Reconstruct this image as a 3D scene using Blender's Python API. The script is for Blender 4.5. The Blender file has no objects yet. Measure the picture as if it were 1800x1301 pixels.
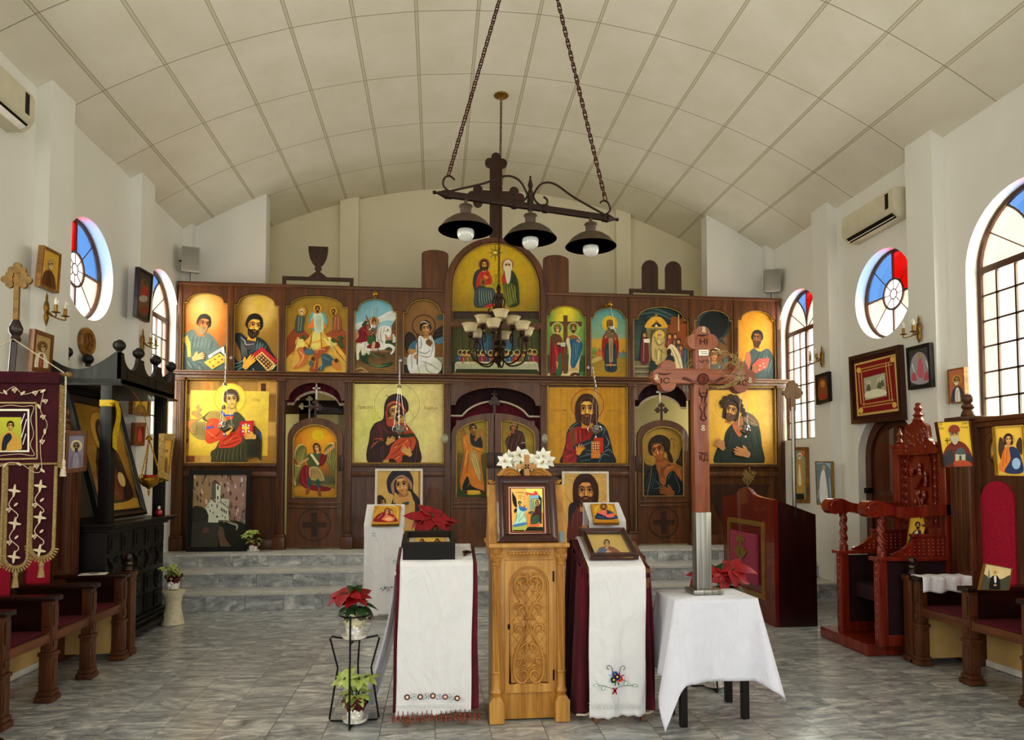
import bpy,bmesh,math,random
from mathutils import Vector,Matrix
from mathutils.geometry import tessellate_polygon
PI=math.pi
rnd=random.Random(7)
SC=bpy.context.scene
COL=SC.collection

# ---------------------------------------------------------------- camera geometry
FPX,CX,CY=1220.0,900.0,783.0
PITCH=math.atan((836-783)/FPX)
YAW=math.atan((900-767)/(FPX/math.cos(PITCH)))
HC=1.42
CPI,SPI,CWA,SWA=math.cos(PITCH),math.sin(PITCH),math.cos(YAW),math.sin(YAW)

def ray(x,y):
 a=(x-CX)/FPX;b=-(y-CY)/FPX
 yy=CPI-b*SPI;zz=b*CPI+SPI
 return(a*CWA+yy*SWA,-a*SWA+yy*CWA,zz)
def onF(x,y,z=0.0): # photo point on a level surface at height z
 r=ray(x,y);t=(z-HC)/r[2];return Vector((r[0]*t,r[1]*t,z))
def onY(x,y,Y): # ... on a plane across the nave at depth Y
 r=ray(x,y);t=Y/r[1];return Vector((r[0]*t,Y,HC+r[2]*t))
def onX(x,y,X): # ... on a plane along the nave at X
 r=ray(x,y);t=X/r[0];return Vector((X,r[1]*t,HC+r[2]*t))
def onP(x,y,o,n): # ... on any plane
 r=Vector(ray(x,y));c=Vector((0,0,HC));o=Vector(o);n=Vector(n)
 return c+r*((o-c).dot(n)/r.dot(n))

# ---------------------------------------------------------------- colours and materials
def s2l(c):
 return c/12.92 if c<=0.04045 else((c+0.055)/1.055)**2.4
def hx(h,k=1.0):
 if not isinstance(h,str):return tuple(min(0.92,c*k)for c in h[:3])
 h=h.lstrip('#')
 return tuple(min(0.92,s2l(int(h[i:i+2],16)/255)*k)for i in(0,2,4))
def mix3(a,b,t):return tuple(a[i]*(1-t)+b[i]*t for i in range(3))

MATS={}
class NT:
 def __init__(s,name):
  s.m=bpy.data.materials.new(name);s.m.use_nodes=True
  s.t=s.m.node_tree;s.t.nodes.clear()
  s.out=s.n('ShaderNodeOutputMaterial')
 def n(s,typ,**kw):
  nd=s.t.nodes.new(typ)
  for k,v in kw.items():
   if k.startswith('_'):setattr(nd,k[1:],v)
   else:
    sock=nd.inputs[int(k[1:])]if(k[0]=='i' and k[1:].isdigit())else nd.inputs[k.replace('__',' ')]
    if isinstance(v,bpy.types.NodeSocket):s.t.links.new(v,sock)
    else:sock.default_value=v
  return nd
 def l(s,a,b):s.t.links.new(a,b)
 def bsdf(s,col,rough=0.5,metal=0.0,bump=None,bs=0.2,bd=0.01,coat=0.0,spec=0.5,sheen=0.0,trans=0.0,emis=None,es=0.0):
  b=s.n('ShaderNodeBsdfPrincipled')
  for nm,v in(('Base Color',col),('Roughness',rough),('Metallic',metal),('Coat Weight',coat),
                      ('Specular IOR Level',spec),('Sheen Weight',sheen),('Transmission Weight',trans)):
   if isinstance(v,bpy.types.NodeSocket):s.l(v,b.inputs[nm])
   elif nm=='Base Color':b.inputs[nm].default_value=(*v[:3],1)
   else:b.inputs[nm].default_value=v
  if emis is not None:
   b.inputs['Emission Color'].default_value=(*emis,1);b.inputs['Emission Strength'].default_value=es
  if bump is not None:
   bp=s.n('ShaderNodeBump');bp.inputs['Strength'].default_value=bs;bp.inputs['Distance'].default_value=bd
   s.l(bump,bp.inputs['Height']);s.l(bp.outputs[0],b.inputs['Normal'])
  s.l(b.outputs[0],s.out.inputs[0]);return b
 def ramp(s,fac,stops):
  r=s.n('ShaderNodeValToRGB');s.l(fac,r.inputs[0])
  e=r.color_ramp.elements
  while len(e)<len(stops):e.new(0.5)
  for i,(p,c)in enumerate(stops):
   e[i].position=p;e[i].color=(*c[:3],1)
  return r.outputs[0]
 def math(s,op,a,b=None):
  nd=s.n('ShaderNodeMath',_operation=op)
  for i,v in enumerate((a,b)):
   if v is None:continue
   if isinstance(v,bpy.types.NodeSocket):s.l(v,nd.inputs[i])
   else:nd.inputs[i].default_value=v
  return nd.outputs[0]
 def mixc(s,fac,a,b,mode='MIX'):
  nd=s.n('ShaderNodeMix',_data_type='RGBA',_blend_type=mode)
  for sock,v in((nd.inputs[0],fac),(nd.inputs[6],a),(nd.inputs[7],b)):
   if isinstance(v,bpy.types.NodeSocket):s.l(v,sock)
   elif isinstance(v,(int,float)):sock.default_value=v
   else:sock.default_value=(*v[:3],1)
  return nd.outputs[2]
 def noise(s,vec=None,scale=5.0,detail=4.0,rough=0.5,dist=0.0):
  nd=s.n('ShaderNodeTexNoise',Scale=scale,Detail=detail,Roughness=rough,Distortion=dist)
  if vec is not None:s.l(vec,nd.inputs['Vector'])
  return nd.outputs[0]
 def coord(s,which='Object',scale=(1,1,1),rot=(0,0,0)):
  c=s.n('ShaderNodeTexCoord').outputs[which]
  mp=s.n('ShaderNodeMapping',Scale=scale,Rotation=rot);s.l(c,mp.inputs[0]);return mp.outputs[0]

def wood(name,dark,light,axis='z',rough=0.42,scale=1.0,coat=0.15,bs=0.15,fine=1.0):
 if name in MATS:return MATS[name]
 t=NT(name);k={'x':(0.7,9,9),'y':(9,0.7,9),'z':(9,9,0.7)}[axis]
 v=t.coord('Object',tuple(a*scale for a in k))
 n1=t.noise(v,1.6,6,0.6,0.9);n2=t.noise(v,9.0*fine,3,0.6)
 f=t.math('ADD',t.math('MULTIPLY',n1,0.75),t.math('MULTIPLY',n2,0.25))
 c=t.ramp(f,[(0.33,hx(dark)),(0.66,hx(light))])
 t.bsdf(c,rough,bump=f,bs=bs,bd=0.004,coat=coat)
 MATS[name]=t.m;return t.m
def plain(name,col,rough=0.5,metal=0.0,var=0.12,nscale=12.0,bs=0.0,coat=0.0,sheen=0.0,spec=0.5,k=1.0):
 if name in MATS:return MATS[name]
 t=NT(name);c=hx(col,k);n=t.noise(t.coord('Object'),nscale,4,0.55)
 cc=t.ramp(n,[(0.3,mix3(c,(0,0,0),var)),(0.7,tuple(min(.95,q*(1+var))for q in c))])
 t.bsdf(cc,rough,metal,bump=(n if bs else None),bs=bs,bd=0.004,coat=coat,sheen=sheen,spec=spec)
 MATS[name]=t.m;return t.m

PK=1.55 # pigment gain of the painted surfaces
def make_paint(name,rough,coat,nz):
 t=NT(name);a=t.n('ShaderNodeAttribute',_attribute_name='Col').outputs[0]
 n=t.noise(t.coord('Object'),9.0,6,0.65,0.3);n2=t.noise(t.coord('Object'),60.0,3,0.6)
 f=t.math('ADD',t.math('MULTIPLY',n,0.7),t.math('MULTIPLY',n2,0.3))
 g=t.ramp(f,[(0.3,(1-nz,)*3),(0.7,(1+nz*0.6,)*3)])
 t.bsdf(t.mixc(1.0,a,g,'MULTIPLY'),rough,coat=coat,spec=0.35)
 MATS[name]=t.m;return t.m
make_paint('icon_paint',0.5,0.08,0.22)
make_paint('print_paint',0.6,0.0,0.12)
make_paint('cloth_thread',0.85,0.0,0.1)

# ---------------------------------------------------------------- mesh builder
class MB:
 def __init__(s):s.v=[];s.f=[];s.mi=[];s.sm=[];s.fc=[]
 def add(s,vs,fs,mi=0,smooth=True,col=None):
  o=len(s.v);s.v.extend(Vector(p)for p in vs)
  for f in fs:
   s.f.append([i+o for i in f]);s.mi.append(mi);s.sm.append(smooth)
  return s
 def obox(s,c,ax,b=0.0,mi=0):
  c=Vector(c);U,V,W=(Vector(a)for a in ax)
  if b<=0:
   vs=[c+U*i+V*j+W*k for k in(-1,1)for j in(-1,1)for i in(-1,1)]
   s.add(vs,[(0,2,3,1),(4,5,7,6),(0,1,5,4),(2,6,7,3),(0,4,6,2),(1,3,7,5)],mi,False);return s
  L=[a.length for a in(U,V,W)];b=min(b,*(l*0.9 for l in L))
  bm=bmesh.new();bmesh.ops.create_cube(bm,size=2)
  for v in bm.verts:v.co=Vector((v.co.x*L[0],v.co.y*L[1],v.co.z*L[2]))
  bmesh.ops.bevel(bm,geom=list(bm.edges),offset=b,segments=2,affect='EDGES',profile=0.6)
  bm.verts.index_update();n=[a.normalized()for a in(U,V,W)]
  s.add([c+n[0]*v.co.x+n[1]*v.co.y+n[2]*v.co.z for v in bm.verts],
              [[v.index for v in f.verts]for f in bm.faces],mi,True)
  bm.free();return s
 def box(s,x0,x1,y0,y1,z0,z1,b=0.0,mi=0):
  return s.obox(((x0+x1)/2,(y0+y1)/2,(z0+z1)/2),
                      ((abs(x1-x0)/2,0,0),(0,abs(y1-y0)/2,0),(0,0,abs(z1-z0)/2)),b,mi)
 def tube(s,pts,r,n=8,closed=False,cap=True,mi=0):
  pts=[Vector(p)for p in pts];N=len(pts)
  rs=r if isinstance(r,(list,tuple))else[r]*N
  T=[]
  for i in range(N):
   if closed:d=pts[(i+1)%N]-pts[i-1]
   else:d=pts[min(i+1,N-1)]-pts[max(i-1,0)]
   T.append(d.normalized()if d.length>1e-9 else Vector((0,0,1)))
  up=Vector((0,0,1))if abs(T[0].z)<0.9 else Vector((1,0,0))
  nrm=(up-T[0]*up.dot(T[0])).normalized();vs=[]
  for i in range(N):
   nrm=(nrm-T[i]*nrm.dot(T[i]));nrm=nrm.normalized()if nrm.length>1e-6 else T[i].orthogonal().normalized()
   bi=T[i].cross(nrm)
   for k in range(n):
    a=2*PI*k/n;vs.append(pts[i]+(nrm*math.cos(a)+bi*math.sin(a))*rs[i])
  fs=[]
  for i in range(N if closed else N-1):
   j=(i+1)%N
   for k in range(n):fs.append((i*n+k,i*n+(k+1)%n,j*n+(k+1)%n,j*n+k))
  if cap and not closed:
   fs.append(list(range(n))[::-1]);fs.append([(N-1)*n+k for k in range(n)])
  s.add(vs,fs,mi);return s
 def lathe(s,prof,o=(0,0,0),n=20,M=None,mi=0,squash=(1,1)):
  o=Vector(o);vs=[];N=len(prof)
  for(r,z)in prof:
   for k in range(n):
    a=2*PI*k/n;p=Vector((r*math.cos(a)*squash[0],r*math.sin(a)*squash[1],z))
    vs.append(o+(M@p if M else p))
  fs=[(i*n+k,i*n+(k+1)%n,(i+1)*n+(k+1)%n,(i+1)*n+k)for i in range(N-1)for k in range(n)]
  if prof[0][0]>1e-5:fs.append(list(range(n))[::-1])
  if prof[-1][0]>1e-5:fs.append([(N-1)*n+k for k in range(n)])
  s.add(vs,fs,mi);return s
 def prism(s,loops,frame,depth,mi=0,back=True,smooth=False):
  o,u,v,nn=(Vector(a)for a in frame)
  if not isinstance(loops[0][0],(list,tuple,Vector)):loops=[loops]
  flat=[p for lp in loops for p in lp];N=len(flat)
  tri=tessellate_polygon([[Vector((p[0],p[1],0))for p in lp]for lp in loops])
  P=[o+u*p[0]+v*p[1]for p in flat]
  vs=P+[p+nn*depth for p in P]
  fs=[[i+N for i in t]for t in tri]
  if back:fs+=[list(t)[::-1]for t in tri]
  k=0
  for lp in loops:
   m=len(lp)
   for i in range(m):
    a,b=k+i,k+(i+1)%m;fs.append((a,b,b+N,a+N))
   k+=m
  s.add(vs,fs,mi,smooth);return s
 def grid(s,nu,nv,fn,mi=0,smooth=True,wrap=False):
  vs=[fn(i/nu,j/nv)for j in range(nv+1)for i in range(nu+1)]
  s.add(vs,[(j*(nu+1)+i,j*(nu+1)+i+1,(j+1)*(nu+1)+i+1,(j+1)*(nu+1)+i)for j in range(nv)for i in range(nu)],mi,smooth);return s
 def ball(s,c,r,n=16,m=10,mi=0):
  r=(r,r,r)if not isinstance(r,(tuple,list))else r;c=Vector(c)
  vs=[c+Vector((0,0,-r[2]))]
  for j in range(1,m):
   a=-PI/2+PI*j/m
   for k in range(n):
    b=2*PI*k/n;vs.append(c+Vector((r[0]*math.cos(a)*math.cos(b),r[1]*math.cos(a)*math.sin(b),r[2]*math.sin(a))))
  vs.append(c+Vector((0,0,r[2])));T=len(vs)-1;fs=[]
  for k in range(n):
   fs.append((0,1+(k+1)%n,1+k));fs.append((T,T-n+k,T-n+(k+1)%n))
   for j in range(m-2):
    a=1+j*n;fs.append((a+k,a+(k+1)%n,a+n+(k+1)%n,a+n+k))
  s.add(vs,fs,mi);return s
 def build(s,name,mats,parent=None,o=None,angle=38,recalc=True,uv=None):
  o=Vector(o)if o is not None else(wloc(parent)if parent is not None else Vector((0,0,0)))
  me=bpy.data.meshes.new(name)
  me.from_pydata([v-o for v in s.v],[],s.f)
  mats=mats if isinstance(mats,(list,tuple))else[mats]
  for m in mats:me.materials.append(MATS[m]if isinstance(m,str)else m)
  me.polygons.foreach_set('material_index',s.mi)
  me.polygons.foreach_set('use_smooth',s.sm)
  if recalc:
   bm=bmesh.new();bm.from_mesh(me);bmesh.ops.recalc_face_normals(bm,faces=bm.faces);bm.to_mesh(me);bm.free()
  try:me.set_sharp_from_angle(angle=math.radians(angle))
  except Exception:pass
  if uv:
   l=me.uv_layers.new(name='UVMap')
   for p in me.polygons:
    for li in p.loop_indices:l.data[li].uv=uv(me.vertices[me.loops[li].vertex_index].co+o)
  me.update()
  ob=bpy.data.objects.new(name,me);COL.objects.link(ob)
  if parent is not None:
   ob.parent=parent;ob.location=o-wloc(parent)
  else:ob.location=o
  return ob
WL={}
def wloc(o):
 v=Vector((0,0,0))
 while o is not None:v+=o.location;o=o.parent
 return v
def E(name,loc,label,cat,group=None):
 o=bpy.data.objects.new(name,None);COL.objects.link(o);o.location=Vector(loc)
 o.empty_display_size=0.05
 return T(o,label,cat,group)
def T(o,label=None,cat=None,group=None,kind=None):
 if label:o['label']=label
 if cat:o['category']=cat
 if group:o['group']=group
 if kind:o['kind']=kind
 return o
def dup(root,loc,label=None,group=None):
 r=root.copy();COL.objects.link(r);r.location=Vector(loc)
 if label:r['label']=label
 if group:r['group']=group
 for ch in list(root.children):
  c=ch.copy();COL.objects.link(c);c.parent=r
  for g in list(ch.children):
   d=g.copy();COL.objects.link(d);d.parent=c
 return r

def arc(cx,cy,r,a0,a1,n=16,ry=None):
 ry=r if ry is None else ry
 return[(cx+r*math.cos(math.radians(a0+(a1-a0)*i/n)),cy+ry*math.sin(math.radians(a0+(a1-a0)*i/n)))for i in range(n+1)]
def arched(x0,x1,z0,zs,n=18,ry=None): # rectangle with a round head; zs = springing
 r=(x1-x0)/2
 return[(x0,z0),(x1,z0)]+arc((x0+x1)/2,zs,r,0,180,n,ry)
def budded_cross(m,cx,cz,w,h,arm_z,k,lobe,frame,depth,skew=1.0): # cross with trefoil ends: span w, height h, bar width k
 def put(lp,q=[0]):
  q[0]+=1;o,u,v,n=(Vector(e)for e in frame);m.prism([(cx+p[0]*skew,cz+p[1])for p in lp],(o+n*.0005*(q[0]%16),u,v,n),depth)
 k/=2;L=lobe
 put([(-k,0),(k,0),(k,h-L),(-k,h-L)]);put([(-w/2+L,arm_z-k),(w/2-L,arm_z-k),(w/2-L,arm_z+k),(-w/2+L,arm_z+k)])
 for(ex,ez,dx,dz)in((0,h,0,1),(w/2,arm_z,1,0),(-w/2,arm_z,-1,0)):
  for(along,side)in((-.62,0),(-1.35,1.0),(-1.35,-1.0),(-1.3,0)):
   put(arc(ex+dx*L*along-dz*L*side*.8,ez+dz*L*along+dx*L*side*.8,L*.62,0,360,18)[:-1])
def catmull(pts,closed=True,k=5):
 n=len(pts);out=[]
 if n<3:return[tuple(p)for p in pts]
 for i in range(n if closed else n-1):
  g=(lambda j:pts[j%n])if closed else(lambda j:pts[max(0,min(n-1,j))])
  a,b,c,d=g(i-1),g(i),g(i+1),g(i+2)
  for q in range(k):
   t=q/k;o=[]
   for e in range(len(b)):
    o.append(0.5*(2*b[e]+(c[e]-a[e])*t+(2*a[e]-5*b[e]+4*c[e]-d[e])*t*t+(3*b[e]-a[e]-3*c[e]+d[e])*t**3))
   out.append(tuple(o))
 if not closed:out.append(tuple(pts[-1]))
 return out

# ---------------------------------------------------------------- flat painter (layers of pigment on a real panel)
class Paint:
 def __init__(s,plane,nrm,z=(0,0,1.0),clip=None,eps=0.00025):
  s.pl=plane;s.n=Vector(nrm).normalized();s.ox,s.oy,s.sc=z
  s.clip=[s.q(p)for p in clip]if clip else None;s.k=1;s.eps=eps
  s.v=[];s.f=[];s.c=[]
 def q(s,p):return(s.ox+p[0]/s.sc,s.oy+p[1]/s.sc)
 def _clip(s,poly):
  if not s.clip:return poly
  out=poly;C=s.clip;A=sum(C[i][0]*C[(i+1)%len(C)][1]-C[(i+1)%len(C)][0]*C[i][1]for i in range(len(C)))
  sg=1 if A>0 else -1
  for i in range(len(C)):
   a,b=C[i],C[(i+1)%len(C)];inp=out;out=[]
   if not inp:break
   d=lambda p:sg*((b[0]-a[0])*(p[1]-a[1])-(b[1]-a[1])*(p[0]-a[0]))
   for j in range(len(inp)):
    p,r=inp[j],inp[(j+1)%len(inp)];dp,dr=d(p),d(r)
    if dp>=0:out.append(p)
    if(dp>=0)!=(dr>=0):
     t=dp/(dp-dr);out.append((p[0]+(r[0]-p[0])*t,p[1]+(r[1]-p[1])*t))
  return out
 def _put(s,pts,tris,cols):
  o=len(s.v);off=s.n*(s.k*s.eps)
  s.v+=[s.pl(*p)+off for p in pts]
  for t in tris:s.f.append([i+o for i in t])
  s.c+=cols
 def poly(s,pts,c,smooth=True,c2=None,d=(0,1),k=5):
  pts=[s.q(p)for p in pts]
  if smooth and len(pts)>2:pts=catmull(pts,True,k)
  pts=s._clip(pts)
  if len(pts)<3:return s
  tri=tessellate_polygon([[Vector((p[0],p[1],0))for p in pts]])
  ca=hx(c,PK)
  if c2 is None:cols=[ca]*len(pts)
  else:
   cb=hx(c2,PK);pr=[p[0]*d[0]+p[1]*d[1]for p in pts];lo,hi=min(pr),max(pr)
   cols=[mix3(ca,cb,(t-lo)/max(1e-6,hi-lo))for t in pr]
  s._put(pts,tri,cols);s.k+=1;return s
 def rect(s,x0,y0,x1,y1,c,c2=None,d=(0,1)):return s.poly([(x0,y0),(x1,y0),(x1,y1),(x0,y1)],c,False,c2,d)
 def ell(s,x,y,rx,ry,c,c2=None,rot=0,n=22,d=(0,1)):
  cr,sr=math.cos(math.radians(rot)),math.sin(math.radians(rot))
  return s.poly([(x+rx*math.cos(a)*cr-ry*math.sin(a)*sr,y+rx*math.cos(a)*sr+ry*math.sin(a)*cr)for a in(2*PI*i/n for i in range(n))],c,False,c2,d)
 def ring(s,x,y,r,w,c,ry=None,a0=0,a1=360):
  ry=ry or r
  return s.line([(x+r*math.cos(math.radians(a0+(a1-a0)*i/36)),y+ry*math.sin(math.radians(a0+(a1-a0)*i/36)))for i in range(37)],w,c,taper=False,smooth=False)
 def line(s,pts,w,c,taper=True,smooth=True):
  pts=[s.q(p)for p in pts];w=w/s.sc
  if smooth and len(pts)>2:pts=catmull(pts,False,5)
  if s.clip:
   xs=[p[0]for p in s.clip];ys=[p[1]for p in s.clip]
   pts=[p for p in pts if min(xs)<=p[0]<=max(xs)and min(ys)<=p[1]<=max(ys)]
  N=len(pts)
  if N<2:return s
  L=[];R=[]
  for i in range(N):
   a,b=pts[max(0,i-1)],pts[min(N-1,i+1)];dx,dy=b[0]-a[0],b[1]-a[1];m=math.hypot(dx,dy)or 1
   h=w/2*((0.25+0.75*math.sin(PI*min(1,max(0,(i+0.3)/(N-0.4)))))if taper else 1)
   L.append((pts[i][0]-dy/m*h,pts[i][1]+dx/m*h));R.append((pts[i][0]+dy/m*h,pts[i][1]-dx/m*h))
  s._put(L+R,[(i,i+1,N+i+1,N+i)for i in range(N-1)],[hx(c,PK)]*(2*N));s.k+=1;return s
 def lines(s,L,w,c,taper=True):
  k=s.k
  for l in L:s.k=k;s.line(l,w,c,taper)
  s.k=k+1;return s
 def field(s,x0,y0,x1,y1,fn,nu=24,nv=24): # ground with any colour function of (u, v)
  pts=[];cols=[]
  for j in range(nv+1):
   for i in range(nu+1):
    u,v=i/nu,j/nv;pts.append(s.q((x0+(x1-x0)*u,y0+(y1-y0)*v)));cols.append(tuple(min(.92,c*PK)for c in fn(u,v)))
  if s.clip and len(s.clip)>4: # follow a curved outline
   W=nu+1
   for j in range(nv):
    for i in range(nu):
     ids=(j*W+i,j*W+i+1,(j+1)*W+i+1,(j+1)*W+i);q=s._clip([pts[k]for k in ids])
     if len(q)<3:continue
     (xa,ya),(xb,yb)=pts[ids[0]],pts[ids[2]];cc=[]
     for(x,y)in q:
      u,v=(x-xa)/(xb-xa),(y-ya)/(yb-ya)
      cc.append(mix3(mix3(cols[ids[0]],cols[ids[1]],u),mix3(cols[ids[3]],cols[ids[2]],u),v))
     s._put(q,[tuple(range(len(q)))],cc)
  else:s._put(pts,[(j*(nu+1)+i,j*(nu+1)+i+1,(j+1)*(nu+1)+i+1,(j+1)*(nu+1)+i)for j in range(nv)for i in range(nu)],cols)
  s.k+=1;return s
 def quadfield(s,C,fn,nu=20,nv=20): # same, over four corners (tl, tr, br, bl)
  pts=[];cols=[]
  for j in range(nv+1):
   for i in range(nu+1):
    u,v=i/nu,j/nv
    x=(C[0][0]*(1-u)+C[1][0]*u)*(1-v)+(C[3][0]*(1-u)+C[2][0]*u)*v
    y=(C[0][1]*(1-u)+C[1][1]*u)*(1-v)+(C[3][1]*(1-u)+C[2][1]*u)*v
    pts.append(s.q((x,y)));cols.append(tuple(min(.92,c*PK)for c in fn(u,v)))
  s._put(pts,[(j*(nu+1)+i,j*(nu+1)+i+1,(j+1)*(nu+1)+i+1,(j+1)*(nu+1)+i)for j in range(nv)for i in range(nu)],cols)
  s.k+=1;return s
 def text(s,txt,x,y,h,c,w=None,spread=1.0): # lettering, x,y = left end of the baseline
  cu=bpy.data.curves.new('lettering','FONT');cu.body=txt;cu.size=1.0;cu.resolution_u=2
  ob=bpy.data.objects.new('lettering',cu);COL.objects.link(ob)
  dg=bpy.context.evaluated_depsgraph_get();me=bpy.data.meshes.new_from_object(ob.evaluated_get(dg))
  xs=[v.co.x for v in me.vertices]or[0,1];sx=h*spread
  if w:sx=w/max(1e-6,max(xs))
  pts=[s.q((x+v.co.x*sx,y-v.co.y*h*1.35))for v in me.vertices]
  s._put(pts,[list(p.vertices)for p in me.polygons],[hx(c,PK)]*len(pts));s.k+=1
  bpy.data.objects.remove(ob);bpy.data.curves.remove(cu);bpy.data.meshes.remove(me);return s
 # ----- figures
 def head(s,x,y,h,skin='#c98d4a',hair='#3a2418',beard=None,tilt=0,turn=0.0,veil=None,long=False,hi='#f0c070',halo=None,dark='#3a2010'):
  """x,y centre of the face, h half height of the face"""
  ct,st=math.cos(math.radians(tilt)),math.sin(math.radians(tilt))
  def R(u,v):return(x+(u*ct-v*st)*h,y+(u*st+v*ct)*h)
  def pl(L,c,**k):s.poly([R(*p)for p in L],c,**k)
  if halo:s.ell(*R(0,-0.25),halo[0]*h,halo[0]*h,halo[1]);s.ring(*R(0,-0.25),halo[0]*h,max(0.9*s.sc*0.8,h*0.07),halo[2])
  w=0.70
  if veil:pl([(-1.05,.5),(-1.12,-.4),(-.75,-1.25),(0,-1.6),(.75,-1.25),(1.12,-.4),(1.05,.5),(.6,1.3),(-.6,1.3)],veil)
  elif long:pl([(-.98,1.1),(-1.1,0),(-.95,-.8),(-.4,-1.42),(.4,-1.42),(.95,-.8),(1.1,0),(.98,1.1),(.5,1.25),(-.5,1.25)],hair)
  else:pl([(-.88,.25),(-1.0,-.4),(-.7,-1.15),(0,-1.45),(.7,-1.15),(1.0,-.4),(.88,.25),(0,.5)],hair)
  pl([(-.42,.5),(.42,.5),(.5,1.7),(-.5,1.7)],skin,smooth=False) # neck
  pl([(-.42,.8),(.1,1.1),(.42,.8),(.46,1.2),(-.46,1.2)],mix3(hx(skin),(0.05,0.02,0.01),0.45))
  pl([(-w,-.15),(-.6,-.75),(0,-.98),(.6,-.75),(w,-.15),(.58,.5),(.25,.95),(-.25,.95),(-.58,.5)],skin)
  t=turn
  sh=mix3(hx(skin),(0.06,0.025,0.012),0.5)
  pl([(-w,-.2),(-.62,-.6),(-.5+t*.3,-.2),(-.42+t*.3,.4),(-.15,.93),(-.28,.93),(-.58,.5)],sh)
  pl([(.62,-.6),(w,-.2),(.58,.5),(.28,.93),(.44+t*.2,.4),(.52+t*.2,-.2)],mix3(hx(skin),sh,0.6))
  if not veil:pl([(-.78,.1),(-.8,-.6),(-.35,-1.12),(.35,-1.12),(.8,-.6),(.78,.1),(.64,-.35),(.3,-.72),(-.3,-.72),(-.64,-.35)],hair)
  if h/s.sc<2.6:
   for e in(-.3,.3):s.ell(*R(e+t*.25,-.12),.16*h,.1*h,dark)
   if beard:pl([(-.64,.2),(-.3,.42),(.3,.42),(.64,.2),(.5,.9),(0,1.4),(-.5,.9)],beard)
   return s
  pl([(-.35+t*.3,-.5),(.35+t*.3,-.5),(.3+t*.3,-.75),(-.3+t*.3,-.75)],mix3(hx(skin),hx(hi),.5))
  for e in(-1,1):
   ex=e*.33+t*.25
   s.poly([R(ex-.25,-.12),R(ex,-.25),R(ex+.25,-.12),R(ex,.02)],sh)
   s.line([R(ex-.26,-.3),R(ex,-.42),R(ex+.26,-.3)],.12*h,dark)
   s.ell(*R(ex,-.12),.18*h,.08*h,mix3(hx(skin),hx('#d8c8a4'),.4));s.ell(*R(ex+t*.06,-.13),.1*h,.1*h,'#1a0f08')
   s.line([R(ex-.25,-.12),R(ex,-.24),R(ex+.25,-.1)],.08*h,'#1e1008')
   s.ell(*R(e*.4+t*.22,.28),.16*h,.12*h,mix3(hx(skin),hx(hi),.45))
  s.line([R(t*.3-.09,-.35),R(t*.4-.06,.1),R(t*.45-.17,.3)],.07*h,dark)
  s.poly([R(t*.3-.02,-.35),R(t*.4+.09,.1),R(t*.45+.14,.28),R(t*.45-.05,.32)],hi)
  if beard:
   pl([(-.68,.1),(-.52,.42),(-.2+t*.2,.42),(0+t*.3,.36),(.2+t*.2,.42),(.52,.42),(.68,.1),(.62,.85),(.25,1.4),(-.1,1.45),(-.5,1.05)],beard)
   s.line([R(-.3+t*.3,.5),R(t*.3,.4),R(.3+t*.3,.5)],.1*h,mix3(hx(beard),(0,0,0),.4))
   b2=mix3(hx(beard),hx(skin),.35)
   s.lines([[R(-.4,.7),R(-.3,1.1)],[R(-.15,.8),R(-.1,1.3)],[R(.15,.8),R(.12,1.3)],[R(.4,.7),R(.3,1.05)]],.06*h,b2)
  s.poly([R(-.2+t*.35,.55),R(t*.35,.5),R(.2+t*.35,.55),R(t*.35,.66)],mix3(hx(skin),hx('#7a2818'),.6))
  return s
 def hand(s,x,y,l,ang,skin='#c98d4a',flip=1,spread=5,dark='#5a3010'):
  """open hand, wrist at x,y, length l, pointing along ang (degrees, 0 = +x, y down)"""
  l*=.82;dark=mix3(hx(skin),(0.03,0.012,0.006),.55)
  ca,sa=math.cos(math.radians(ang)),math.sin(math.radians(ang))
  def R(u,v):v*=flip;return(x+(u*ca-v*sa)*l,y+(u*sa+v*ca)*l)
  s.poly([R(-.12,-.17),R(.25,-.25),R(.5,-.24),R(.52,.2),R(.25,.22),R(-.12,.17)],skin)
  for i,(v,L)in enumerate(((-.19,.42),(-.06,.5),(.07,.46),(.18,.36))):
   a=math.radians((i-1.5)*spread)
   s.poly([R(.42,v-.065),R(.45+L*math.cos(a),v-.045+L*math.sin(a)),R(.47+L*math.cos(a),v+.04+L*math.sin(a)),R(.42,v+.065)],skin)
   s.line([R(.46,v+.07),R(.45+L*math.cos(a),v+.06+L*math.sin(a))],.035*l,dark)
  s.poly([R(.05,-.18),R(.25,-.42),R(.5,-.5),R(.5,-.4),R(.32,-.2)],skin)
  return s
 def blot(s,pts,c,amp=0.0):return s.poly(pts,c)
 def build(s,name,mat='icon_paint',parent=None,o=None):
  o=Vector(o)if o is not None else(wloc(parent)if parent is not None else Vector((0,0,0)))
  me=bpy.data.meshes.new(name);me.from_pydata([v-o for v in s.v],[],s.f);me.materials.append(MATS[mat])
  a=me.color_attributes.new('Col','FLOAT_COLOR','POINT')
  buf=[]
  for c in s.c:buf+=[c[0],c[1],c[2],1.0]
  a.data.foreach_set('color',buf)
  bm=bmesh.new();bm.from_mesh(me)
  for f in bm.faces:
   f.normal_update()
   if f.normal.dot(s.n)<0:f.normal_flip()
  bm.to_mesh(me);bm.free()
  ob=bpy.data.objects.new(name,me);COL.objects.link(ob)
  if parent is not None:ob.parent=parent;ob.location=o-wloc(parent)
  else:ob.location=o
  return ob
def proj(p):
 dx,dy,dz=p[0],p[1],p[2]-HC
 xx=dx*CWA-dy*SWA;yy=dx*SWA+dy*CWA
 c=yy*CPI+dz*SPI;b=-yy*SPI+dz*CPI
 return(CX+FPX*xx/c,CY-FPX*b/c)
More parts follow.
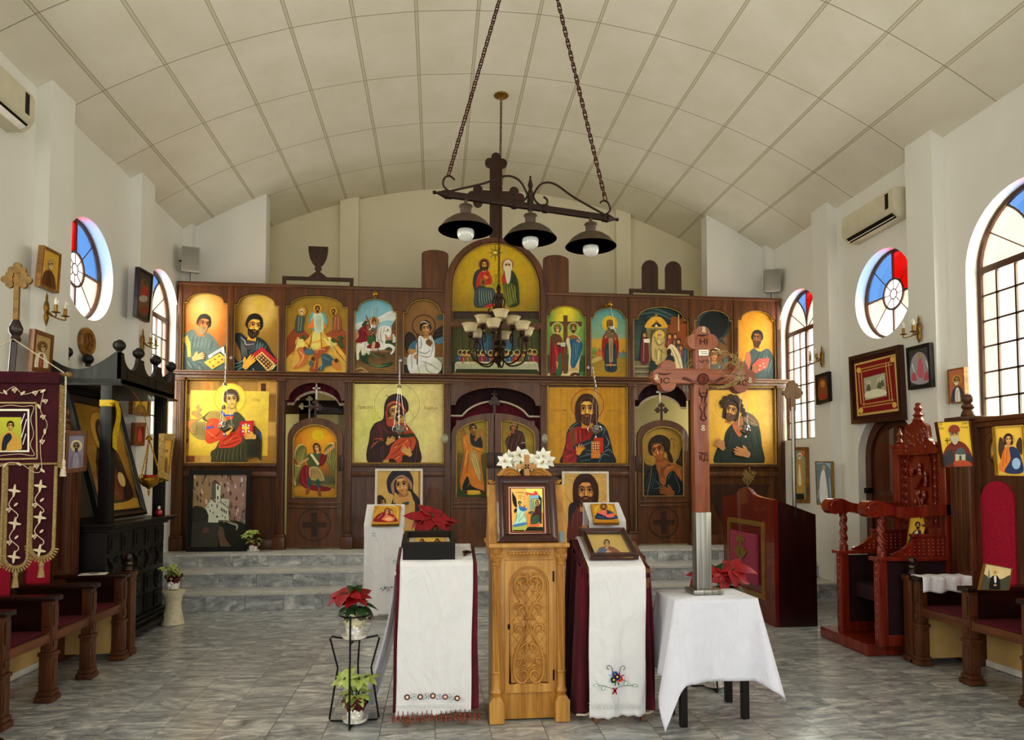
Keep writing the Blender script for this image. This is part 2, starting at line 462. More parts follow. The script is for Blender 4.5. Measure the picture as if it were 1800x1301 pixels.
def leaf(m,base,d,up,L,W,curl=0.25,mi=0,fold=0.25,n=5,tip=1.0):
 base,d,up=Vector(base),Vector(d).normalized(),Vector(up)
 up=(up-d*up.dot(d));up=up.normalized()if up.length>1e-4 else d.orthogonal().normalized()
 s=d.cross(up);vs=[]
 for i in range(n+1):
  t=i/n;w=W*(math.sin(PI*min(1,t**(0.75*tip)))**0.9 if 0<t<1 else 0.02)
  c=base+d*(L*(t-curl*0.2*t*t))-up*(curl*L*t*t)
  vs+=[c-s*w+up*(fold*w),c,c+s*w+up*(fold*w)]
 fs=[]
 for i in range(n):
  a=i*3;fs+=[(a,a+1,a+4,a+3),(a+1,a+2,a+5,a+4)]
 m.add(vs,fs,mi,True)
def wob(a,b,k,seed=0.0):
 return(math.sin(a*k+seed)*.5+math.sin(b*k*.7+a*k*.4+seed*2.1)*.3+math.sin(a*k*2.3-b*k*1.1+seed)*.2)
# ---------------------------------------------------------------- room shell
XL,XR,ZW=-3.30,4.78,4.64
XM,HALF,SAG=0.74,4.04,1.2
RC=(HALF*HALF+SAG*SAG)/(2*SAG)
def zceil(x):return ZW+math.sqrt(max(0,RC*RC-(x-XM)**2))-(RC-SAG)
YB0,YN,YB=-3.2,9.45,10.5 # rear end, nave end, sanctuary back wall
D=9.13 # face of the icon screen
ZP=0.482 # sanctuary platform height

def plaster(name,col,k=1.0):
 t=NT(name);v=t.coord('Object');c=hx(col,k)
 n=t.noise(v,1.1,5,0.55);n2=t.noise(v,90.0,4,0.6)
 cc=t.ramp(n,[(0.3,mix3(c,(0.25,0.22,0.16),0.10)),(0.7,c)])
 t.bsdf(cc,0.75,bump=n2,bs=0.12,bd=0.003,spec=0.25);MATS[name]=t.m
plaster('wall_plaster','#e6e5df');plaster('sanctuary_plaster','#e6dfc6');plaster('reveal_plaster','#f2f2ee')

def marble(name,along,tx,ty,vert=False,lift=0.0):
 t=NT(name);co=t.n('ShaderNodeTexCoord').outputs['Object']
 sp=t.n('ShaderNodeSeparateXYZ');t.l(co,sp.inputs[0]);X,Y,Z=sp.outputs
 if vert:a,b=t.math('DIVIDE',X,tx),t.math('DIVIDE',Z,10.0)
 else:a,b=t.math('DIVIDE',X,tx),t.math('DIVIDE',Y,ty)
 ca=t.math('FLOOR',a)
 b2=t.math('ADD',b,t.math('MULTIPLY',t.math('MODULO',t.math('ABSOLUTE',ca),2.0),0.5))
 cb=t.math('FLOOR',b2);fa,fb=t.math('FRACT',a),t.math('FRACT',b2)
 cv=t.n('ShaderNodeCombineXYZ');t.l(ca,cv.inputs[0]);t.l(cb,cv.inputs[1])
 wn=t.n('ShaderNodeTexWhiteNoise',_noise_dimensions='3D');t.l(cv.outputs[0],wn.inputs[0]);r=wn.outputs[0]
 # veins: stretched diagonally, shifted for each tile
 off=t.n('ShaderNodeVectorMath',_operation='SCALE');t.l(wn.outputs[1],off.inputs[0]);off.inputs['Scale'].default_value=23.0
 ad=t.n('ShaderNodeVectorMath',_operation='ADD');t.l(co,ad.inputs[0]);t.l(off.outputs[0],ad.inputs[1])
 mp=t.n('ShaderNodeMapping',Rotation=(0.5 if vert else 0,0.9 if vert else 0,0.5),Scale=(2.6,7.5,5.0));t.l(ad.outputs[0],mp.inputs[0])
 n1=t.noise(mp.outputs[0],1.0,8,0.66,1.9);n2=t.noise(mp.outputs[0],3.3,6,0.65,1.2)
 f=t.math('ADD',t.math('MULTIPLY',n1,0.72),t.math('MULTIPLY',n2,0.28))
 c=t.ramp(f,[(0.30,hx('#5c6064')),(0.42,hx('#8f9499')),(0.52,hx('#b4b8ba')),(0.63,hx('#e6e7e6'))])
 c=t.mixc(t.math('MULTIPLY',r,0.35),c,hx('#a2a4a4'),'MIX')
 if lift:c=t.mixc(lift,c,hx('#eceae4'))  # paler treads: light from above painted into the marble colour
 gx=0.0026/tx;gy=0.0026/ty
 e1=t.math('LESS_THAN',t.math('MINIMUM',fa,t.math('SUBTRACT',1.0,fa)),gx)
 e2=t.math('LESS_THAN',t.math('MINIMUM',fb,t.math('SUBTRACT',1.0,fb)),gy)if not vert else 0.0
 m=t.math('MAXIMUM',e1,e2)
 c=t.mixc(t.math('MULTIPLY',m,.75),c,hx('#55544f'))
 rr=t.math('ADD',t.math('MULTIPLY',m,0.4),t.math('ADD',0.13,t.math('MULTIPLY',n2,0.18)))
 t.bsdf(c,rr,bump=t.math('SUBTRACT',1.0,m),bs=0.25,bd=0.002,spec=0.55);MATS[name]=t.m
marble('floor_marble','y',0.305,0.61);marble('riser_marble','x',0.40,1,True);marble('tread_marble_lit','y',0.61,0.9,False,.45)

# ceiling boards: arc length in u, depth in v
PANU,PANV,U0,V0=0.585,1.042,0.22,6.40
AMAX=math.asin(HALF/RC)
t=NT('ceiling_board');uv=t.n('ShaderNodeUVMap').outputs[0]
sp=t.n('ShaderNodeSeparateXYZ');t.l(uv,sp.inputs[0])
fu,fv=t.math('FRACT',sp.outputs[0]),t.math('FRACT',sp.outputs[1])
du=t.math('MULTIPLY',t.math('MINIMUM',fu,t.math('SUBTRACT',1.0,fu)),PANU)
dv=t.math('MULTIPLY',t.math('MINIMUM',fv,t.math('SUBTRACT',1.0,fv)),PANV)
cvx=t.n('ShaderNodeCombineXYZ');t.l(t.math('FLOOR',sp.outputs[0]),cvx.inputs[0]);t.l(t.math('FLOOR',sp.outputs[1]),cvx.inputs[1])
wn=t.n('ShaderNodeTexWhiteNoise',_noise_dimensions='3D');t.l(cvx.outputs[0],wn.inputs[0])
n=t.noise(t.coord('Object'),2.0,5,0.6)
base=t.ramp(n,[(0.3,hx('#dad5c5')),(0.7,hx('#e6e2d6'))])
base=t.mixc(t.math('MULTIPLY',wn.outputs[0],0.35),base,hx('#d6d0bf'))
lineu=t.math('LESS_THAN',du,0.013);linev=t.math('LESS_THAN',dv,0.004)
edge=t.math('MULTIPLY',t.math('LESS_THAN',du,0.017),t.math('GREATER_THAN',du,0.012))
c=t.mixc(lineu,base,hx('#cfc8b3'));c=t.mixc(t.math('MAXIMUM',edge,linev),c,hx('#8f8873'))
stain=t.math('GREATER_THAN',t.noise(t.coord('Object',(1,.5,1)),1.7,8,0.7),0.70)
c=t.mixc(t.math('MULTIPLY',stain,0.35),c,hx('#b09a74'))
t.bsdf(c,0.8,bump=t.math('MINIMUM',du,0.015),bs=0.5,bd=0.01,spec=0.2);MATS['ceiling_board']=t.m

ksag={}
def ceil_pt(a,y):
 s=a*RC;u=(s-U0)/PANU;v=(y-V0)/PANV
 key=(math.floor(u),math.floor(v))
 if key not in ksag:ksag[key]=0.006+0.014*rnd.random()
 z=zceil(XM+RC*math.sin(a))-ksag[key]*math.sin(PI*(u%1))**0.8*math.sin(PI*(v%1))**0.8
 return Vector((XM+RC*math.sin(a),y,z))
m=MB();NU,NV=84,78
m.grid(NU,NV,lambda u,v:ceil_pt(-AMAX+2*AMAX*u,YB0+(YB-YB0)*v))
T(m.build('ceiling','ceiling_board',recalc=False,angle=180,
          uv=lambda p:((math.asin(max(-1,min(1,(p.x-XM)/RC)))*RC-U0)/PANU,(p.y-V0)/PANV)),kind='structure')

m=MB();m.box(XL-.2,XR+.2,YB0,7.7,-0.1,0.0)
T(m.build('floor','floor_marble'),kind='structure')
m=MB()
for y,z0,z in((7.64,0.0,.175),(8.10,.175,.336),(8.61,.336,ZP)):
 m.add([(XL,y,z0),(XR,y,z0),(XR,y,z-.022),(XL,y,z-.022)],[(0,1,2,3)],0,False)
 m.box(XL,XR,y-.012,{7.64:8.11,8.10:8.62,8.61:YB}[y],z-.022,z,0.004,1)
T(m.build('floor_step',['riser_marble','tread_marble_lit']),kind='structure')

# side walls with window openings
CIRC=(6.95,3.385,0.48)
WIN_FAR=(8.72,0.52,1.90,3.38);WIN_NEAR=(5.16,0.60,1.88,3.27);WIN_NEAR_L=(4.93,0.58,1.88,3.27)
def rear_windows():return[(c,.60,1.88,3.27)for c in(1.62,-0.15)]
def arch_loop(w):return arched(w[0]-w[1],w[0]+w[1],w[2],w[3],20)
DOOR=(6.95,0.49,0.0,1.62)
def wall(name,X,sgn,holes):
 m=MB();outer=[(YB0,0),(YB,0),(YB,ZW+.05),(YB0,ZW+.05)]
 m.prism([outer]+holes,((X,0,0),(0,1,0),(0,0,1),(sgn,0,0)),0.16,smooth=False)
 return T(m.build(name,'wall_plaster',angle=30),kind='structure')
def under(m,x0,x1,y0,y1,z0=0.0): # a wall piece that ends against the vault
 xs=[x0+(x1-x0)*i/6 for i in range(7)]
 m.prism([(x0,z0),(x1,z0)]+[(x,zceil(x)+.02)for x in xs[::-1]],((0,y0,0),(1,0,0),(0,0,1),(0,1,0)),y1-y0)
circ=arc(CIRC[0],CIRC[1],CIRC[2],0,360,40)[:-1]
hol=[circ,arch_loop(WIN_FAR),arch_loop(WIN_NEAR)]+[arch_loop(w)for w in rear_windows()]
wall('wall_left',XL,-1,[circ,arch_loop(WIN_FAR),arch_loop(WIN_NEAR_L)]+hol[3:])
wall('wall_right',XR,1,hol+[[(DOOR[0]-DOOR[1],.002),(DOOR[0]+DOOR[1],.002)]+arc(DOOR[0],DOOR[3],DOOR[1],0,180,18)])
m=MB();under(m,XL,XR,YB0-.2,YB0)
T(m.build('wall_rear','wall_plaster'),kind='structure')
m=MB();m.box(XL,XR,YB,YB+.2,0,6.0)
T(m.build('wall_back','sanctuary_plaster'),kind='structure')
k=0
for y0,y1 in((9.33,9.46),(7.77,8.12),(6.0,6.37),(4.05,4.4),(2.45,2.8),(0.6,0.95),(-1.2,-.85)):
 for a,b in((XL,XL+.12),(XR-.12,XR)):
  k+=1;m=MB();under(m,a,b,y0,y1)
  T(m.build('trim_%d'%k,'wall_plaster'),kind='structure')
for nm,a,b in(('wall_chancel_left',XL,-2.28),('wall_chancel_right',3.84,XR)):
 m=MB();under(m,a,b,9.46,9.66);T(m.build(nm,'wall_plaster'),kind='structure')
for a,b in((-1.44,-1.17),(2.76,2.99)):
 k+=1;m=MB();under(m,a,b,10.38,10.5);T(m.build('trim_%d'%k,'sanctuary_plaster'),kind='structure')

# glass and window frames
def pane(name,tint,rough=0.08):
 t=NT(name);tr=t.n('ShaderNodeBsdfTransparent')
 n=t.noise(t.coord('Object'),22.0,4,0.6,0.6);n2=t.noise(t.coord('Object'),2.2,3,.5)
 f=t.math('ADD',t.math('MULTIPLY',n,.5),t.math('MULTIPLY',n2,.5))
 t.l(t.ramp(f,[(0.3,mix3(tint,(0,0,0),.22)),(0.7,tint)]),tr.inputs[0])
 gl=t.n('ShaderNodeBsdfGlossy',Roughness=rough);mx=t.n('ShaderNodeMixShader',i0=0.06)
 t.l(tr.outputs[0],mx.inputs[1]);t.l(gl.outputs[0],mx.inputs[2]);t.l(mx.outputs[0],t.out.inputs[0]);MATS[name]=t.m
pane('glass_clear',(.42,.42,.39));pane('glass_cream',(.33,.285,.21));pane('glass_blue',(.045,.105,.225));pane('glass_red',(.22,.0012,.0008));pane('glass_green',(.32,.335,.255))
pane('glass_yellow',(.40,.33,.04))
wood('window_timber','#3a2219','#5d3a28','z',0.45)
def ring_pts(c,X,r,a0=0,a1=360,n=36):return[(X,c[0]+r*math.cos(math.radians(a0+(a1-a0)*i/n)),c[1]+r*math.sin(math.radians(a0+(a1-a0)*i/n)))for i in range(n+1)]
def bar(m,p,q,w):m.tube([p,q],w,6)
def circle_window(i,X,sgn):
 Xf=X+sgn*.135;cy_,cz_,r=CIRC
 root=bpy.data.objects.new('window_%d'%i,None);COL.objects.link(root);root.location=(Xf,cy_,cz_-r);T(root,kind='structure')
 m=MB();m.tube(ring_pts((cy_,cz_),Xf,r-.012)[:-1],.024,8,True);m.tube(ring_pts((cy_,cz_),Xf,r*.34)[:-1],.015,8,True)
 m.tube(ring_pts((cy_,cz_),Xf,r*.11)[:-1],.007,6,True)
 for a in range(0,360,45):
  c,s=math.cos(math.radians(a)),math.sin(math.radians(a))
  bar(m,(Xf,cy_+c*r*.34,cz_+s*r*.34),(Xf,cy_+c*r,cz_+s*r),.016 if a%90==0 else .006)
  bar(m,(Xf,cy_+c*r*.11,cz_+s*r*.11),(Xf,cy_+c*r*.34,cz_+s*r*.34),.005)
 m.build('window_frame','window_timber',root)
 m=MB();mats=['glass_clear','glass_cream','glass_blue','glass_red']
 for a0,mi in((0,2),(45,2),(90,3),(135,3),(180,1),(225,0),(270,0),(315,1)):
  P=[(Xf,cy_+q*math.cos(math.radians(a)),cz_+q*math.sin(math.radians(a)))for q in(r*.34,r)for a in[a0+45*j/6 for j in range(7)]]
  m.add(P,[(j,j+1,j+8,j+7)for j in range(6)],mi,False)
 m.add([(Xf,cy_,cz_)]+ring_pts((cy_,cz_),Xf,r*.34),[(0,j,j+1)for j in range(1,37)],0,False)
 m.build('glass',mats,root,recalc=False)
def arched_window(i,X,sgn,w,cols=6,rows=6):
 Xf=X+sgn*.135;c,r,z0,zs=w
 root=bpy.data.objects.new('window_%d'%i,None);COL.objects.link(root);root.location=(Xf,c,z0);T(root,kind='structure')
 m=MB();loop=[(Xf,p[0],p[1])for p in arched(c-r+.015,c+r-.015,z0+.015,zs,20)]
 m.tube(loop,.028,8,True)
 m.box(Xf-.022,Xf+.022,c-r,c+r,zs-.035,zs+.03,.006);m.box(Xf-.02,Xf+.02,c-.022,c+.022,z0,zs,.005)
 for j in range(1,cols):
  if j*2!=cols:y=c-r+2*r*j/cols;m.box(Xf-.009,Xf+.009,y-.009,y+.009,z0,zs)
 for j in range(1,rows):z=z0+(zs-z0)*j/rows;m.box(Xf-.009,Xf+.009,c-r,c+r,z-.009,z+.009)
 bar(m,(Xf,c,zs),(Xf,c,zs+r),.009)
 for sg in(-1,1):
  m.tube([(Xf,c+sg*r*1.0*(1-math.cos(math.radians(a))),zs+r*1.0*math.sin(math.radians(a)))for a in range(0,61,6)],.012,6)
  bar(m,(Xf,c,zs),(Xf,c+sg*r*.82,zs+r*.57),.007)
 m.build('window_frame','window_timber',root)
 m=MB();mats=['glass_clear','glass_cream','glass_blue','glass_red','glass_green']
 for a in range(180):
  pass
 NA,NR=60,22
 for ia in range(NA):
  for ir in range(NR):
   a0,a1=PI*ia/NA,PI*(ia+1)/NA;r0,r1=r*ir/NR,r*(ir+1)/NR
   am,rm=(a0+a1)/2,(r0+r1)/2;yy,zz=rm*math.cos(am),rm*math.sin(am)
   side=1 if yy>0 else -1
   inside=math.hypot(abs(yy)-r,zz)>r # towards the middle of the fan
   mi=(2 if side>0 else 3)if inside else 1
   m.add([(Xf,c+q*math.cos(a),zs+q*math.sin(a))for q,a in((r0,a0),(r1,a0),(r1,a1),(r0,a1))],[(0,1,2,3)],mi,False)
 rr=random.Random(i)
 for a in range(cols):
  for b in range(rows):
   y0,y1=c-r+2*r*a/cols,c-r+2*r*(a+1)/cols;q0,q1=z0+(zs-z0)*b/rows,z0+(zs-z0)*(b+1)/rows
   m.add([(Xf,y0,q0),(Xf,y1,q0),(Xf,y1,q1),(Xf,y0,q1)],[(0,1,2,3)],4 if b==0 else(1 if(a in(0,cols-1))else rr.choice((0,0,0,4))),False)
 m.build('glass',mats,root,recalc=False)
i=0
for X,sg in((XL,-1),(XR,1)):
 i+=1;circle_window(i,X,sg)
 i+=1;arched_window(i,X,sg,WIN_FAR)
 i+=1;arched_window(i,X,sg,WIN_NEAR if sg>0 else WIN_NEAR_L)
 for w in rear_windows():i+=1;arched_window(i,X,sg,w)

# door in the right wall
wood('door_timber','#3b1d10','#6a3a1e','z',0.35,coat=.3)
root=bpy.data.objects.new('door_1',None);COL.objects.link(root);root.location=(XR+.09,DOOR[0],0);T(root,kind='structure')
fr=((XR+.09,0,0),(0,1,0),(0,0,1),(1,0,0));y0,y1,zs=DOOR[0]-DOOR[1],DOOR[0]+DOOR[1],DOOR[3]
m=MB();m.prism([arched(y0,y1,.004,zs),arched(y0+.1,y1-.1,.05,zs)],fr,.08);m.build('door_frame','door_timber',root)
m=MB();fr2=((XR+.12,0,0),(0,1,0),(0,0,1),(1,0,0));m.prism(arched(y0+.1,y1-.1,.02,zs),fr2,.05)
def raised(m,loop,fr,h): # raised and fielded panel
 cx_=sum(p[0]for p in loop)/len(loop);cz_=sum(p[1]for p in loop)/len(loop);N=len(loop)
 L2=[(cx_+(p[0]-cx_)*.80,cz_+(p[1]-cz_)*.88)for p in loop]
 o,u,v,n=(Vector(q)for q in fr);A=[o+u*p[0]+v*p[1]for p in loop];B=[o+u*p[0]+v*p[1]-n*h for p in L2]
 m.add(A+B,[(i_,(i_+1)%N,N+(i_+1)%N,N+i_)for i_ in range(N)]+[list(range(N,2*N))],0,False)
ym=DOOR[0]
for a,b in((y0+.15,ym-.03),(ym+.03,y1-.15)):
 for q0,q1 in((.12,.60),(.68,1.12)):raised(m,[(a,q0),(b,q0),(b,q1),(a,q1)],fr2,.03)
q=arc(ym,zs,DOOR[1]-.15,90,180,8);raised(m,[(ym-.03,1.20),(ym-.03,q[0][1]-.02)]+q[1:]+[(y0+.15,1.20)],fr2,.03)
q=arc(ym,zs,DOOR[1]-.15,0,90,8);raised(m,[(ym+.03,1.20),(y1-.15,1.20)]+q[:-1]+[(ym+.03,q[-1][1]-.02)],fr2,.03)
m.build('door_leaf','door_timber',root)
plain('black_iron','#191716',.5,.6)
m=MB();m.box(XR+.05,XR+.12,y1-.1,y1-.02,1.22,1.28,.006);m.build('door_hinge','black_iron',root)

# ---------------------------------------------------------------- camera, light, world
cam=bpy.data.cameras.new('camera');co=bpy.data.objects.new('camera',cam);COL.objects.link(co);SC.camera=co
cam.sensor_width=36;cam.sensor_fit='HORIZONTAL';cam.lens=36*FPX/1800;cam.shift_y=(CY-650.5)/1800
cam.clip_start=0.05;cam.clip_end=200
co.location=(0,0,HC)
fw=Vector((SWA*CPI,CWA*CPI,SPI));rt=Vector((CWA,-SWA,0));up=rt.cross(fw)
co.rotation_euler=Matrix((rt,up,-fw)).transposed().to_euler()

w=bpy.data.worlds.new('world');SC.world=w;w.use_nodes=True
w.node_tree.nodes['Background'].inputs[0].default_value=(0.93,0.97,1.0,1);w.node_tree.nodes['Background'].inputs[1].default_value=3.0
def lamp(name,loc,rot,sx,sy,rad,col=(1,1,1),spread=180):
 l=bpy.data.lights.new(name,'AREA');l.shape='RECTANGLE';l.size=sx;l.size_y=sy;l.energy=rad*PI*sx*sy;l.color=col;l.spread=math.radians(spread)
 o=bpy.data.objects.new(name,l);COL.objects.link(o);o.location=loc;o.rotation_euler=rot;return o
for X,sg in((XL,-1),(XR,1)):
 ry=sg*PI/2
 for(c,r,z0,zs)in[WIN_FAR,WIN_NEAR]+rear_windows():
  lamp('window_daylight',(X+sg*.34,c,(z0+zs+r)/2),(0,ry,0),zs+r-z0+.6,2*r+.7,19.0,(.97,.99,1))
 lamp('window_daylight',(X+sg*.34,CIRC[0],CIRC[1]),(0,ry,0),1.7,1.7,19.0,(.97,.99,1))
lamp('rear_fill',(.74,YB0+.05,2.5),(PI/2,0,0),7.4,4.6,1.05,(.98,.985,1))  # added broad fill lamp in front of the closed rear wall
lamp('sanctuary_daylight',(4.6,10.1,2.2),(0,PI/2,0),1.6,.6,2.2,(1,.86,.42))
lamp('sanctuary_daylight',(-3.15,10.1,2.2),(0,-PI/2,0),1.6,.6,2.2,(1,.86,.42))
SC.view_settings.view_transform='Standard';SC.view_settings.look='Medium High Contrast';SC.view_settings.exposure=0.42;SC.view_settings.gamma=1.0
SC.cycles.max_bounces=8;SC.cycles.diffuse_bounces=5;SC.cycles.transparent_max_bounces=12;SC.cycles.sample_clamp_indirect=6.0
SC.cycles.use_denoising=True
# ---------------------------------------------------------------- the wooden icon screen
wood('walnut','#3a210f','#74461f','z',0.40,coat=.2)
wood('walnut_rail','#3e2310','#7a4c24','x',0.40,coat=.2)
wood('walnut_dark','#26140a','#4a2a14','z',0.45)
plain('gilding','#a4874a',.45,.35,.35,60)
plain('velvet_wine','#5a1022',.9,0,.3,6,sheen=.1)
plain('velvet_dark','#2a0a12',.9,0,.3,6,sheen=.05)
plain('fringe_cream','#cfc1ac',.9,0,.3,120)
plain('white_metal','#e4e0d6',.45,.1)
UPY=D+.035 # plane of the pictures
def sx(px,py=760):return onY(px,py,D).x
def sz(py,px=870):return onY(px,py,D).z
scr=E('icon_screen',(XM,D,ZP),'tall dark walnut icon screen of two tiers across the sanctuary step','icon screen')
def fr(y=D,n=-1):return((0,y,0),(1,0,0),(0,0,1),(0,n,0))
ZT,ZC0,ZC1=3.875,2.665,2.735 # top, cornice under and upper edges
up_posts=[(313,320),(400,410),(490,501),(611,621),(698,708),(781,792),(951,960),(1031,1038),(1104,1113),(1211,1220),(1289,1297),(1364,1371)]
UP=[(sx(a,590),sx(b,590))for a,b in up_posts]
for j,(a,b)in enumerate(UP):
 m=MB();m.box(a,b,D-.02,D+.06,ZC1,ZT-.004,.006)
 c_=(a+b)/2
 for o_ in(-.018,0,.018):m.box(c_+o_-.004,c_+o_+.004,D-.026,D-.02,ZC1+.03,3.45)
 m.build('post','walnut',scr)
def shoulders(x0,x1,zt,zs,sh,rise,n=16): # board with a shouldered arch cut from its lower edge
 r=(x1-x0)/2-sh
 return[(x0,zt),(x0,zs),(x0+sh,zs)]+[(p[0],p[1])for p in arc((x0+x1)/2,zs,r,180,0,n,rise)]+[(x1-sh,zs),(x1,zs),(x1,zt)]
BAYS={}
for nm,l,r,pz,top in(('a',0,1,531,514),('b',1,2,535,516),('c',2,3,537,519),('d',3,4,545,524),('e',4,5,548,525),
                          ('f',6,7,554,536),('g',7,8,557,540),('h',8,9,560,538),('i',9,10,562,544),('j',10,11,562,545)):
 x0,x1=UP[l][1]-.004,UP[r][0]+.004;xc=(up_posts[l][1]+up_posts[r][0])/2
 zs=onY(xc,pz,D).z-.0;zt=onY(xc,top,D).z
 w_=x1-x0;sh=.08*w_ if w_<.8 else .075*w_
 BAYS[nm]=(x0,x1,zs,zt,sh)
 m=MB();m.prism(shoulders(x0,x1,ZT-.03,zs,sh,zt-zs),fr(D+.035),.045);m.build('spandrel_board','walnut',scr)
 m=MB();q=arc((x0+x1)/2,zs,w_/2-sh-.012,0,180,40,zt-zs-.012)
 P=[(x0+.012,zs-.012),(x0+sh+.012,zs-.012)]+q[::-1]+[(x1-sh-.012,zs-.012),(x1-.012,zs-.012)]
 m.tube([(p[0],D+.006,p[1])for p in P],.009,6)
 for i_ in range(0,len(P)-1):
  if i_%2==0:m.ball((P[i_][0],D-.002,P[i_][1]),.008,6,4)
 for xx in(x0+.012,x1-.012):m.tube([(xx,D+.01,zs-.012),(xx,D+.01,ZC1+.012)],.011,6)
 m.tube([(x0,D+.01,ZC1+.014),(x1,D+.01,ZC1+.014)],.011,6)
 m.build('gilded_trim','gilding',scr)
m=MB()
for a,b in((UP[0][0]-.01,UP[5][0]),(UP[6][1],UP[11][1]+.01)):
 m.box(a,b,D-.035,D+.08,ZT-.035,ZT+.008,.006)
m.build('top_rail','walnut_rail',scr)
m=MB()
x0,x1=UP[0][0]-.05,UP[11][1]+.05
m.box(x0,x1,D-.03,D+.07,ZC0-.01,ZC0+.03,.006);m.box(x0-.02,x1+.02,D-.07,D+.07,ZC0+.03,ZC1-.008,.01)
m.box(x0-.03,x1+.03,D-.09,D+.07,ZC1-.008,ZC1+.006,.004)
m.build('cornice','walnut_rail',scr)
m=MB();m.box(x0,UP[5][0],D+.06,D+.085,ZC1,ZT-.02);m.box(UP[6][1],x1,D+.06,D+.085,ZC1,ZT-.02)
m.box(UP[5][0],UP[6][1],D+.06,D+.085,ZC1,4.05);m.build('back_board','walnut_dark',scr)

# lower tier
lo_posts=[(303,323),(487,500),(605,618),(781,792),(950,961),(1105,1116),(1213,1227),(1366,1379)]
LO=[(sx(a,800),sx(b,800))for a,b in lo_posts]
for a,b in LO:
 m=MB();m.box(a,b,D-.03,D+.06,ZP+.17,ZC0,.008)
 for o_ in(-.022,0,.022):m.box((a+b)/2+o_-.005,(a+b)/2+o_+.005,D-.036,D-.03,ZP+.22,ZC0-.06)
 m.box(a-.015,b+.015,D-.05,D+.06,ZC0-.045,ZC0-.01,.006)
 m.build('post','walnut',scr)
 m=MB();m.box(a-.03,b+.03,D-.075,D+.06,ZP+.002,ZP+.16,.008);m.box(a-.02,b+.02,D-.06,D+.06,ZP+.16,ZP+.19,.01)
 m.build('plinth','walnut',scr)
ZB=1.555 # top of the wooden dado
for l,r in((0,1),(2,3),(4,5),(6,7)):
 x0,x1=LO[l][1],LO[r][0]
 m=MB();m.box(x0,x1,D+.02,D+.05,ZP+.02,ZB);m.box(x0,x1,D-.02,D+.04,ZP+.002,ZP+.13,.008)
 m.box(x0,x1,D-.02,D+.04,ZB-.15,ZB-.085,.01);m.box(x0,x1,D-.035,D+.04,ZB-.02,ZB+.012,.006)
 for i_ in range(1,5):xx=x0+(x1-x0)*i_/5;m.box(xx-.003,xx+.003,D+.014,D+.02,ZP+.13,ZB-.15)
 m.build('dado_panel','walnut',scr)
 m=MB();m.box(x0,x1,D+.045,D+.07,ZB-.1,ZC0);m.build('back_board','walnut',scr)
 m=MB();g0,g1,q0,q1=x0+.012,x1-.012,ZB+.022,ZC0-.022
 lp=[(g0,D+.004,q0),(g1,D+.004,q0),(g1,D+.004,q1),(g0,D+.004,q1)]
 m.tube([lp[0],lp[1]],.013,6);m.tube([lp[1],lp[2]],.013,6);m.tube([lp[2],lp[3]],.013,6);m.tube([lp[3],lp[0]],.013,6)
 for i_ in range(60):
  t_=i_/60
  for a_,b_ in((lp[0],lp[1]),(lp[3],lp[2])):m.ball(Vector(a_)*(1-t_)+Vector(b_)*t_+Vector((0,-.012,0)),.007,6,4)
 m.build('gilded_trim','gilding',scr)
 if l in(2,4,6):
  xm,zm=(x0+x1)/2,1.0;m=MB()
  if l==6:m.prism([(x0+.1,1.30),(x1-.1,1.30),(xm+.2,0.72),(xm-.2,.72)],fr(D+.02),.012)
  else:
   for sgn in(-1,1):
    m=MB();m.prism([(xm+sgn*.26,zm+.02),(xm+sgn*.40,zm+.1),(xm+sgn*.44,zm+.26),(xm+sgn*.44,zm-.3),(xm+sgn*.3,zm-.1)],fr(D+.02),.012)
    m.build('carved_relief','walnut',scr)
   continue
  m.build('carved_relief','walnut_dark',scr)
# openings with doors
def door_bay(l,r,royal=False):
 x0,x1=LO[l][1],LO[r][0];xc,w_=(x0+x1)/2,x1-x0
 zs=onY((lo_posts[l][1]+lo_posts[r][0])/2,713 if royal else 704,D).z;zt=onY((lo_posts[l][1]+lo_posts[r][0])/2,682 if royal else 673,D).z
 m=MB();m.prism(shoulders(x0,x1,ZC0,zs,.045*w_+.01,zt-zs),fr(D+.03),.05);m.build('spandrel_board','walnut',scr)
 return x0,x1,xc,w_
def relief_cross_disc(xc,zc,r,parent):
 m=MB();m.prism([arc(xc,zc,r,0,360,40)[:-1],arc(xc,zc,r*.93,0,360,40)[:-1]],fr(D+.0),.008)
 m.prism([(xc+a*r*.72,zc+b*r*.72)for a,b in((-.22,1),(.22,1),(.22,.22),(1,.22),(1,-.22),(.22,-.22),(.22,-1),(-.22,-1),(-.22,-.22),(-1,-.22),(-1,.22),(-.22,.22))],fr(D+.0),.007)
 m.build('carved_cross','walnut_dark',parent)
pics={}
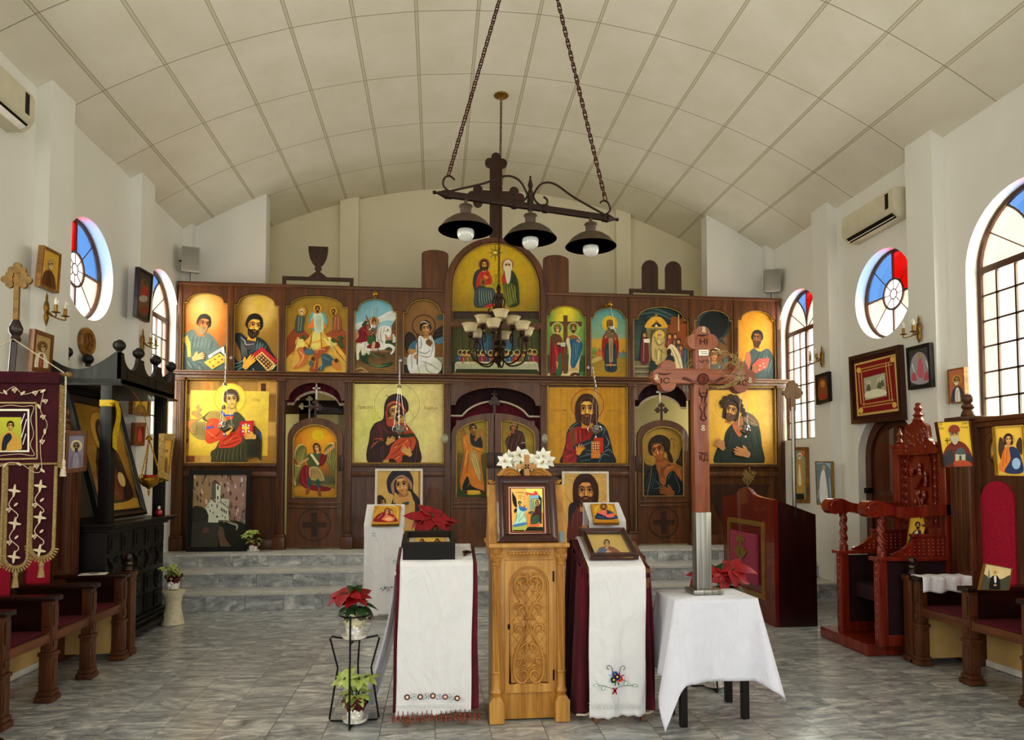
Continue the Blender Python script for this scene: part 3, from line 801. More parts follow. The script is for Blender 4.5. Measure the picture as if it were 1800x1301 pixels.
for key,l,r in(('doorL',1,2),('doorR',5,6)):
 x0,x1,xc,w_=door_bay(l,r)
 a0,a1=x0+.035,x1-.02;zs,zt=1.93,2.175
 if key=='doorL':zs,zt=1.90,2.165
 dr=E('side_door',(xc,D,ZP),None,None);dr.parent=scr;dr.location=Vector((xc,D,ZP))-wloc(scr)
 ix0,ix1,iz0,izs,izt=a0+.065,a1-.065,1.13,zs-.05,zt-.085
 m=MB();out=[(a0,ZP+.02),(a1,ZP+.02)]+arc((a0+a1)/2,zs,(a1-a0)/2,0,180,24,zt-zs)
 inn=[(ix0,iz0),(ix1,iz0)]+arc((ix0+ix1)/2,izs,(ix1-ix0)/2,0,180,24,izt-izs)
 m.prism([out,inn],fr(D+.05),.05);m.box(ix0,ix1,D+.036,D+.05,iz0,izt)
 m.box(a0+.02,a1-.02,D-.012,D+.0,1.055,1.085,.005);m.box(a0+.02,a1-.02,D-.018,D+.0,1.0,1.03,.006)
 m.build('door_panel','walnut',dr)
 m=MB();q=[(ix0+.012,iz0+.012)]+[(ix0+.012,izs)]+arc((ix0+ix1)/2,izs,(ix1-ix0)/2-.012,180,0,24,izt-izs-.012)+[(ix1-.012,iz0+.012)]
 m.tube([(p[0],D-.002,p[1])for p in q],.012,6,True);m.build('gilded_trim','gilding',dr)
 relief_cross_disc((a0+a1)/2,.79,.21,dr)
 m=MB();
 if key=='doorR':m.box(a0-.03,a0+.05,D-.03,D,1.48,1.68,.006)
 else:m.box(a1-.045,a1+.02,D-.03,D,1.48,1.68,.006)
 m.build('lock_block','walnut_dark',dr)
 m=MB();zc=zt-.03
 budded_cross(m,xc,zc,.19,.27,.165,.026,.03,fr(D+.04),.02);m.build('top_cross','walnut_dark',dr)
 # curtain with fringe hung behind the opening
 m=MB();n_=30;y_=D+.12
 zl=lambda u:2.36+(.16*math.sin(PI*min(1,max(0,(u-.12)/.76)))**.55 if .12<u<.88 else 0)
 m.grid(n_,4,lambda u,v:Vector((x0+(x1-x0)*u,y_+.012*math.sin(u*38),zl(u)*(1-v)+ZC0*v)))
 c_=m.build('curtain','velvet_wine' if key=='doorL' else 'velvet_dark',scr,recalc=False)
 m=MB()
 for i_ in range(70):
  u=(i_+.5)/70;xx=x0+(x1-x0)*u;m.tube([(xx,y_-.01,zl(u)+.008),(xx+.003,y_-.014,zl(u)-.028)],.0045,4)
 m.build('fringe','fringe_cream',c_,recalc=False)
 m=MB();zc=2.55 if key=='doorL' else 2.56
 m.box(xc-.011,xc+.011,y_-.03,y_-.02,zc-.14,zc+.07);m.box(xc-.05,xc+.05,y_-.03,y_-.02,zc-.005,zc+.017);m.build('curtain_cross','white_metal',c_)
 pics[key]=(ix0,ix1,iz0,izs,izt,dr)
x0,x1,xc,w_=door_bay(3,4,True)
xm_=onY(869,800,D).x
for sgn in(-1,1):
 a0,a1=(x0+.01,xm_-.006)if sgn<0 else(xm_+.006,x1-.01)
 zs,zt=1.96,2.245
 dr=E('royal_door',(a0 if sgn<0 else a1,D,ZP),None,None);dr.parent=scr;dr.location=dr.location-wloc(scr)
 cxx,rr_=(a1,a1-a0)if sgn<0 else(a0,a1-a0)
 A=(90,180)if sgn<0 else(0,90)
 out=[(a0,ZP+.02),(a1,ZP+.02)]+arc(cxx,zs,rr_,*A,14,zt-zs)
 ins=.075;i0,i1=a0+(.06 if sgn<0 else .085),a1-(.085 if sgn<0 else .06);iz0,izs,izt=1.13,zs-.03,zt-.095
 cx2=i1 if sgn<0 else i0;inn=[(i0,iz0),(i1,iz0)]+arc(cx2,izs,i1-i0,*A,14,izt-izs)
 m=MB();m.prism([out,inn],fr(D+.05),.05);m.box(i0,i1,D+.036,D+.05,iz0,izt)
 m.box(a0+.02,a1-.02,D-.012,D,1.045,1.075,.005);m.box(a0+.02,a1-.02,D-.018,D,.99,1.02,.006)
 m.build('door_panel','walnut',dr)
 m=MB();q=[(i0,iz0),(i1,iz0)]+arc(cx2,izs,i1-i0,*A,14,izt-izs);m.tube([(p[0]*.97+.03*(i0+i1)/2,D-.002,p[1]*.985+.015*1.6)for p in q],.011,6,True)
 m.build('gilded_trim','gilding',dr)
 m=MB();fz,fx=.765,(a0+a1)/2
 for j in range(8):
  a=PI/4*j+PI/2;L=.215;ca,sa=math.cos(a),math.sin(a)
  P=[(.02,0),(.35,.12),(.65,.13),(1,0),(.65,-.13),(.35,-.12)]
  m.prism([(fx+(p[0]*ca-p[1]*sa)*L,fz+(p[0]*sa+p[1]*ca)*L)for p in catmull(P,True,3)],fr(D),.009)
 m.build('carved_rosette','walnut',dr)
 m=MB();xx=a1-.05 if sgn<0 else a0+.05;m.box(xx-.045,xx+.045,D-.035,D,1.52,1.72,.006);m.build('lock_block','walnut_dark',dr)
 pics['royal%d'%sgn]=(i0,i1,iz0,izs,izt,dr)
m=MB();budded_cross(m,xm_,2.22,.17,.26,.165,.034,.03,fr(D+.03),.03)
m.box(xm_-.008,xm_+.008,D-.012,D-.002,2.44,2.545);m.box(xm_-.045,xm_+.045,D-.012,D-.002,2.49,2.505);m.build('top_cross','walnut_dark',scr)
for nm,zz,mat,y_ in(('curtain',lambda u:2.16,'velvet_wine',D+.10),('valance',lambda u:2.21+(.2*math.sin(PI*(u-.14)/.72)**.6 if .14<u<.86 else 0),'velvet_dark',D+.075)):
 m=MB();top=(lambda u:ZC0)if nm=='valance' else(lambda u:2.5)
 if nm=='curtain':zz=lambda u:1.75
 m.grid(40,4,lambda u,v:Vector((x0+(x1-x0)*u,y_+.008*math.sin(u*60),zz(u)*(1-v)+top(u)*v)))
 c_=m.build(nm,mat,scr,recalc=False)
 if nm=='valance':
  m=MB();m.tube([(x0+(x1-x0)*i_/40,y_-.012,zz(i_/40))for i_ in range(41)],.014,6);m.build('fringe','fringe_cream',c_)

# upper middle bay: round-headed picture over a long one
ca,cb=UP[5][1],UP[6][0];cxm=(ca+cb)/2;zsp=sz(507);ztp=sz(419)
m=MB();o_=[(UP[5][0],ZC1),(UP[6][1],ZC1)]+arc(cxm,zsp,(UP[6][1]-UP[5][0])/2,0,180,36,ztp-zsp)
i1_=[(ca+.01,3.455),(cb-.01,3.455)]+arc(cxm,zsp,(cb-ca)/2-.012,0,180,36,ztp-zsp-.055)
i2_=[(ca+.01,ZC1+.02),(cb-.01,ZC1+.02),(cb-.01,3.375),(ca+.01,3.375)]
m.prism([o_,i1_,i2_],fr(D+.04),.075);m.box(ca,cb,D-.05,D-.03,3.395,3.43,.005);m.build('arched_frame','walnut',scr)
m=MB();m.prism([(UP[5][0],3.4),(UP[6][1],3.4)]+arc(cxm,zsp,(UP[6][1]-UP[5][0])/2,0,180,36,ztp-zsp),fr(D+.065),.02);m.build('back_board','walnut_dark',scr)
m=MB()
for lp in(i1_,i2_):m.tube([(p[0]+(cxm-p[0])*.02,D+.01,p[1]+(3.6-p[1])*.01)for p in lp],.011,6,True)
m.build('gilded_trim','gilding',scr)
# crest ornaments cut from board
m=MB();zb=ztp-.01;fw_=onY(884,380,D).x-onY(862,380,D).x;cx0=onY(872,345,D).x
budded_cross(m,cx0,zb,.77,sz(268)-zb,sz(346)-zb,fw_,.105,fr(D+.04),.04);m.build('crest_cross','walnut_dark',scr)
for a,b,zt_,zs_ in((741,788,438,446),(955,1000,447,456)):
 xa,xb=sx(a,480),sx(b,480);m=MB();pz,ps=sz(zt_,a),sz(zs_,a)
 m.prism([(xa,ZT),(xb,ZT)]+arc((xa+xb)/2,ps,(xb-xa)/2,0,180,14,pz-ps),fr(D+.04),.03);m.build('crest_board','walnut',scr)
def crest_frame(pa,pb,top):
 xa,xb=sx(pa,500),sx(pb,500);z=onY((pa+pb)/2,top,D).z;m=MB();w=.045
 m.box(xa,xa+w,D,D+.035,ZT,z);m.box(xb-w,xb,D,D+.035,ZT,z);m.box(xa,xb,D-.002,D+.037,z-w,z);return xa,xb,z,m
xa,xb,z,m=crest_frame(496,621,487)
c_=onY(559,460,D).x;s_=(onY(577,460,D).x-onY(543,460,D).x)/2
R_=[(0.95,0),(0.62,.06),(.22,.13),(.25,.17),(.36,.19),(.36,.22),(.25,.245),(.55,.32),(.85,.45),(1.0,.62),(1.02,.74)]
H=(sz(433,559)-z)/.74
m.prism([(c_+s_*p[0],z+H*p[1])for p in R_]+[(c_-s_*p[0],z+H*p[1])for p in R_[::-1]],fr(D+.035),.03);m.build('crest_chalice','walnut_dark',scr)
xa,xb,z,m=crest_frame(1107,1219,509)
for a,b,t_ in((1129,1157,457),(1170,1198,459)):
 q0,q1=sx(a,480),sx(b,480);zt_=onY((a+b)/2,t_,D).z;m.prism(arched(q0,q1,z-.01,zt_-(q1-q0)/2),fr(D+.035),.03)
m.build('crest_tablets','walnut_dark',scr)
# small oval plaques on the posts beside the middle doors
for px,py in((782.5,771),(957.5,771)):
 p=onY(px,py,D-.04);m=MB();m.lathe([(0,.012),(.04,.01),(.048,.003),(.05,0)],(0,0,0),20,Matrix.Rotation(PI/2,3,'X'),squash=(.85,1))
 q=MB();q.v=[Vector((v.x,v.y,v.z*1.3))+p for v in m.v];q.f,q.mi,q.sm=m.f,m.mi,m.sm
 q.build('oval_plaque',plain('plaque_grey','#9a9c86',.4,.3,.4,90),scr)
# dark cross standing in the sanctuary, seen through the left door
t_=E('altar_cross',(onY(541,700,10.2).x,10.2,ZP),'tall dark wooden cross seen through the left door opening','cross')
cx_=t_.location.x;m=MB();m.box(cx_-.115,cx_+.115,10.18,10.24,ZP,2.75,.006);m.box(cx_-.5,cx_+.5,10.18,10.24,2.3,2.5,.006);m.build('cross_beam','walnut_dark',t_)
z=onY(541,717,10.18).z
m=MB();budded_cross(m,cx_+.03,z-.17,.30,.34,.19,.02,.035,((0,10.18,0),(1,0,0),(0,0,1),(0,-1,0)),.012);m.build('crucifix','white_metal',t_)
# ---------------------------------------------------------------- painted icons of the screen
def L(h):return hx(h)
def glow(cx,cy,r,stops,sx_=1.0,sy_=1.0,seed=1,amp=.10):
 """colour ground: distance from (cx, cy) in the unit square through colour stops, with a painterly mottle"""
 st=[(p,hx(c))for p,c in stops];rr=random.Random(seed)
 ph=[(rr.uniform(3,14),rr.uniform(3,14),rr.uniform(0,6))for _ in range(7)]
 def f(u,v):
  d=math.hypot((u-cx)*sx_,(v-cy)*sy_)/r
  d+=amp*sum(math.sin(a*u+b*v+c)for a,b,c in ph)/4
  for i in range(len(st)-1):
   if d<=st[i+1][0]:
    t=max(0,min(1,(d-st[i][0])/(st[i+1][0]-st[i][0])));return mix3(st[i][1],st[i+1][1],t)
  return st[-1][1]
 return f
def up(z,clip,y=None):return Paint(lambda x,yy:onY(x,yy,UPY if y is None else y),(0,-1,0),z,clip)
def done(P,label,group='painted icons of the screen',name='painted_icon'):
 o_=sum((v for v in P.v),Vector())/len(P.v);lo=min(v.z for v in P.v)
 ob=P.build(name,o=(o_.x,UPY,lo));return T(ob,label,'icon',group)
def R4(x0,y0,x1,y1):return[(x0,y0),(x1,y0),(x1,y1),(x0,y1)]
def fan(P,p0,p1,q0,q1,n,w,c,bow=0.0): # n drapery lines between two edges
 Ls=[]
 for i in range(n):
  t=(i+.5)/n;a=(p0[0]+(p1[0]-p0[0])*t,p0[1]+(p1[1]-p0[1])*t);b=(q0[0]+(q1[0]-q0[0])*t,q0[1]+(q1[1]-q0[1])*t)
  mx,my=(a[0]+b[0])/2,(a[1]+b[1])/2;dx,dy=b[0]-a[0],b[1]-a[1]
  Ls.append([a,(mx-dy*bow,my+dx*bow),b])
 P.lines(Ls,w,c)

# upper tier, from the left ------------------------------------------------
P=up((310,500,7.653),R4(40,60,712,1200))
P.field(40,60,712,1200,glow(.5,.2,.75,[(0,'#d0c08c'),(.25,'#c7a35a'),(.55,'#bd7430'),(.8,'#9a5c28'),(1.2,'#77552c')],1,1.3))
P.poly([(60,740),(130,660),(230,600),(300,700),(400,650),(480,690),(545,770),(590,860),(665,830),(690,1210),(40,1210)],'#5e6a62',c2='#4c5a58')
P.poly([(85,730),(145,680),(190,790),(195,975),(150,975),(140,830)],'#cda850',False)
fan(P,(210,680),(520,760),(180,900),(470,900),7,14,'#454f4b');fan(P,(240,690),(480,740),(220,860),(440,880),5,7,'#7d8a82')
P.lines([[(90,960),(130,1050),(110,1190)],[(240,1040),(330,1090),(380,1180)],[(160,1010),(220,1100),(250,1190)]],14,'#3f4a48');P.lines([[(150,1040),(200,1120)],[(300,1110),(350,1190)]],9,'#8fa09a')
P.head(365,535,98,'#b4693a','#33342c','#8b7a58',tilt=14,turn=.6,hi='#cf8a50')
P.poly([(650,830),(700,830),(700,1100),(655,1060)],'#26302e',False)
P.poly([(430,960),(640,835),(655,960),(600,905),(440,1000)],'#d6d3be',False);P.lines([[(470,955),(620,868)],[(480,968),(630,885)]],7,'#4a4a40',False)
P.poly([(375,1050),(585,925),(665,990),(655,1045),(485,1145)],'#cfa23e',False)
for a,b in((455,1045),(520,1010),(580,970),(500,1100),(570,1050),(620,1010)):P.ell(a,b,14,14,'#8e5c22')
P.hand(240,1000,190,-18,'#bd8f5c')
done(P,'arched icon of a grey-bearded writer on an orange ground, leftmost of the upper tier')

P=up((310,500,7.653),R4(755,80,1430,1215))
P.field(755,80,1430,1215,glow(.55,.12,.8,[(0,'#b79a36'),(.3,'#c2a45c'),(.55,'#96742c'),(.9,'#7a5a20'),(1.3,'#57421c')],1,1.1,2))
P.poly([(760,730),(860,650),(960,720),(1080,700),(1200,770),(1280,900),(1380,1060),(1440,1215),(760,1215)],'#20282a')
P.poly([(775,750),(850,880),(870,1030),(800,1010),(765,860)],'#8a6436');fan(P,(860,730),(930,740),(880,1010),(960,960),5,14,'#5a5a58')
P.poly([(860,710),(940,760),(1050,780),(1040,850),(960,880),(900,800)],'#453c40');P.line([(860,705),(920,760),(940,810),(1050,800)],16,'#8b989a')
fan(P,(1060,760),(1200,800),(960,960),(1110,860),5,16,'#3f5254');fan(P,(1080,740),(1220,830),(1060,880),(1200,900),4,8,'#6c8a8c')
P.lines([[(770,1070),(860,1050),(930,990)],[(770,1130),(880,1080)],[(790,1190),(870,1120),(920,1130)]],20,'#5d7f82');P.lines([[(930,1150),(960,1210)],[(1030,1130),(1060,1200)]],14,'#8fa6a6')
P.head(1045,560,118,'#c6902f','#1d1710','#15110d',tilt=10,turn=.55,hi='#efc45c')
P.poly([(1010,950),(1155,840),(1365,1030),(1330,1075),(1150,915),(1060,985)],'#a5282c',False)
P.poly([(1060,985),(1150,905),(1335,1075),(1235,1180)],'#c9a260',False);P.poly([(1085,985),(1150,930),(1300,1075),(1232,1150)],'#5e3a20',False)
for i in range(6):
 for j in range(3):P.ell(1110+i*32+j*26-20,985+i*28-j*24+25,10,10,'#d5b578')
P.lines([[(1290,1150),(1350,1080)],[(1270,1160),(1330,1090)]],8,'#e5c78a',False)
P.hand(930,1110,230,-48,'#d0983c',1)
done(P,'arched icon of a black-bearded man with a red book on olive gold ground')

P=up((495,510,6.1017),R4(30,40,728,915))
P.field(30,40,728,915,glow(.5,.0,1.0,[(0,'#8e7526'),(.45,'#957424'),(.8,'#a87a2c'),(1.2,'#c09038')],.8,1,3))
P.poly([(40,600),(90,460),(180,400),(260,450),(330,560),(140,640),(60,740)],'#8a4420');P.poly([(430,520),(560,420),(650,420),(705,490),(705,740),(600,600)],'#8f4a24')
P.poly([(40,900),(50,740),(140,640),(170,500),(230,560),(320,470),(350,400),(430,400),(470,480),(560,560),(640,640),(710,760),(715,915)],'#d29a3c',c2='#dba94c')
for pts in([(310,470),(420,440),(440,520),(330,560)],[(150,540),(230,520),(250,600),(150,640)],[(440,520),(520,500),(600,580),(520,620)],[(330,570),(430,560),(400,640),(290,640)]):P.poly(pts,'#e6bd68',False)
P.lines([[(330,420),(300,600),(200,700)],[(420,440),(430,620)],[(470,500),(560,620),(690,780)],[(170,540),(120,700)],[(260,560),(330,640)]],14,'#8e5a24')
P.lines([[(360,430),(350,540)],[(200,560),(170,680)],[(500,540),(580,660)]],12,'#f0d088')
P.ell(390,330,100,120,'#5f8f8e');P.ell(390,330,72,100,'#86aaa0')
for pts in([(270,410),(350,280),(360,410)],[(480,410),(430,280),(420,410)],[(340,240),(390,170),(440,240),(390,420)]):P.poly(pts,'#c8702a',False)
P.poly([(345,260),(390,235),(435,260),(450,420),(420,455),(360,450)],'#b2bda0');fan(P,(360,270),(430,270),(370,440),(425,440),5,6,'#7f9280')
P.head(385,205,26,'#8c5524','#3a2010','#3a2010',halo=(2.0,'#b58a28','#6e4a14'))
P.poly([(170,270),(215,250),(250,300),(235,390),(220,455),(150,455),(150,340)],'#3c463c');P.lines([[(190,280),(180,440)],[(220,280),(205,440)]],10,'#7c8a78');P.head(218,235,22,'#a88450','#c0b8a0','#c0b8a0',turn=.6,halo=(2.3,'#a8842c','#6e4a14'))
P.poly([(560,280),(600,260),(635,320),(640,430),(555,440),(550,340)],'#7e4a30');P.lines([[(580,290),(570,430)],[(610,290),(610,430)]],10,'#b07c58');P.head(558,235,22,'#94602c','#2c1a10','#2c1a10',turn=-.6,halo=(2.1,'#a8842c','#6e4a14'))
for x,y in((240,510),(560,545),(640,515),(630,565),(650,605)):P.ell(x,y,30,22,'#364a26',rot=30)
P.poly([(170,640),(240,620),(280,700),(260,790),(150,850),(130,840),(200,760)],'#a8622c');P.lines([[(190,660),(240,720),(170,830)]],12,'#d8a064');P.poly([(240,630),(330,640),(345,690),(260,690)],'#44606a');P.ell(255,632,20,22,'#5c3418')
P.poly([(360,660),(520,600),(480,670),(400,740),(380,880),(300,860),(350,760)],'#8e4a24');P.lines([[(380,680),(400,640),(480,640)],[(370,760),(350,850)]],12,'#c88a50');P.ell(340,740,20,24,'#4a2a14');P.ell(318,790,22,30,'#3c5a54')
P.poly([(430,700),(500,690),(570,760),(540,800),(470,830),(440,870),(390,860),(440,790)],'#34505a');P.poly([(540,770),(600,760),(640,860),(570,840)],'#b87838');P.ell(590,760,22,24,'#4a2a14');P.lines([[(450,720),(520,760)],[(440,800),(420,860)]],10,'#6c8e96')
done(P,'arched icon of three small haloed figures on a yellow mountain above three fallen men')

P=up((495,510,6.1017),R4(762,60,1256,930))
P.field(762,60,1256,930,lambda u,v:mix3(hx('#5f98a8'),hx('#8fb0b4'),min(1,v*2.2))if v<.45 else mix3(hx('#b98a6e'),hx('#7b6440'),min(1,(v-.45)*3))if v<.68 else mix3(hx('#4a3a22'),hx('#75592c'),min(1,(v-.68)*5)))
P.poly([(770,420),(780,375),(850,345),(930,340),(1010,300),(1080,270),(1130,240),(1235,215),(1235,320),(1100,330),(940,400)],'#b9c2bc');P.lines([[(1020,310),(1090,275),(1140,245),(1230,220)],[(780,378),(850,350),(900,352)]],14,'#dcdcd0')
P.poly([(1180,380),(1205,340),(1230,300),(1236,560),(1180,560)],'#5e4c30',False);P.rect(1215,400,1225,420,'#241c10');P.poly([(1050,560),(1236,540),(1236,640),(1100,640)],'#3a4428')
P.poly([(1190,470),(1220,470),(1230,560),(1190,565)],'#bcc0bc',False);P.ell(1205,445,11,15,'#7a4a28');P.poly([(1200,450),(1225,440),(1228,500),(1214,500)],'#7a3028',False)
# horse and rider
P.poly([(800,600),(830,570),(860,590),(850,640),(830,680),(830,740),(805,740)],'#cfc9b4')
P.poly([(850,590),(900,550),(1010,570),(1080,560),(1110,600),(1080,640),(980,650),(900,650)],'#dcd6c4');P.poly([(1010,590),(1020,470),(1050,400),(1110,380),(1165,400),(1175,460),(1150,510),(1110,470),(1115,540),(1090,620)],'#dcd6c4')
P.lines([[(1040,420),(1030,520),(1060,590)],[(1070,400),(1060,500),(1090,580)],[(1100,400),(1095,460)]],12,'#9c947e');P.ell(1138,425,8,8,'#201810');P.lines([[(1110,440),(1160,440)],[(1090,560),(1040,530)]],8,'#6a2a20')
P.poly([(1080,590),(1150,575),(1215,610),(1205,660),(1180,690),(1165,680),(1190,640),(1150,610),(1090,640)],'#dcd6c4');P.poly([(860,620),(920,630),(900,690),(870,720),(860,690)],'#cfc9b4');P.lines([[(900,560),(890,640)],[(960,640),(1060,640)]],10,'#a09882')
P.poly([(790,555),(830,500),(820,440),(870,390),(940,370),(960,470),(940,540),(860,560)],'#7c1620');P.lines([[(850,430),(840,500),(800,550)],[(900,400),(890,500),(850,550)]],12,'#4c0c14');P.line([(870,410),(930,480),(920,540)],8,'#b04048')
P.poly([(920,600),(980,560),(1040,560),(1050,620),(930,625)],'#6e1820');P.poly([(940,480),(1000,470),(1010,540),(960,580),(920,560)],'#2e5228');P.poly([(975,560),(1005,560),(1000,610),(985,650),(965,640)],'#b8906c')
P.poly([(910,390),(960,380),(1020,400),(1010,470),(940,480)],'#7a5230');P.poly([(860,380),(880,345),(915,320),(920,350),(890,390)],'#2c4826');P.ell(915,318,14,18,'#b08060');P.line([(905,270),(935,350),(985,470),(1050,700)],9,'#3a2a18',False)
P.head(990,345,24,'#b48258','#3a2818',turn=.4,halo=(2.1,'#b07c3a','#7a5020'));P.poly([(966,335),(990,292),(1016,335)],'#5e4428')
# dragon
P.poly([(850,690),(900,660),(1000,660),(1080,720),(1130,700),(1150,760),(1100,800),(1040,770),(960,700),(920,740),(940,780),(1020,820),(1190,770),(1150,820),(1060,830),(960,810),(890,780),(850,750)],'#1e3a22');P.lines([[(880,690),(960,680),(1040,740)],[(930,790),(1040,820),(1140,800)]],12,'#4a7a4a');P.poly([(880,640),(950,660),(940,700)],'#b8bca8',False);P.ell(1095,735,26,20,'#5a3c22')
P.lines([[(780,860),(860,840),(950,900)],[(800,900),(880,880),(960,910)]],18,'#a8885a');P.lines([[(1100,850),(1230,860)],[(960,850),(1220,830)]],12,'#8a6c34')
done(P,'arched icon of a wine-cloaked rider on a white horse spearing a dragon')

P=up((495,510,6.1017),R4(1290,80,1772,945))
P.field(1290,80,1772,945,glow(.5,.1,1.1,[(0,'#7f5f34'),(.5,'#74512a'),(.8,'#6a4624'),(1.2,'#5a3c20')],1,1,5))
P.rect(1290,720,1772,805,'#8a8878');P.rect(1290,800,1772,945,'#15171a');P.rect(1665,270,1750,322,'#37504c')
P.lines([[(1310,740),(1360,770)],[(1680,735),(1740,780)],[(1320,790),(1380,730)]],10,'#6a6658')
P.poly([(1315,560),(1330,480),(1375,450),(1420,480),(1440,540),(1380,590),(1350,680),(1330,640)],'#251a14');P.lines([[(1340,500),(1345,620)],[(1370,480),(1370,580)],[(1400,490),(1395,550)]],9,'#4e3a28')
P.poly([(1620,500),(1650,430),(1720,385),(1772,380),(1772,470),(1700,520),(1640,540)],'#251a14');P.lines([[(1660,450),(1750,410)],[(1660,490),(1750,450)]],9,'#4e3a28');P.poly([(1640,540),(1720,500),(1772,470),(1772,540),(1680,580)],'#4a7288')
P.poly([(1360,620),(1400,560),(1460,540),(1440,640),(1380,660)],'#3c6474')
P.ell(1525,380,122,112,'#7d5a30');P.ring(1525,380,122,9,'#20140e',112)
P.ell(1535,820,185,118,'#c4c6ba');P.poly([(1440,600),(1480,490),(1540,520),(1600,490),(1640,580),(1640,700),(1610,780),(1500,800),(1400,900),(1350,820),(1360,700),(1440,660)],'#d5d5c8')
P.lines([[(1490,500),(1500,600),(1460,640)],[(1600,500),(1625,600),(1600,700)],[(1440,650),(1540,680),(1600,640)],[(1480,700),(1560,720),(1610,700)],[(1500,760),(1600,800),(1690,860)],[(1460,800),(1480,900)],[(1540,770),(1560,860),(1640,900)],[(1390,700),(1400,840)]],13,'#8f958c');P.lines([[(1470,560),(1470,640)],[(1500,690),(1570,700)],[(1420,720),(1440,880)],[(1560,800),(1650,870)]],10,'#eeeee4')
P.poly([(1545,545),(1580,520),(1620,560),(1600,610),(1550,580)],'#6e4c26',False);P.line([(1455,470),(1458,640),(1455,800)],11,'#2a1a12',False)
P.head(1545,415,62,'#a87c48','#2a1a14',turn=.3,tilt=-4,hi='#d4a868');P.line([(1490,360),(1530,340),(1590,370)],9,'#cfc6b4');P.hand(1430,655,100,182,'#a87c48');P.ell(1440,715,22,26,'#a87c48')
done(P,'arched icon of a seated winged figure in white holding a staff')

# middle bay
P=up((660,370,6.846),R4(890,360,2000,1200),D+.02)
P.pl=lambda x,y:onY(x,y,D+.025);P.clip=[proj((p[0],D+.025,p[1]))for p in i1_]
P.field(890,370,1990,1215,glow(.5,.25,.8,[(0,'#b59a1e'),(.4,'#ab8f1a'),(.8,'#93781a'),(1.1,'#7d6a20')],1,1,6))
for a in range(8):
 ca_,sa_=math.cos(a*PI/4),math.sin(a*PI/4);P.poly([(1440-sa_*16,510+ca_*16),(1440+ca_*(120 if a%2==0 else 100),510+sa_*(120 if a%2==0 else 100)),(1440+sa_*16,510-ca_*16)],'#7c6a1e',False)
P.ell(1440,508,26,14,'#d8c66a')
for s_ in(0,1):
 if s_==0:
  P.poly([(1170,880),(1190,760),(1250,705),(1310,740),(1300,900),(1440,980),(1430,1120),(1300,1170),(1190,1150),(1190,980)],'#2e3634');P.poly([(1245,760),(1300,720),(1360,730),(1400,830),(1380,890),(1260,900),(1215,930),(1215,850)],'#a52c1c')
  P.poly([(1200,960),(1300,930),(1420,940),(1440,1030),(1420,1110),(1300,1165),(1200,1140)],'#3a4542');fan(P,(1240,950),(1400,960),(1250,1150),(1420,1090),6,12,'#6f8078',.06);fan(P,(1230,960),(1390,970),(1230,1150),(1400,1110),6,8,'#171d1c',.06)
  P.poly([(1310,1165),(1400,1115),(1425,1140),(1400,1165)],'#a02820');P.rect(1262,825,1328,910,'#7a5a24');P.rect(1280,845,1312,890,'#4a3414');P.lines([[(1290,760),(1300,850)],[(1340,750),(1370,860)]],9,'#6a1610');P.hand(1350,810,70,205,'#b07a40')
  P.head(1308,660,48,'#b27c42','#3a2416','#3a2416',long=True,turn=.2,halo=(1.5,'#8a5a2c','#b0863c'))
 else:
  P.poly([(1530,900),(1540,760),(1590,715),(1660,740),(1715,860),(1730,1050),(1720,1140),(1600,1160),(1560,1000)],'#2c3a1c');P.poly([(1520,850),(1545,760),(1600,740),(1580,900)],'#a4301c');P.poly([(1535,900),(1640,880),(1690,960),(1650,1120),(1580,1140)],'#5a5e1e');fan(P,(1560,910),(1690,900),(1590,1140),(1710,1120),6,11,'#82862e',.05);fan(P,(1550,900),(1680,760),(1580,1120),(1720,1100),5,9,'#161e10')
  P.head(1590,668,48,'#a87a4c','#b8b09a','#b8b09a',long=True,turn=-.1,halo=(1.5,'#8a5a2c','#b0863c'));P.poly([(1555,690),(1625,690),(1620,840),(1590,890),(1565,820)],'#b9b196')
P.ell(1445,885,36,22,'#7f8426');P.lines([[(1447,770),(1447,870)],[(1425,785),(1470,785)]],6,'#6e6418',False);P.rect(1435,900,1455,930,'#7f8426')
done(P,'tall round-headed icon of two seated haloed figures on deep yellow, over the middle doors')

P=up((780,500,7.23),R4(95,440,1235,1195));P.pl=lambda x,y:onY(x,y,D+.025)
P.field(95,440,1235,1195,lambda u,v:mix3(hx('#33391f'),hx('#454824'),.5+.5*math.sin(u*9))if v<.75 else mix3(hx('#2c3018'),hx('#3a3b1c'),(v-.75)*4))
P.lines([[(230,500),(245,830)],[(1000,520),(1000,830)],[(1110,520),(1120,830)]],10,'#262a16',False);P.poly([(190,465),(1180,485),(1120,520),(260,510)],'#202c2c',False)
for a,b in((415,610),(735,905)):P.poly([(a+40,640),(b-20,650),(b,800),(b-40,960),(a+90,960),(a,800)],'#27485a');fan(P,(a+60,650),(b-40,660),(a+60,940),(b-40,950),4,12,'#3e6478')
rr=random.Random(5);cl=['#23506a','#8a3020','#6a5a2a','#2f4a2c','#7a2a34','#2c4466','#99582a','#3c5a3a']
for i,x in enumerate((215,265,320,435,500,600,655,790,850,930,1020,1095,1150)):
 y=870+rr.uniform(-8,14);c=cl[i%8]
 P.poly([(x-62,1000),(x-46,y+50),(x,y+26),(x+46,y+50),(x+62,1000)],c);P.line([(x-20,y+50),(x-6,990)],10,mix3(hx(c),(1,1,1),.25));P.ring(x,y-6,36,7,'#d0c07a');P.ell(x,y,20,25,'#a0683c');P.ell(x,y-14,23,18,'#3a2416')
P.poly([(140,1005),(170,985),(1170,985),(1195,1005),(1215,1130),(1180,1085),(160,1075),(140,1135)],'#a8a88a',False);P.rect(150,1012,1185,1078,'#9fa184');P.lines([[(x,1012),(x,1075)]for x in range(190,1180,40)],4,'#85886c',False)
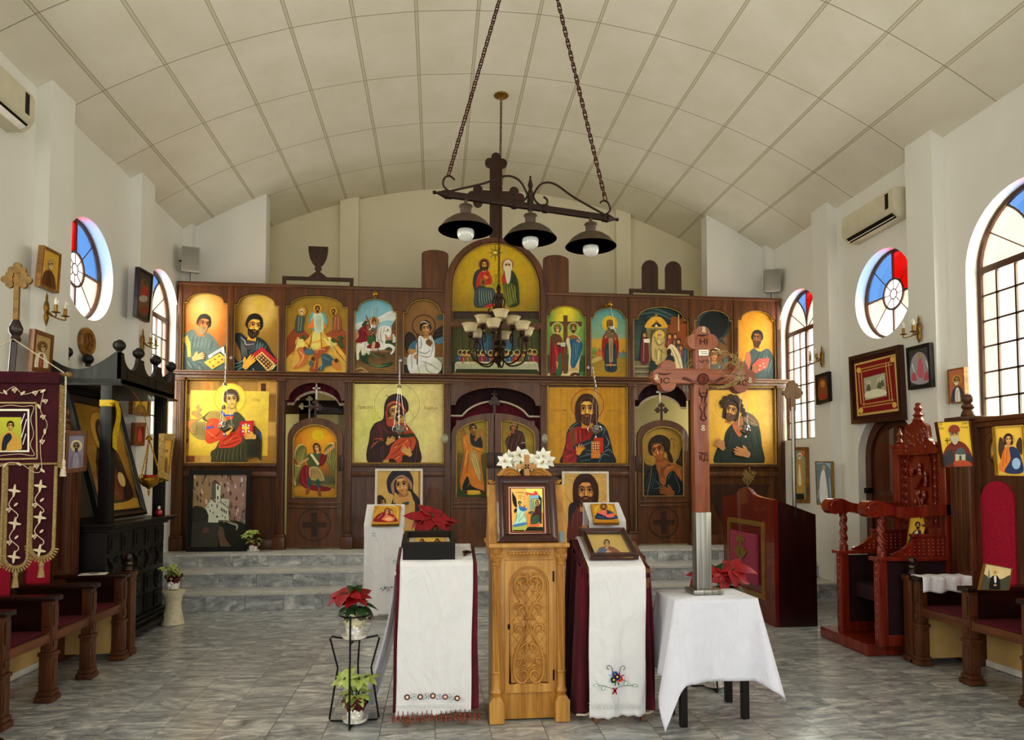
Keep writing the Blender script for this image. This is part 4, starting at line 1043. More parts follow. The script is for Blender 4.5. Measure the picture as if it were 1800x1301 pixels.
for i in range(16):P.ell(180+i*62,996+(i%3)*4,16,7,('#c8b87a','#7a4a22','#d8d2ba')[i%3])
P.lines([[(150+i*85,1190),(260+i*62,1090)]for i in range(13)],4,'#23260f',False)
done(P,'wide icon of figures along a white-clothed table in a green hall, behind the chandelier')

# upper tier, right half ------------------------------------------------
zR=(950,520,6.4286)
P=up(zR,R4(55,95,520,955))
P.field(55,95,520,955,glow(.5,.12,.75,[(0,'#d6c02e'),(.3,'#b9ad34'),(.6,'#6f9444'),(1.0,'#4a7a44'),(1.4,'#3c5c38')],1.1,.9,7,.06))
P.poly([(60,690),(130,670),(500,680),(500,850),(60,850)],'#36502c');P.poly([(60,945),(90,880),(200,850),(400,880),(500,945)],'#c8bb86')
P.rect(258,222,306,880,'#5c4022');P.rect(105,292,468,346,'#5c4022')
P.poly([(110,520),(125,450),(185,430),(235,470),(260,560),(255,680),(240,890),(130,900),(105,850)],'#7c1a20');P.poly([(125,450),(185,430),(235,470),(240,560),(150,560)],'#5a3c20');P.poly([(200,680),(240,660),(232,895),(150,905),(190,800)],'#2f5a34');P.line([(165,540),(185,700),(180,800)],22,'#b02c2c');P.lines([[(130,540),(120,840)],[(220,560),(215,660)]],10,'#4a0e12');P.line([(170,750),(190,760),(185,830)],16,'#c8904a')
P.poly([(290,520),(315,460),(365,435),(430,460),(470,540),(465,640),(440,740),(425,880),(320,880),(320,640)],'#c8b88a');P.poly([(330,480),(400,460),(470,530),(470,610),(440,700),(380,820),(340,780),(345,620)],'#235a78');P.poly([(310,470),(365,440),(430,470),(370,490)],'#8a5a24');fan(P,(350,520),(450,520),(350,780),(430,690),5,11,'#54889e');fan(P,(345,500),(460,540),(345,760),(420,720),4,7,'#12303e');P.lines([[(330,820),(420,820)],[(325,840),(425,840)]],9,'#a87c34',False)
P.poly([(330,905),(370,870),(440,880),(440,915),(390,895),(350,918)],'#4a2c18');P.poly([(120,890),(170,870),(180,900),(130,912)],'#3a2c1a')
P.head(192,375,33,'#c8a070','#3a3020',veil='#3c4026',turn=.4,halo=(1.95,'#8f9a40','#e0d888'));P.poly([(155,335),(195,322),(225,335),(222,355),(160,355)],'#7a6420')
P.head(370,375,33,'#b48454','#2c1c12','#2c1c12',turn=-.2,halo=(1.9,'#7f9a48','#e0d888'));P.poly([(335,345),(340,318),(402,318),(406,345)],'#7a4a20',False)
P.poly([(218,532),(282,530),(278,580),(228,575)],'#a8b4a0',False);P.hand(190,545,50,5,'#c8a070');P.hand(440,520,52,205,'#b48454')
done(P,'arched icon of a crowned woman and man standing before a dark cross')

P=up(zR,R4(560,110,1012,965))
P.field(560,110,1012,965,lambda u,v:mix3(hx('#4f8a8a'),hx('#7d9a78'),v/.45)if v<.45 else mix3(hx('#b98f2c'),hx('#a8862a'),(v-.45)*5)if v<.66 else mix3(hx('#86702a'),hx('#a4801c'),(v-.66)*3))
P.ell(610,640,55,55,'#6a7a34');P.ring(610,640,40,10,'#8f9a4a');P.rect(632,640,690,685,'#b0642c');P.poly([(640,640),(668,590),(690,640)],'#a8502a',False);P.poly([(880,640),(1000,635),(1000,700),(880,690)],'#5d8078',False);P.poly([(925,655),(935,610),(955,655)],'#8a4a20',False);P.poly([(560,740),(640,690),(720,690),(700,720),(580,760)],'#b09a5a')
P.ell(785,320,88,92,'#d8ac1e');P.ring(785,320,74,10,'#c2941c')
P.poly([(692,560),(710,450),(770,400),(850,420),(880,500),(885,600),(860,720),(720,740),(695,640)],'#8e2420');P.poly([(730,560),(790,520),(850,560),(860,720),(855,850),(740,850),(725,720)],'#1d3038');P.poly([(770,480),(820,480),(818,745),(775,750)],'#9c8c62',False);P.poly([(780,750),(805,750),(803,800),(783,800)],'#a03c28',False);P.rect(735,775,858,792,'#a8863c')
P.lines([[(710,500),(705,640)],[(870,500),(875,640)],[(730,470),(740,560)]],11,'#5a1210');P.lines([[(750,600),(750,840)],[(840,600),(840,840)]],9,'#3c586a');fan(P,(778,500),(815,500),(780,740),(812,740),3,6,'#5a4c34');P.poly([(735,400),(790,380),(840,400),(835,470),(740,475)],'#6a5a3c')
P.head(782,350,34,'#a8764a','#4a3c2c','#6a5a48',turn=0);P.poly([(750,330),(752,282),(785,270),(812,282),(815,330)],'#6a5224');P.ell(783,300,10,10,'#b03c2c');P.hand(730,480,40,-60,'#a8764a');P.hand(845,500,40,-110,'#a8764a',-1)
done(P,'arched icon of a crowned bishop in red and navy standing on a yellow shore')

P=up(zR,R4(1050,110,1705,975))
P.field(1050,110,1705,975,lambda u,v:mix3(hx('#20302e'),hx('#2f3a34'),u)if u<.55 else mix3(hx('#6a3c1c'),hx('#9a5422'),(u-.55)*2.2))
P.poly([(1060,120),(1420,110),(1640,200),(1600,250),(1440,330),(1260,260),(1130,320),(1060,300)],'#1c2c2c');P.lines([[(1100,160),(1300,150),(1560,260)],[(1090,220),(1300,190),(1500,280)],[(1200,240),(1320,240),(1430,310)]],24,'#3c5450');P.poly([(1055,280),(1150,250),(1180,330),(1130,500),(1120,730),(1055,730)],'#22342f');fan(P,(1070,330),(1150,330),(1070,720),(1110,720),4,12,'#3e544a')
P.rect(1585,250,1690,760,'#8e4c20');P.rect(1555,210,1568,400,'#b8a06a');P.rect(1470,240,1555,400,'#7a4420');P.rect(1590,295,1690,312,'#4a2a12')
P.poly([(1195,365),(1195,310),(1250,250),(1310,235),(1370,250),(1420,310),(1420,365)],'#c09430');P.ell(1308,222,16,20,'#8a6a2c');P.poly([(1255,350),(1290,310),(1310,285),(1335,310),(1370,345)],'#2c2a30');P.poly([(1290,350),(1305,320),(1330,350)],'#d0c8b8',False);P.ell(1310,295,12,14,'#8a5a34')
P.rect(1195,365,1425,385,'#6f6a46');P.rect(1195,385,1245,755,'#6a6646');P.rect(1390,385,1425,560,'#6a6646');P.rect(1245,385,1390,700,'#4a4428')
P.poly([(1055,735),(1260,740),(1260,975),(1055,975)],'#6a624c',False);P.lines([[(1060,800),(1260,800)],[(1060,860),(1260,860)],[(1060,915),(1260,915)]],16,'#8d8468',False);P.lines([[(1060,820),(1260,820)],[(1060,880),(1260,880)]],8,'#3c3626',False)
P.poly([(1255,680),(1260,480),(1300,400),(1370,400),(1420,560),(1440,640),(1400,760),(1280,740)],'#a8945e');P.lines([[(1280,460),(1330,560),(1400,520)],[(1300,600),(1310,720)],[(1370,600),(1360,740)],[(1330,600),(1400,650)]],13,'#6e5e38');P.lines([[(1310,450),(1350,540)],[(1340,620),(1330,730)]],12,'#d8c894');P.head(1345,450,30,'#b88a58','#a8a08a','#a8a08a',halo=(1.9,'#c8a02c','#96701c'))
def small(x,y,h,robe,hair,w=48,skin='#b07c4c'):
 P.poly([(x-w,y+h),(x-w*.8,y+48),(x,y+22),(x+w*.8,y+48),(x+w,y+h)],robe);P.line([(x-8,y+50),(x-14,y+h-10)],9,mix3(hx(robe),(1,1,1),.22));P.ell(x,y-6,26,30,hair);P.ell(x-3,y+4,18,22,skin)
small(1175,445,305,'#5e2420','#4a2418',44);P.poly([(1160,490),(1232,488),(1230,535),(1165,530)],'#c8c0a8',False)
small(1458,462,120,'#7a3420','#54301c',50);small(1520,460,110,'#5a3a22','#4a3020',40);small(1560,520,100,'#3a3430','#241c16',40)
small(1585,590,240,'#8a4048','#54341c',44);small(1640,570,260,'#3a5058','#b8ac90',46)
P.poly([(1430,600),(1470,550),(1530,590),(1580,700),(1600,840),(1500,840),(1500,700),(1450,660)],'#c4b48c');P.lines([[(1480,580),(1540,700),(1580,830)],[(1460,600),(1510,720),(1520,830)]],12,'#8d7e58');P.ell(1448,640,24,40,'#2a1c14');P.poly([(1400,740),(1450,670),(1500,700),(1500,770),(1420,780)],'#20202a');P.rect(1270,755,1350,782,'#a8905a')
P.poly([(1240,740),(1310,800),(1300,975),(1225,975)],'#20302c')
done(P,'wide arched icon of a seated elder with a crowd before a gilded canopy')

zJ=(940,480,3.613)
P=up(zJ,R4(1005,225,1265,700))
P.field(1005,225,1265,700,glow(.4,.3,.9,[(0,'#4a3a22'),(.5,'#6a4a2a'),(1.2,'#6e4626')],1,1,9))
P.ell(1135,330,105,105,'#1b2a2c');P.ell(1135,335,86,86,'#10181a');P.ring(1135,332,96,5,'#3a5050');P.poly([(1190,420),(1220,465),(1160,425)],'#22302e',False)
P.poly([(1040,690),(1060,590),(1110,560),(1190,580),(1240,690)],'#5a584c');P.lines([[(1100,580),(1090,690)],[(1170,590),(1200,690)]],7,'#8a8a78');P.lines([[(1080,600),(1220,640)],[(1090,640),(1200,600)]],6,'#2c2c26')
P.head(1138,520,34,'#a87848','#2c1c12',turn=-.25,hi='#d0a060');P.line([(1105,488),(1140,478),(1178,492)],8,'#c8bc9c');P.poly([(1195,545),(1230,540),(1225,565),(1198,570)],'#3c5a50',False);P.poly([(1010,690),(1010,560),(1055,600),(1050,690)],'#3a3026')
done(P,'arched icon of a large dark disc over a dark-haired figure, behind the standing cross')

P=up(zJ,R4(1285,225,1560,705))
P.field(1285,225,1560,705,glow(.45,.3,.85,[(0,'#c08a24'),(.45,'#b27c20'),(.8,'#96651c'),(1.2,'#6e4a1c')],1,.8,10))
P.poly([(1310,640),(1340,540),(1385,480),(1430,500),(1480,480),(1520,540),(1530,620),(1525,705),(1305,705)],'#33423f');P.poly([(1335,520),(1365,505),(1372,570),(1350,620)],'#9a5a3a');fan(P,(1440,500),(1515,550),(1400,600),(1490,640),5,7,'#54665f');fan(P,(1420,490),(1500,520),(1390,560),(1470,600),4,5,'#1c2624');P.lines([[(1380,640),(1400,700)],[(1470,620),(1490,700)],[(1330,620),(1330,700)]],7,'#1e2826')
P.head(1412,415,38,'#6e3c20','#20160f','#3a2014',tilt=4,turn=-.55,hi='#96603a',dark='#1a0c06');P.poly([(1375,590),(1420,545),(1490,540),(1475,600),(1400,640)],'#9a4030',False)
for a,b in((1405,600),(1430,590),(1450,575),(1425,615),(1455,598)):P.ell(a,b,5,5,'#d0906c')
P.hand(1385,625,62,-48,'#7e4a2c')
done(P,'arched icon of a man in grey with a red book, rightmost of the upper tier')

# lower tier ------------------------------------------------
zT=(320,660,8.129)
P=up(zT,R4(-20,70,1392,1292))
def stone(u,v):
 a=(math.floor(u*5)*37+math.floor(v*6)*17)%7
 return mix3(hx('#a87a34'),hx(['#7c5624','#b98c48','#8f6a30','#c09a54','#6e4a20','#a57a3a','#94703a'][a]),.75)
P.field(0,80,1375,1285,stone,40,36)
for a in((340,100,385,210,'#a8642c'),(400,100,442,210,'#b8762c'),(1128,115,1200,225,'#4a2a1c'),(60,1150,180,1280,'#7a4424'),(0,900,90,960,'#5e3c1c')):P.rect(*a)
P.poly([(125,212),(1245,228),(1222,1150),(95,1145)],'#d8b24a',False,c2='#d3a83e');P.ell(690,330,228,215,'#e3bc48');P.ring(690,330,228,9,'#c08a28',215);P.ring(690,330,212,5,'#c9982f',200)
P.text('СВЕТИ',222,362,40,'#a88434',140);P.text('ТОМА',1000,372,40,'#a88434',118)
P.poly([(55,690),(120,630),(230,620),(280,590),(210,580),(135,550),(160,510),(220,500),(195,460),(230,420),(255,410),(245,450),(290,490),(260,530),(300,600),(240,660),(350,680),(340,910),(220,905),(140,840)],'#8e7a44');P.poly([(60,690),(130,640),(220,620),(150,560),(215,500),(200,455),(240,420),(260,500),(200,550),(270,600),(180,660),(130,720),(160,830)],'#c07c44');fan(P,(200,660),(330,700),(180,860),(330,880),6,12,'#635430')
P.poly([(310,640),(330,570),(420,510),(540,520),(640,600),(780,520),(880,600),(920,660),(1040,720),(1120,800),(1140,900),(1130,1205),(1070,1165),(1000,1180),(960,1180),(900,1000),(910,1270),(460,1270),(420,1180),(410,1100),(480,1040),(520,960),(620,800)],'#4a452c')
P.poly([(720,510),(780,520),(900,640),(830,660),(780,720),(640,690),(640,600),(760,580)],'#454632');P.poly([(330,600),(430,510),(540,520),(640,640),(560,680),(480,620),(370,640)],'#a08644');fan(P,(350,600),(620,640),(430,520),(540,530),6,9,'#75602c')
P.poly([(330,870),(350,700),(400,615),(540,630),(700,740),(700,880),(520,930),(400,975),(340,940)],'#c24a26',c2='#b8401f');P.poly([(520,1010),(580,880),(760,800),(830,720),(860,920),(780,1000),(700,1035),(560,1040)],'#b83a24');P.poly([(350,735),(440,722),(470,745),(350,770)],'#3a4a94',False);P.poly([(580,850),(620,820),(640,850),(600,880)],'#3a4a94',False)
P.poly([(545,510),(600,590),(750,570),(750,520),(700,500),(690,560),(620,560),(575,500)],'#3a4c98',False);P.poly([(625,595),(735,580),(735,620),(640,640)],'#c8442c',False);P.lines([[(420,900),(500,860),(560,780)],[(560,1000),(700,920),(820,880)],[(580,940),(700,860),(780,800)],[(540,1020),(700,980),(840,920)]],15,'#7e2412');P.lines([[(370,800),(440,860),(500,900)],[(600,980),(720,900)],[(370,700),(430,690)]],13,'#e87a4a')
P.poly([(420,1100),(520,1040),(740,1030),(880,960),(910,1060),(900,1280),(450,1280),(425,1190)],'#3f3d28');fan(P,(480,1070),(900,980),(480,1260),(900,1250),9,12,'#272718',.05);fan(P,(500,1080),(880,1000),(460,1240),(880,1220),7,8,'#6a6844',.05);P.poly([(900,920),(1060,850),(1140,880),(1130,1205),(1070,1165),(1000,1180),(950,1180)],'#383624');fan(P,(920,930),(1120,890),(960,1160),(1120,1180),8,12,'#1e1e14');P.poly([(1090,790),(1140,860),(1130,920),(1100,860)],'#2c4488')
P.poly([(600,470),(680,560),(740,560),(720,440)],'#cfa052',False);P.head(705,350,108,'#d2a458','#4c3a2e',tilt=-4,turn=.25,hi='#ecc67c',dark='#5a3c24');P.line([(615,305),(680,268),(790,300)],22,'#7a6a70');P.poly([(600,420),(622,450),(600,490),(565,470)],'#4c3a2e')
P.poly([(830,660),(1030,645),(1020,880),(825,870)],'#a8202c',False);P.rect(858,680,1002,845,'#bb3038');P.rect(900,690,930,820,'#e0bc48');P.rect(862,735,970,770,'#e0bc48')
for a,b in((878,718),(958,718),(876,800),(956,800)):P.ell(a,b,15,15,'#aebad0')
P.hand(650,830,150,-55,'#d0a050');P.hand(1040,880,190,185,'#cc9a50',-1)
done(P,'square icon of a young saint in red with a cross-covered book on gold')

zM=(615,670,8.131)
P=up(zM,R4(15,30,1365,1215))
P.field(28,42,1352,1205,glow(.25,.5,1.0,[(0,'#c2c06a'),(.4,'#c8c27c'),(.75,'#c2b278'),(1.1,'#a8a06a')],1,1,12,.12))
P.ring(675,340,322,5,'#8f8a50',300);P.ring(790,520,118,4,'#8f8a50',120)
P.text('Пресвта',102,395,52,'#7a6a38',230);P.text('Бцдица',1062,402,44,'#7a6a38',190)
P.poly([(285,1190),(280,800),(300,690),(360,600),(470,545),(490,420),(500,320),(560,220),(670,180),(770,220),(830,310),(835,420),(790,480),(800,600),(880,700),(960,820),(990,920),(970,1190)],'#2c1512');P.poly([(510,500),(520,360),(640,290),(760,360),(810,420),(770,470),(640,620),(540,600)],'#8e3c26');P.poly([(525,480),(540,390),(640,325),(740,380),(760,440),(660,620),(560,610)],'#5e1e14')
fan(P,(330,640),(480,560),(320,1150),(560,760),5,12,'#5e201a');P.lines([[(380,620),(440,720),(450,1180)],[(420,610),(540,720),(640,760)],[(480,900),(480,1180)],[(900,760),(960,900),(930,1180)]],10,'#6e2a22');P.lines([[(300,700),(330,900)],[(520,200),(600,260)],[(620,190),(740,260)]],12,'#4a2420')
P.poly([(560,520),(640,520),(660,620),(540,600)],'#a87c3c');P.poly([(530,560),(620,540),(680,600),(640,650),(540,640)],'#a03c24');P.head(640,435,108,'#a97c3e','#2c1512',tilt=-14,turn=.5,veil=None,hi='#dcb468',dark='#4a2c14')
P.poly([(520,520),(505,400),(540,330),(640,280),(740,320),(800,400),(800,450),(762,440),(740,385),(640,330),(560,380),(540,460),(550,560)],'#8a3424');P.line([(512,470),(540,350),(640,300),(740,350),(795,430)],8,'#c98a4a');P.poly([(490,460),(500,320),(560,220),(670,180),(770,220),(830,310),(830,410),(800,410),(740,320),(640,275),(550,320),(515,440)],'#2a1412')
P.head(725,535,66,'#b08444','#2e1a10',tilt=-30,turn=-.4,hi='#dcb468')
P.poly([(770,600),(830,660),(930,760),(920,800),(760,760),(690,640)],'#a03a1c');P.poly([(480,1150),(560,1040),(600,920),(720,810),(860,790),(940,830),(920,960),(830,1060),(760,1060),(740,1150),(690,1170),(620,1110),(560,1120),(540,1170)],'#ab4520');P.lines([[(620,940),(700,900),(800,830)],[(580,1060),(680,1000),(740,920)],[(640,1100),(720,1040)],[(830,830),(880,870),(850,960)]],15,'#6e2410');P.lines([[(640,960),(680,920)],[(660,1110),(710,1080)],[(800,880),(830,840)],[(760,900),(800,960)]],14,'#dc8c4c');P.poly([(740,770),(880,745),(925,790),(760,810)],'#2c3418')
P.hand(540,890,165,-38,'#b58a4a');P.hand(860,1050,190,218,'#bd9250',-1,5);P.poly([(475,1140),(550,1120),(555,1160),(490,1165)],'#b08444');P.lines([[(345,830),(450,825),(470,870)],[(300,970),(350,900),(440,850)]],20,'#9a4a30');P.poly([(320,990),(400,870),(470,860),(470,900),(380,960)],'#1c1a10')
done(P,'square icon of a dark-veiled mother and child, left of the middle doors')

zC=(955,675,8.671)
P=up(zC,R4(30,40,1320,1262))
rr=random.Random(3);stv=[rr.uniform(-1,1)for _ in range(60)]
P.field(45,52,1305,1250,lambda u,v:mix3(hx('#b0811c'),hx('#8a6216' if stv[int(u*40)]>0 else '#c2952e'),abs(stv[int(u*40)])*(.2+.2*u)),40,16)
P.ring(675,320,245,10,'#8e2c14',240);P.text('Iсусъ',160,418,40,'#8a6420',195);P.text('Христос',972,424,40,'#8a6420',185)
P.poly([(305,1235),(300,1060),(340,900),(360,740),(440,620),(590,545),(750,560),(860,590),(960,680),(1020,860),(1060,1040),(1060,1235)],'#16222a');P.poly([(310,1230),(305,1080),(350,880),(380,740),(480,660),(640,650),(740,700),(720,830),(520,960),(510,1100),(480,1225)],'#8a1e1e');P.poly([(395,720),(470,660),(490,800),(490,960),(440,940)],'#6e3c18')
P.lines([[(520,680),(540,900)],[(590,680),(600,860)],[(640,690),(660,780)],[(380,860),(340,1010),(440,1020)],[(330,1080),(440,1040),(500,1050)],[(360,1200),(460,1120),(500,1060)]],15,'#4c0e10');P.lines([[(500,700),(500,880)],[(560,700),(570,880)],[(340,1120),(430,1080)],[(370,920),(350,980)]],12,'#bd4a40')
P.poly([(450,960),(560,900),(720,840),(800,900),(740,1000),(620,980),(500,1010)],'#1c2a32');P.lines([[(470,960),(620,930),(740,880)],[(540,1120),(700,1080),(820,1120)],[(560,1180),(720,1150)],[(630,1010),(720,1020)],[(640,1060),(740,1070)]],15,'#4c6670');P.lines([[(820,640),(930,690),(900,800)],[(880,650),(960,700)],[(940,780),(1000,900),(940,980)],[(900,1060),(1000,1000),(1050,1060)],[(840,1220),(900,1080),(1010,1090)],[(390,700),(480,620),(580,570)]],17,'#54717c');P.lines([[(860,700),(940,840)],[(920,900),(1000,960)],[(960,1100),(1040,1180)],[(420,660),(540,580)]],10,'#0c1418')
P.poly([(760,480),(820,520),(800,550),(740,540)],'#3c1c10');P.poly([(600,500),(590,600),(660,665),(750,640),(745,520)],'#c08434');P.head(662,395,165,'#bc8030','#3c2012','#4a2a16',long=True,turn=.0,hi='#e8bc60',dark='#3a1c0c');P.poly([(535,450),(525,330),(560,230),(660,178),(760,220),(820,330),(815,450),(765,470),(755,330),(700,245),(655,235),(600,260),(565,340),(580,520)],'#3e2214');P.lines([[(560,320),(590,240),(650,200)],[(680,200),(760,250),(790,360)],[(800,380),(790,460)]],9,'#6a4426')
P.poly([(765,820),(915,820),(910,1055),(855,1050),(855,870),(765,870)],'#ab2c18',False);P.poly([(728,875),(858,875),(852,1135),(725,1135)],'#b8752c',False);P.rect(740,890,846,1040,'#8e2c18')
for a in range(3):
 for b in range(4):P.ell(758+a*35,908+b*36,11,12,'#e4c88a')
P.hand(530,1060,190,-62,'#c4852e',1,14);P.hand(850,1080,150,205,'#c07a2a',-1,6);P.poly([(740,1050),(850,1050),(855,1120),(745,1120)],'#bd7428')
done(P,'square icon of a bearded man in red and dark blue, right of the middle doors')

zB=(1110,680,5.915)
P=up(zB,R4(690,25,1525,835))
P.field(690,35,1515,828,glow(.3,.45,.9,[(0,'#c69a3e'),(.4,'#b9903a'),(.8,'#a37a2e'),(1.2,'#8a6a2c')],1,1,14))
P.ring(1000,205,128,5,'#9a7628',125);P.ring(1000,205,120,3,'#d8b45c',117)
P.poly([(1050,380),(1120,330),(1180,260),(1280,320),(1330,420),(1355,600),(1350,820),(890,820),(880,660),(950,590),(980,470)],'#232b24');P.poly([(1050,390),(1110,360),(1160,420),(1130,520),(1080,470)],'#a85a34');P.poly([(1170,260),(1270,300),(1330,400),(1240,400),(1160,340)],'#5e4a38');P.lines([[(1190,290),(1290,370)],[(1170,320),(1260,390)],[(1200,350),(1310,400)]],9,'#8a7258')
P.lines([[(1010,480),(990,600),(960,640)],[(1140,540),(1120,640)],[(1230,450),(1260,620),(1230,700)],[(1300,460),(1330,640)],[(920,700),(940,800)],[(1100,740),(1200,790)]],9,'#141a16');P.lines([[(1050,470),(1020,600)],[(1260,440),(1300,600)],[(1150,720),(1300,700)]],7,'#3c463a')
P.poly([(1060,330),(1140,300),(1160,400),(1080,400)],'#8a5a34');P.head(1040,250,80,'#9c6a38','#2a1c12','#4a3420',tilt=14,turn=-.5,hi='#c8965a',dark='#20120a',long=True)
for a,b,r_ in((945,165,34),(975,125,34),(1030,108,36),(1080,115,34),(1115,150,34),(1130,200,32),(1150,245,30),(1175,285,28),(950,200,26)):P.ell(a,b,r_,r_*.9,'#2c1e14')
P.poly([(960,200),(1000,150),(1070,170),(1085,205),(1020,190),(975,240)],'#36241a');P.hand(950,640,150,-135,'#a0704a',-1,12);P.hand(1205,705,190,198,'#a0704a',-1)
done(P,'square icon of a wild-haired man in dark green bowing on gold')

# pictures on the doors (sub-parts of each door)
def door_pic(key,z):
 i0,i1,iz0,izs,izt,dr=pics[key]
 P=Paint(lambda x,y:onY(x,y,D+.03),(0,-1,0),z)
 if key.startswith('door'):lp=[(i0,iz0),(i1,iz0)]+arc((i0+i1)/2,izs,(i1-i0)/2,0,180,24,izt-izs)
 else:lp=[(i0,iz0),(i1,iz0)]+arc(i1 if key.endswith('-1')else i0,izs,i1-i0,*((90,180)if key.endswith('-1')else(0,90)),14,izt-izs)
 P.clip=[proj((p[0],D+.03,p[1]))for p in lp]
 return P,dr
P,dr=door_pic('doorL',(490,670,4.338))
P.field(50,280,505,930,lambda u,v:mix3(mix3(hx('#d8a01c'),hx('#b8661c'),min(1,math.hypot(u-.55,(v-.2)*1.3)*1.9)),hx('#4f5038'),max(0,min(1,(v-.5)*5)))if v<.78 else mix3(hx('#7a6a2c'),hx('#6a5a20' if .2<u<.9 else '#3a4424'),min(1,(v-.78)*6)),20,30)
P.ell(300,412,46,40,'#dcae10');P.poly([(60,820),(200,800),(330,815),(470,830),(470,880),(60,870)],'#a67a20')
for sg,pts in((-1,[(210,545),(205,500),(180,478),(145,490),(118,540),(105,620),(100,700),(125,800),(145,720),(180,640),(215,600)]),(1,[(345,540),(370,490),(400,468),(425,480),(450,540),(462,640),(450,780),(420,720),(380,640),(350,590)])):
 P.poly(pts,'#c8b070');P.poly([(280+(p[0]-280)*.93,620+(p[1]-620)*.92)for p in pts],'#65642e')
 fan(P,(pts[1][0],pts[1][1]+10),(pts[4][0]+4*-sg,pts[4][1]),(pts[9][0],pts[9][1]),(pts[7][0],pts[7][1]-30),6,5,'#a8a05a')
P.poly([(165,690),(200,640),(240,680),(240,780),(330,800),(395,815),(380,838),(280,838),(190,810),(160,760)],'#6e1420');P.lines([[(180,680),(190,780),(260,820)],[(210,660),(220,770)]],8,'#a03038');P.poly([(300,560),(365,560),(355,620),(320,650),(300,620)],'#6a1620')
P.poly([(225,560),(280,545),(320,545),(310,600),(305,665),(235,660),(215,610)],'#44502c');P.poly([(238,560),(255,552),(310,630),(298,645)],'#cbbd94',False);P.poly([(235,660),(305,660),(350,750),(300,760),(240,745)],'#a08a58');fan(P,(245,665),(300,665),(240,745),(340,750),6,5,'#64502c')
P.poly([(220,745),(245,745),(240,810),(222,812)],'#2c4a48');P.poly([(285,755),(308,752),(316,815),(296,820)],'#2c4a48');P.poly([(215,815),(235,812),(232,855),(205,865)],'#7a4a28');P.poly([(298,820),(318,820),(322,878),(302,872)],'#7a4a28')
P.poly([(220,585),(225,600),(160,640),(145,632)],'#b08858');P.poly([(345,545),(420,485),(432,490),(430,505),(360,560)],'#b08858');P.line([(85,530),(110,580),(150,650)],9,'#9a2018',False);P.lines([[(125,640),(165,650)]],7,'#c8b878',False);P.lines([[(430,475),(435,530)],[(405,530),(460,530)],[(408,530),(400,595)],[(455,530),(455,600)]],4,'#5a4c20',False)
P.head(290,510,26,'#c8966a','#4a2818',tilt=-14,long=True)
P.build('door_painting',parent=dr)
P,dr=door_pic('doorR',zB)
P.field(65,380,585,1180,glow(.45,.25,.9,[(0,'#a08238'),(.4,'#8c6e2a'),(.8,'#5a431c'),(1.2,'#3a2c16')],1,.8,15))
P.ring(300,620,215,4,'#5e4a1c',190);P.poly([(75,680),(120,710),(150,790),(220,830),(150,900),(80,880)],'#2c2214');P.line([(80,690),(120,715),(150,795),(215,830)],8,'#8a7244');P.poly([(555,600),(520,640),(490,740),(460,790),(540,830),(575,760)],'#2c2214');fan(P,(550,620),(480,780),(575,650),(570,800),7,5,'#6e5a34')
P.poly([(80,1175),(100,980),(180,860),(260,800),(340,820),(420,800),(500,840),(545,930),(560,1060),(560,1175)],'#12191c');P.poly([(260,830),(330,860),(420,800),(500,830),(540,930),(530,990),(480,930),(430,870),(370,930),(350,1020),(300,1000),(280,900)],'#8a5226');P.lines([[(300,850),(320,960)],[(360,850),(440,830)],[(480,850),(520,960)]],10,'#b87c3c');P.ell(318,870,22,16,'#6a3c1c');P.poly([(300,880),(335,880),(345,960),(320,940),(300,960)],'#6e421e')
fan(P,(180,880),(260,900),(120,1120),(230,1060),4,8,'#2c4450');P.lines([[(240,960),(300,1040),(230,1060)],[(420,880),(380,960)],[(440,900),(500,1050),(480,1110)],[(330,1030),(440,1090)]],8,'#44626e');P.line([(210,840),(190,980),(155,1165)],7,'#7a5c34',False)
P.poly([(255,760),(360,740),(390,800),(330,850),(260,830)],'#7c4c24');P.poly([(370,640),(420,720),(430,790),(380,760)],'#2c1c12');P.head(275,665,96,'#8e5426','#2a1a10',tilt=-16,turn=-.35,hi='#c88440',dark='#20100a');P.poly([(190,600),(200,540),(270,500),(350,515),(400,570),(395,660),(365,690),(330,600),(240,600),(200,640)],'#291a10');P.line([(185,610),(250,590),(330,590)],8,'#5a4630');P.lines([[(405,575),(410,540),(440,545),(465,570)],[(432,560),(440,640)]],7,'#1e140c');P.hand(420,1110,180,200,'#7a4a24',-1,6)
P.build('door_painting',parent=dr)
P,dr=door_pic('royal-1',(780,680,5.916))
P.field(95,300,495,1185,lambda u,v:mix3(hx('#837018'),hx('#94801e'),.5+.5*math.sin(v*40)*math.sin(u*7))if v<.44 else mix3(hx('#5e4c1c'),hx('#4a4a1c'),(v-.44)*3)if v<.85 else mix3(hx('#34441e'),hx('#2c4020'),(v-.85)*6))
P.poly([(185,450),(215,440),(240,520),(250,640),(210,690),(185,600)],'#8a5a24');P.poly([(360,470),(395,440),(420,500),(405,640),(370,620)],'#94622c');P.lines([[(205,470),(215,640)],[(395,470),(395,600)]],8,'#b88440')
P.poly([(200,540),(260,500),(290,620),(400,640),(385,760),(420,1040),(410,1085),(290,1030),(240,940),(190,1080),(170,960),(200,760),(215,660)],'#b0701c',c2='#b26a1e');P.poly([(275,490),(320,480),(340,550),(385,520),(405,620),(380,635),(290,600)],'#15181c');P.poly([(280,680),(330,660),(370,780),(390,940),(370,990),(330,880),(285,780)],'#94824a');P.lines([[(300,700),(370,960)],[(320,690),(380,900)],[(290,740),(340,900)]],7,'#c4b478')
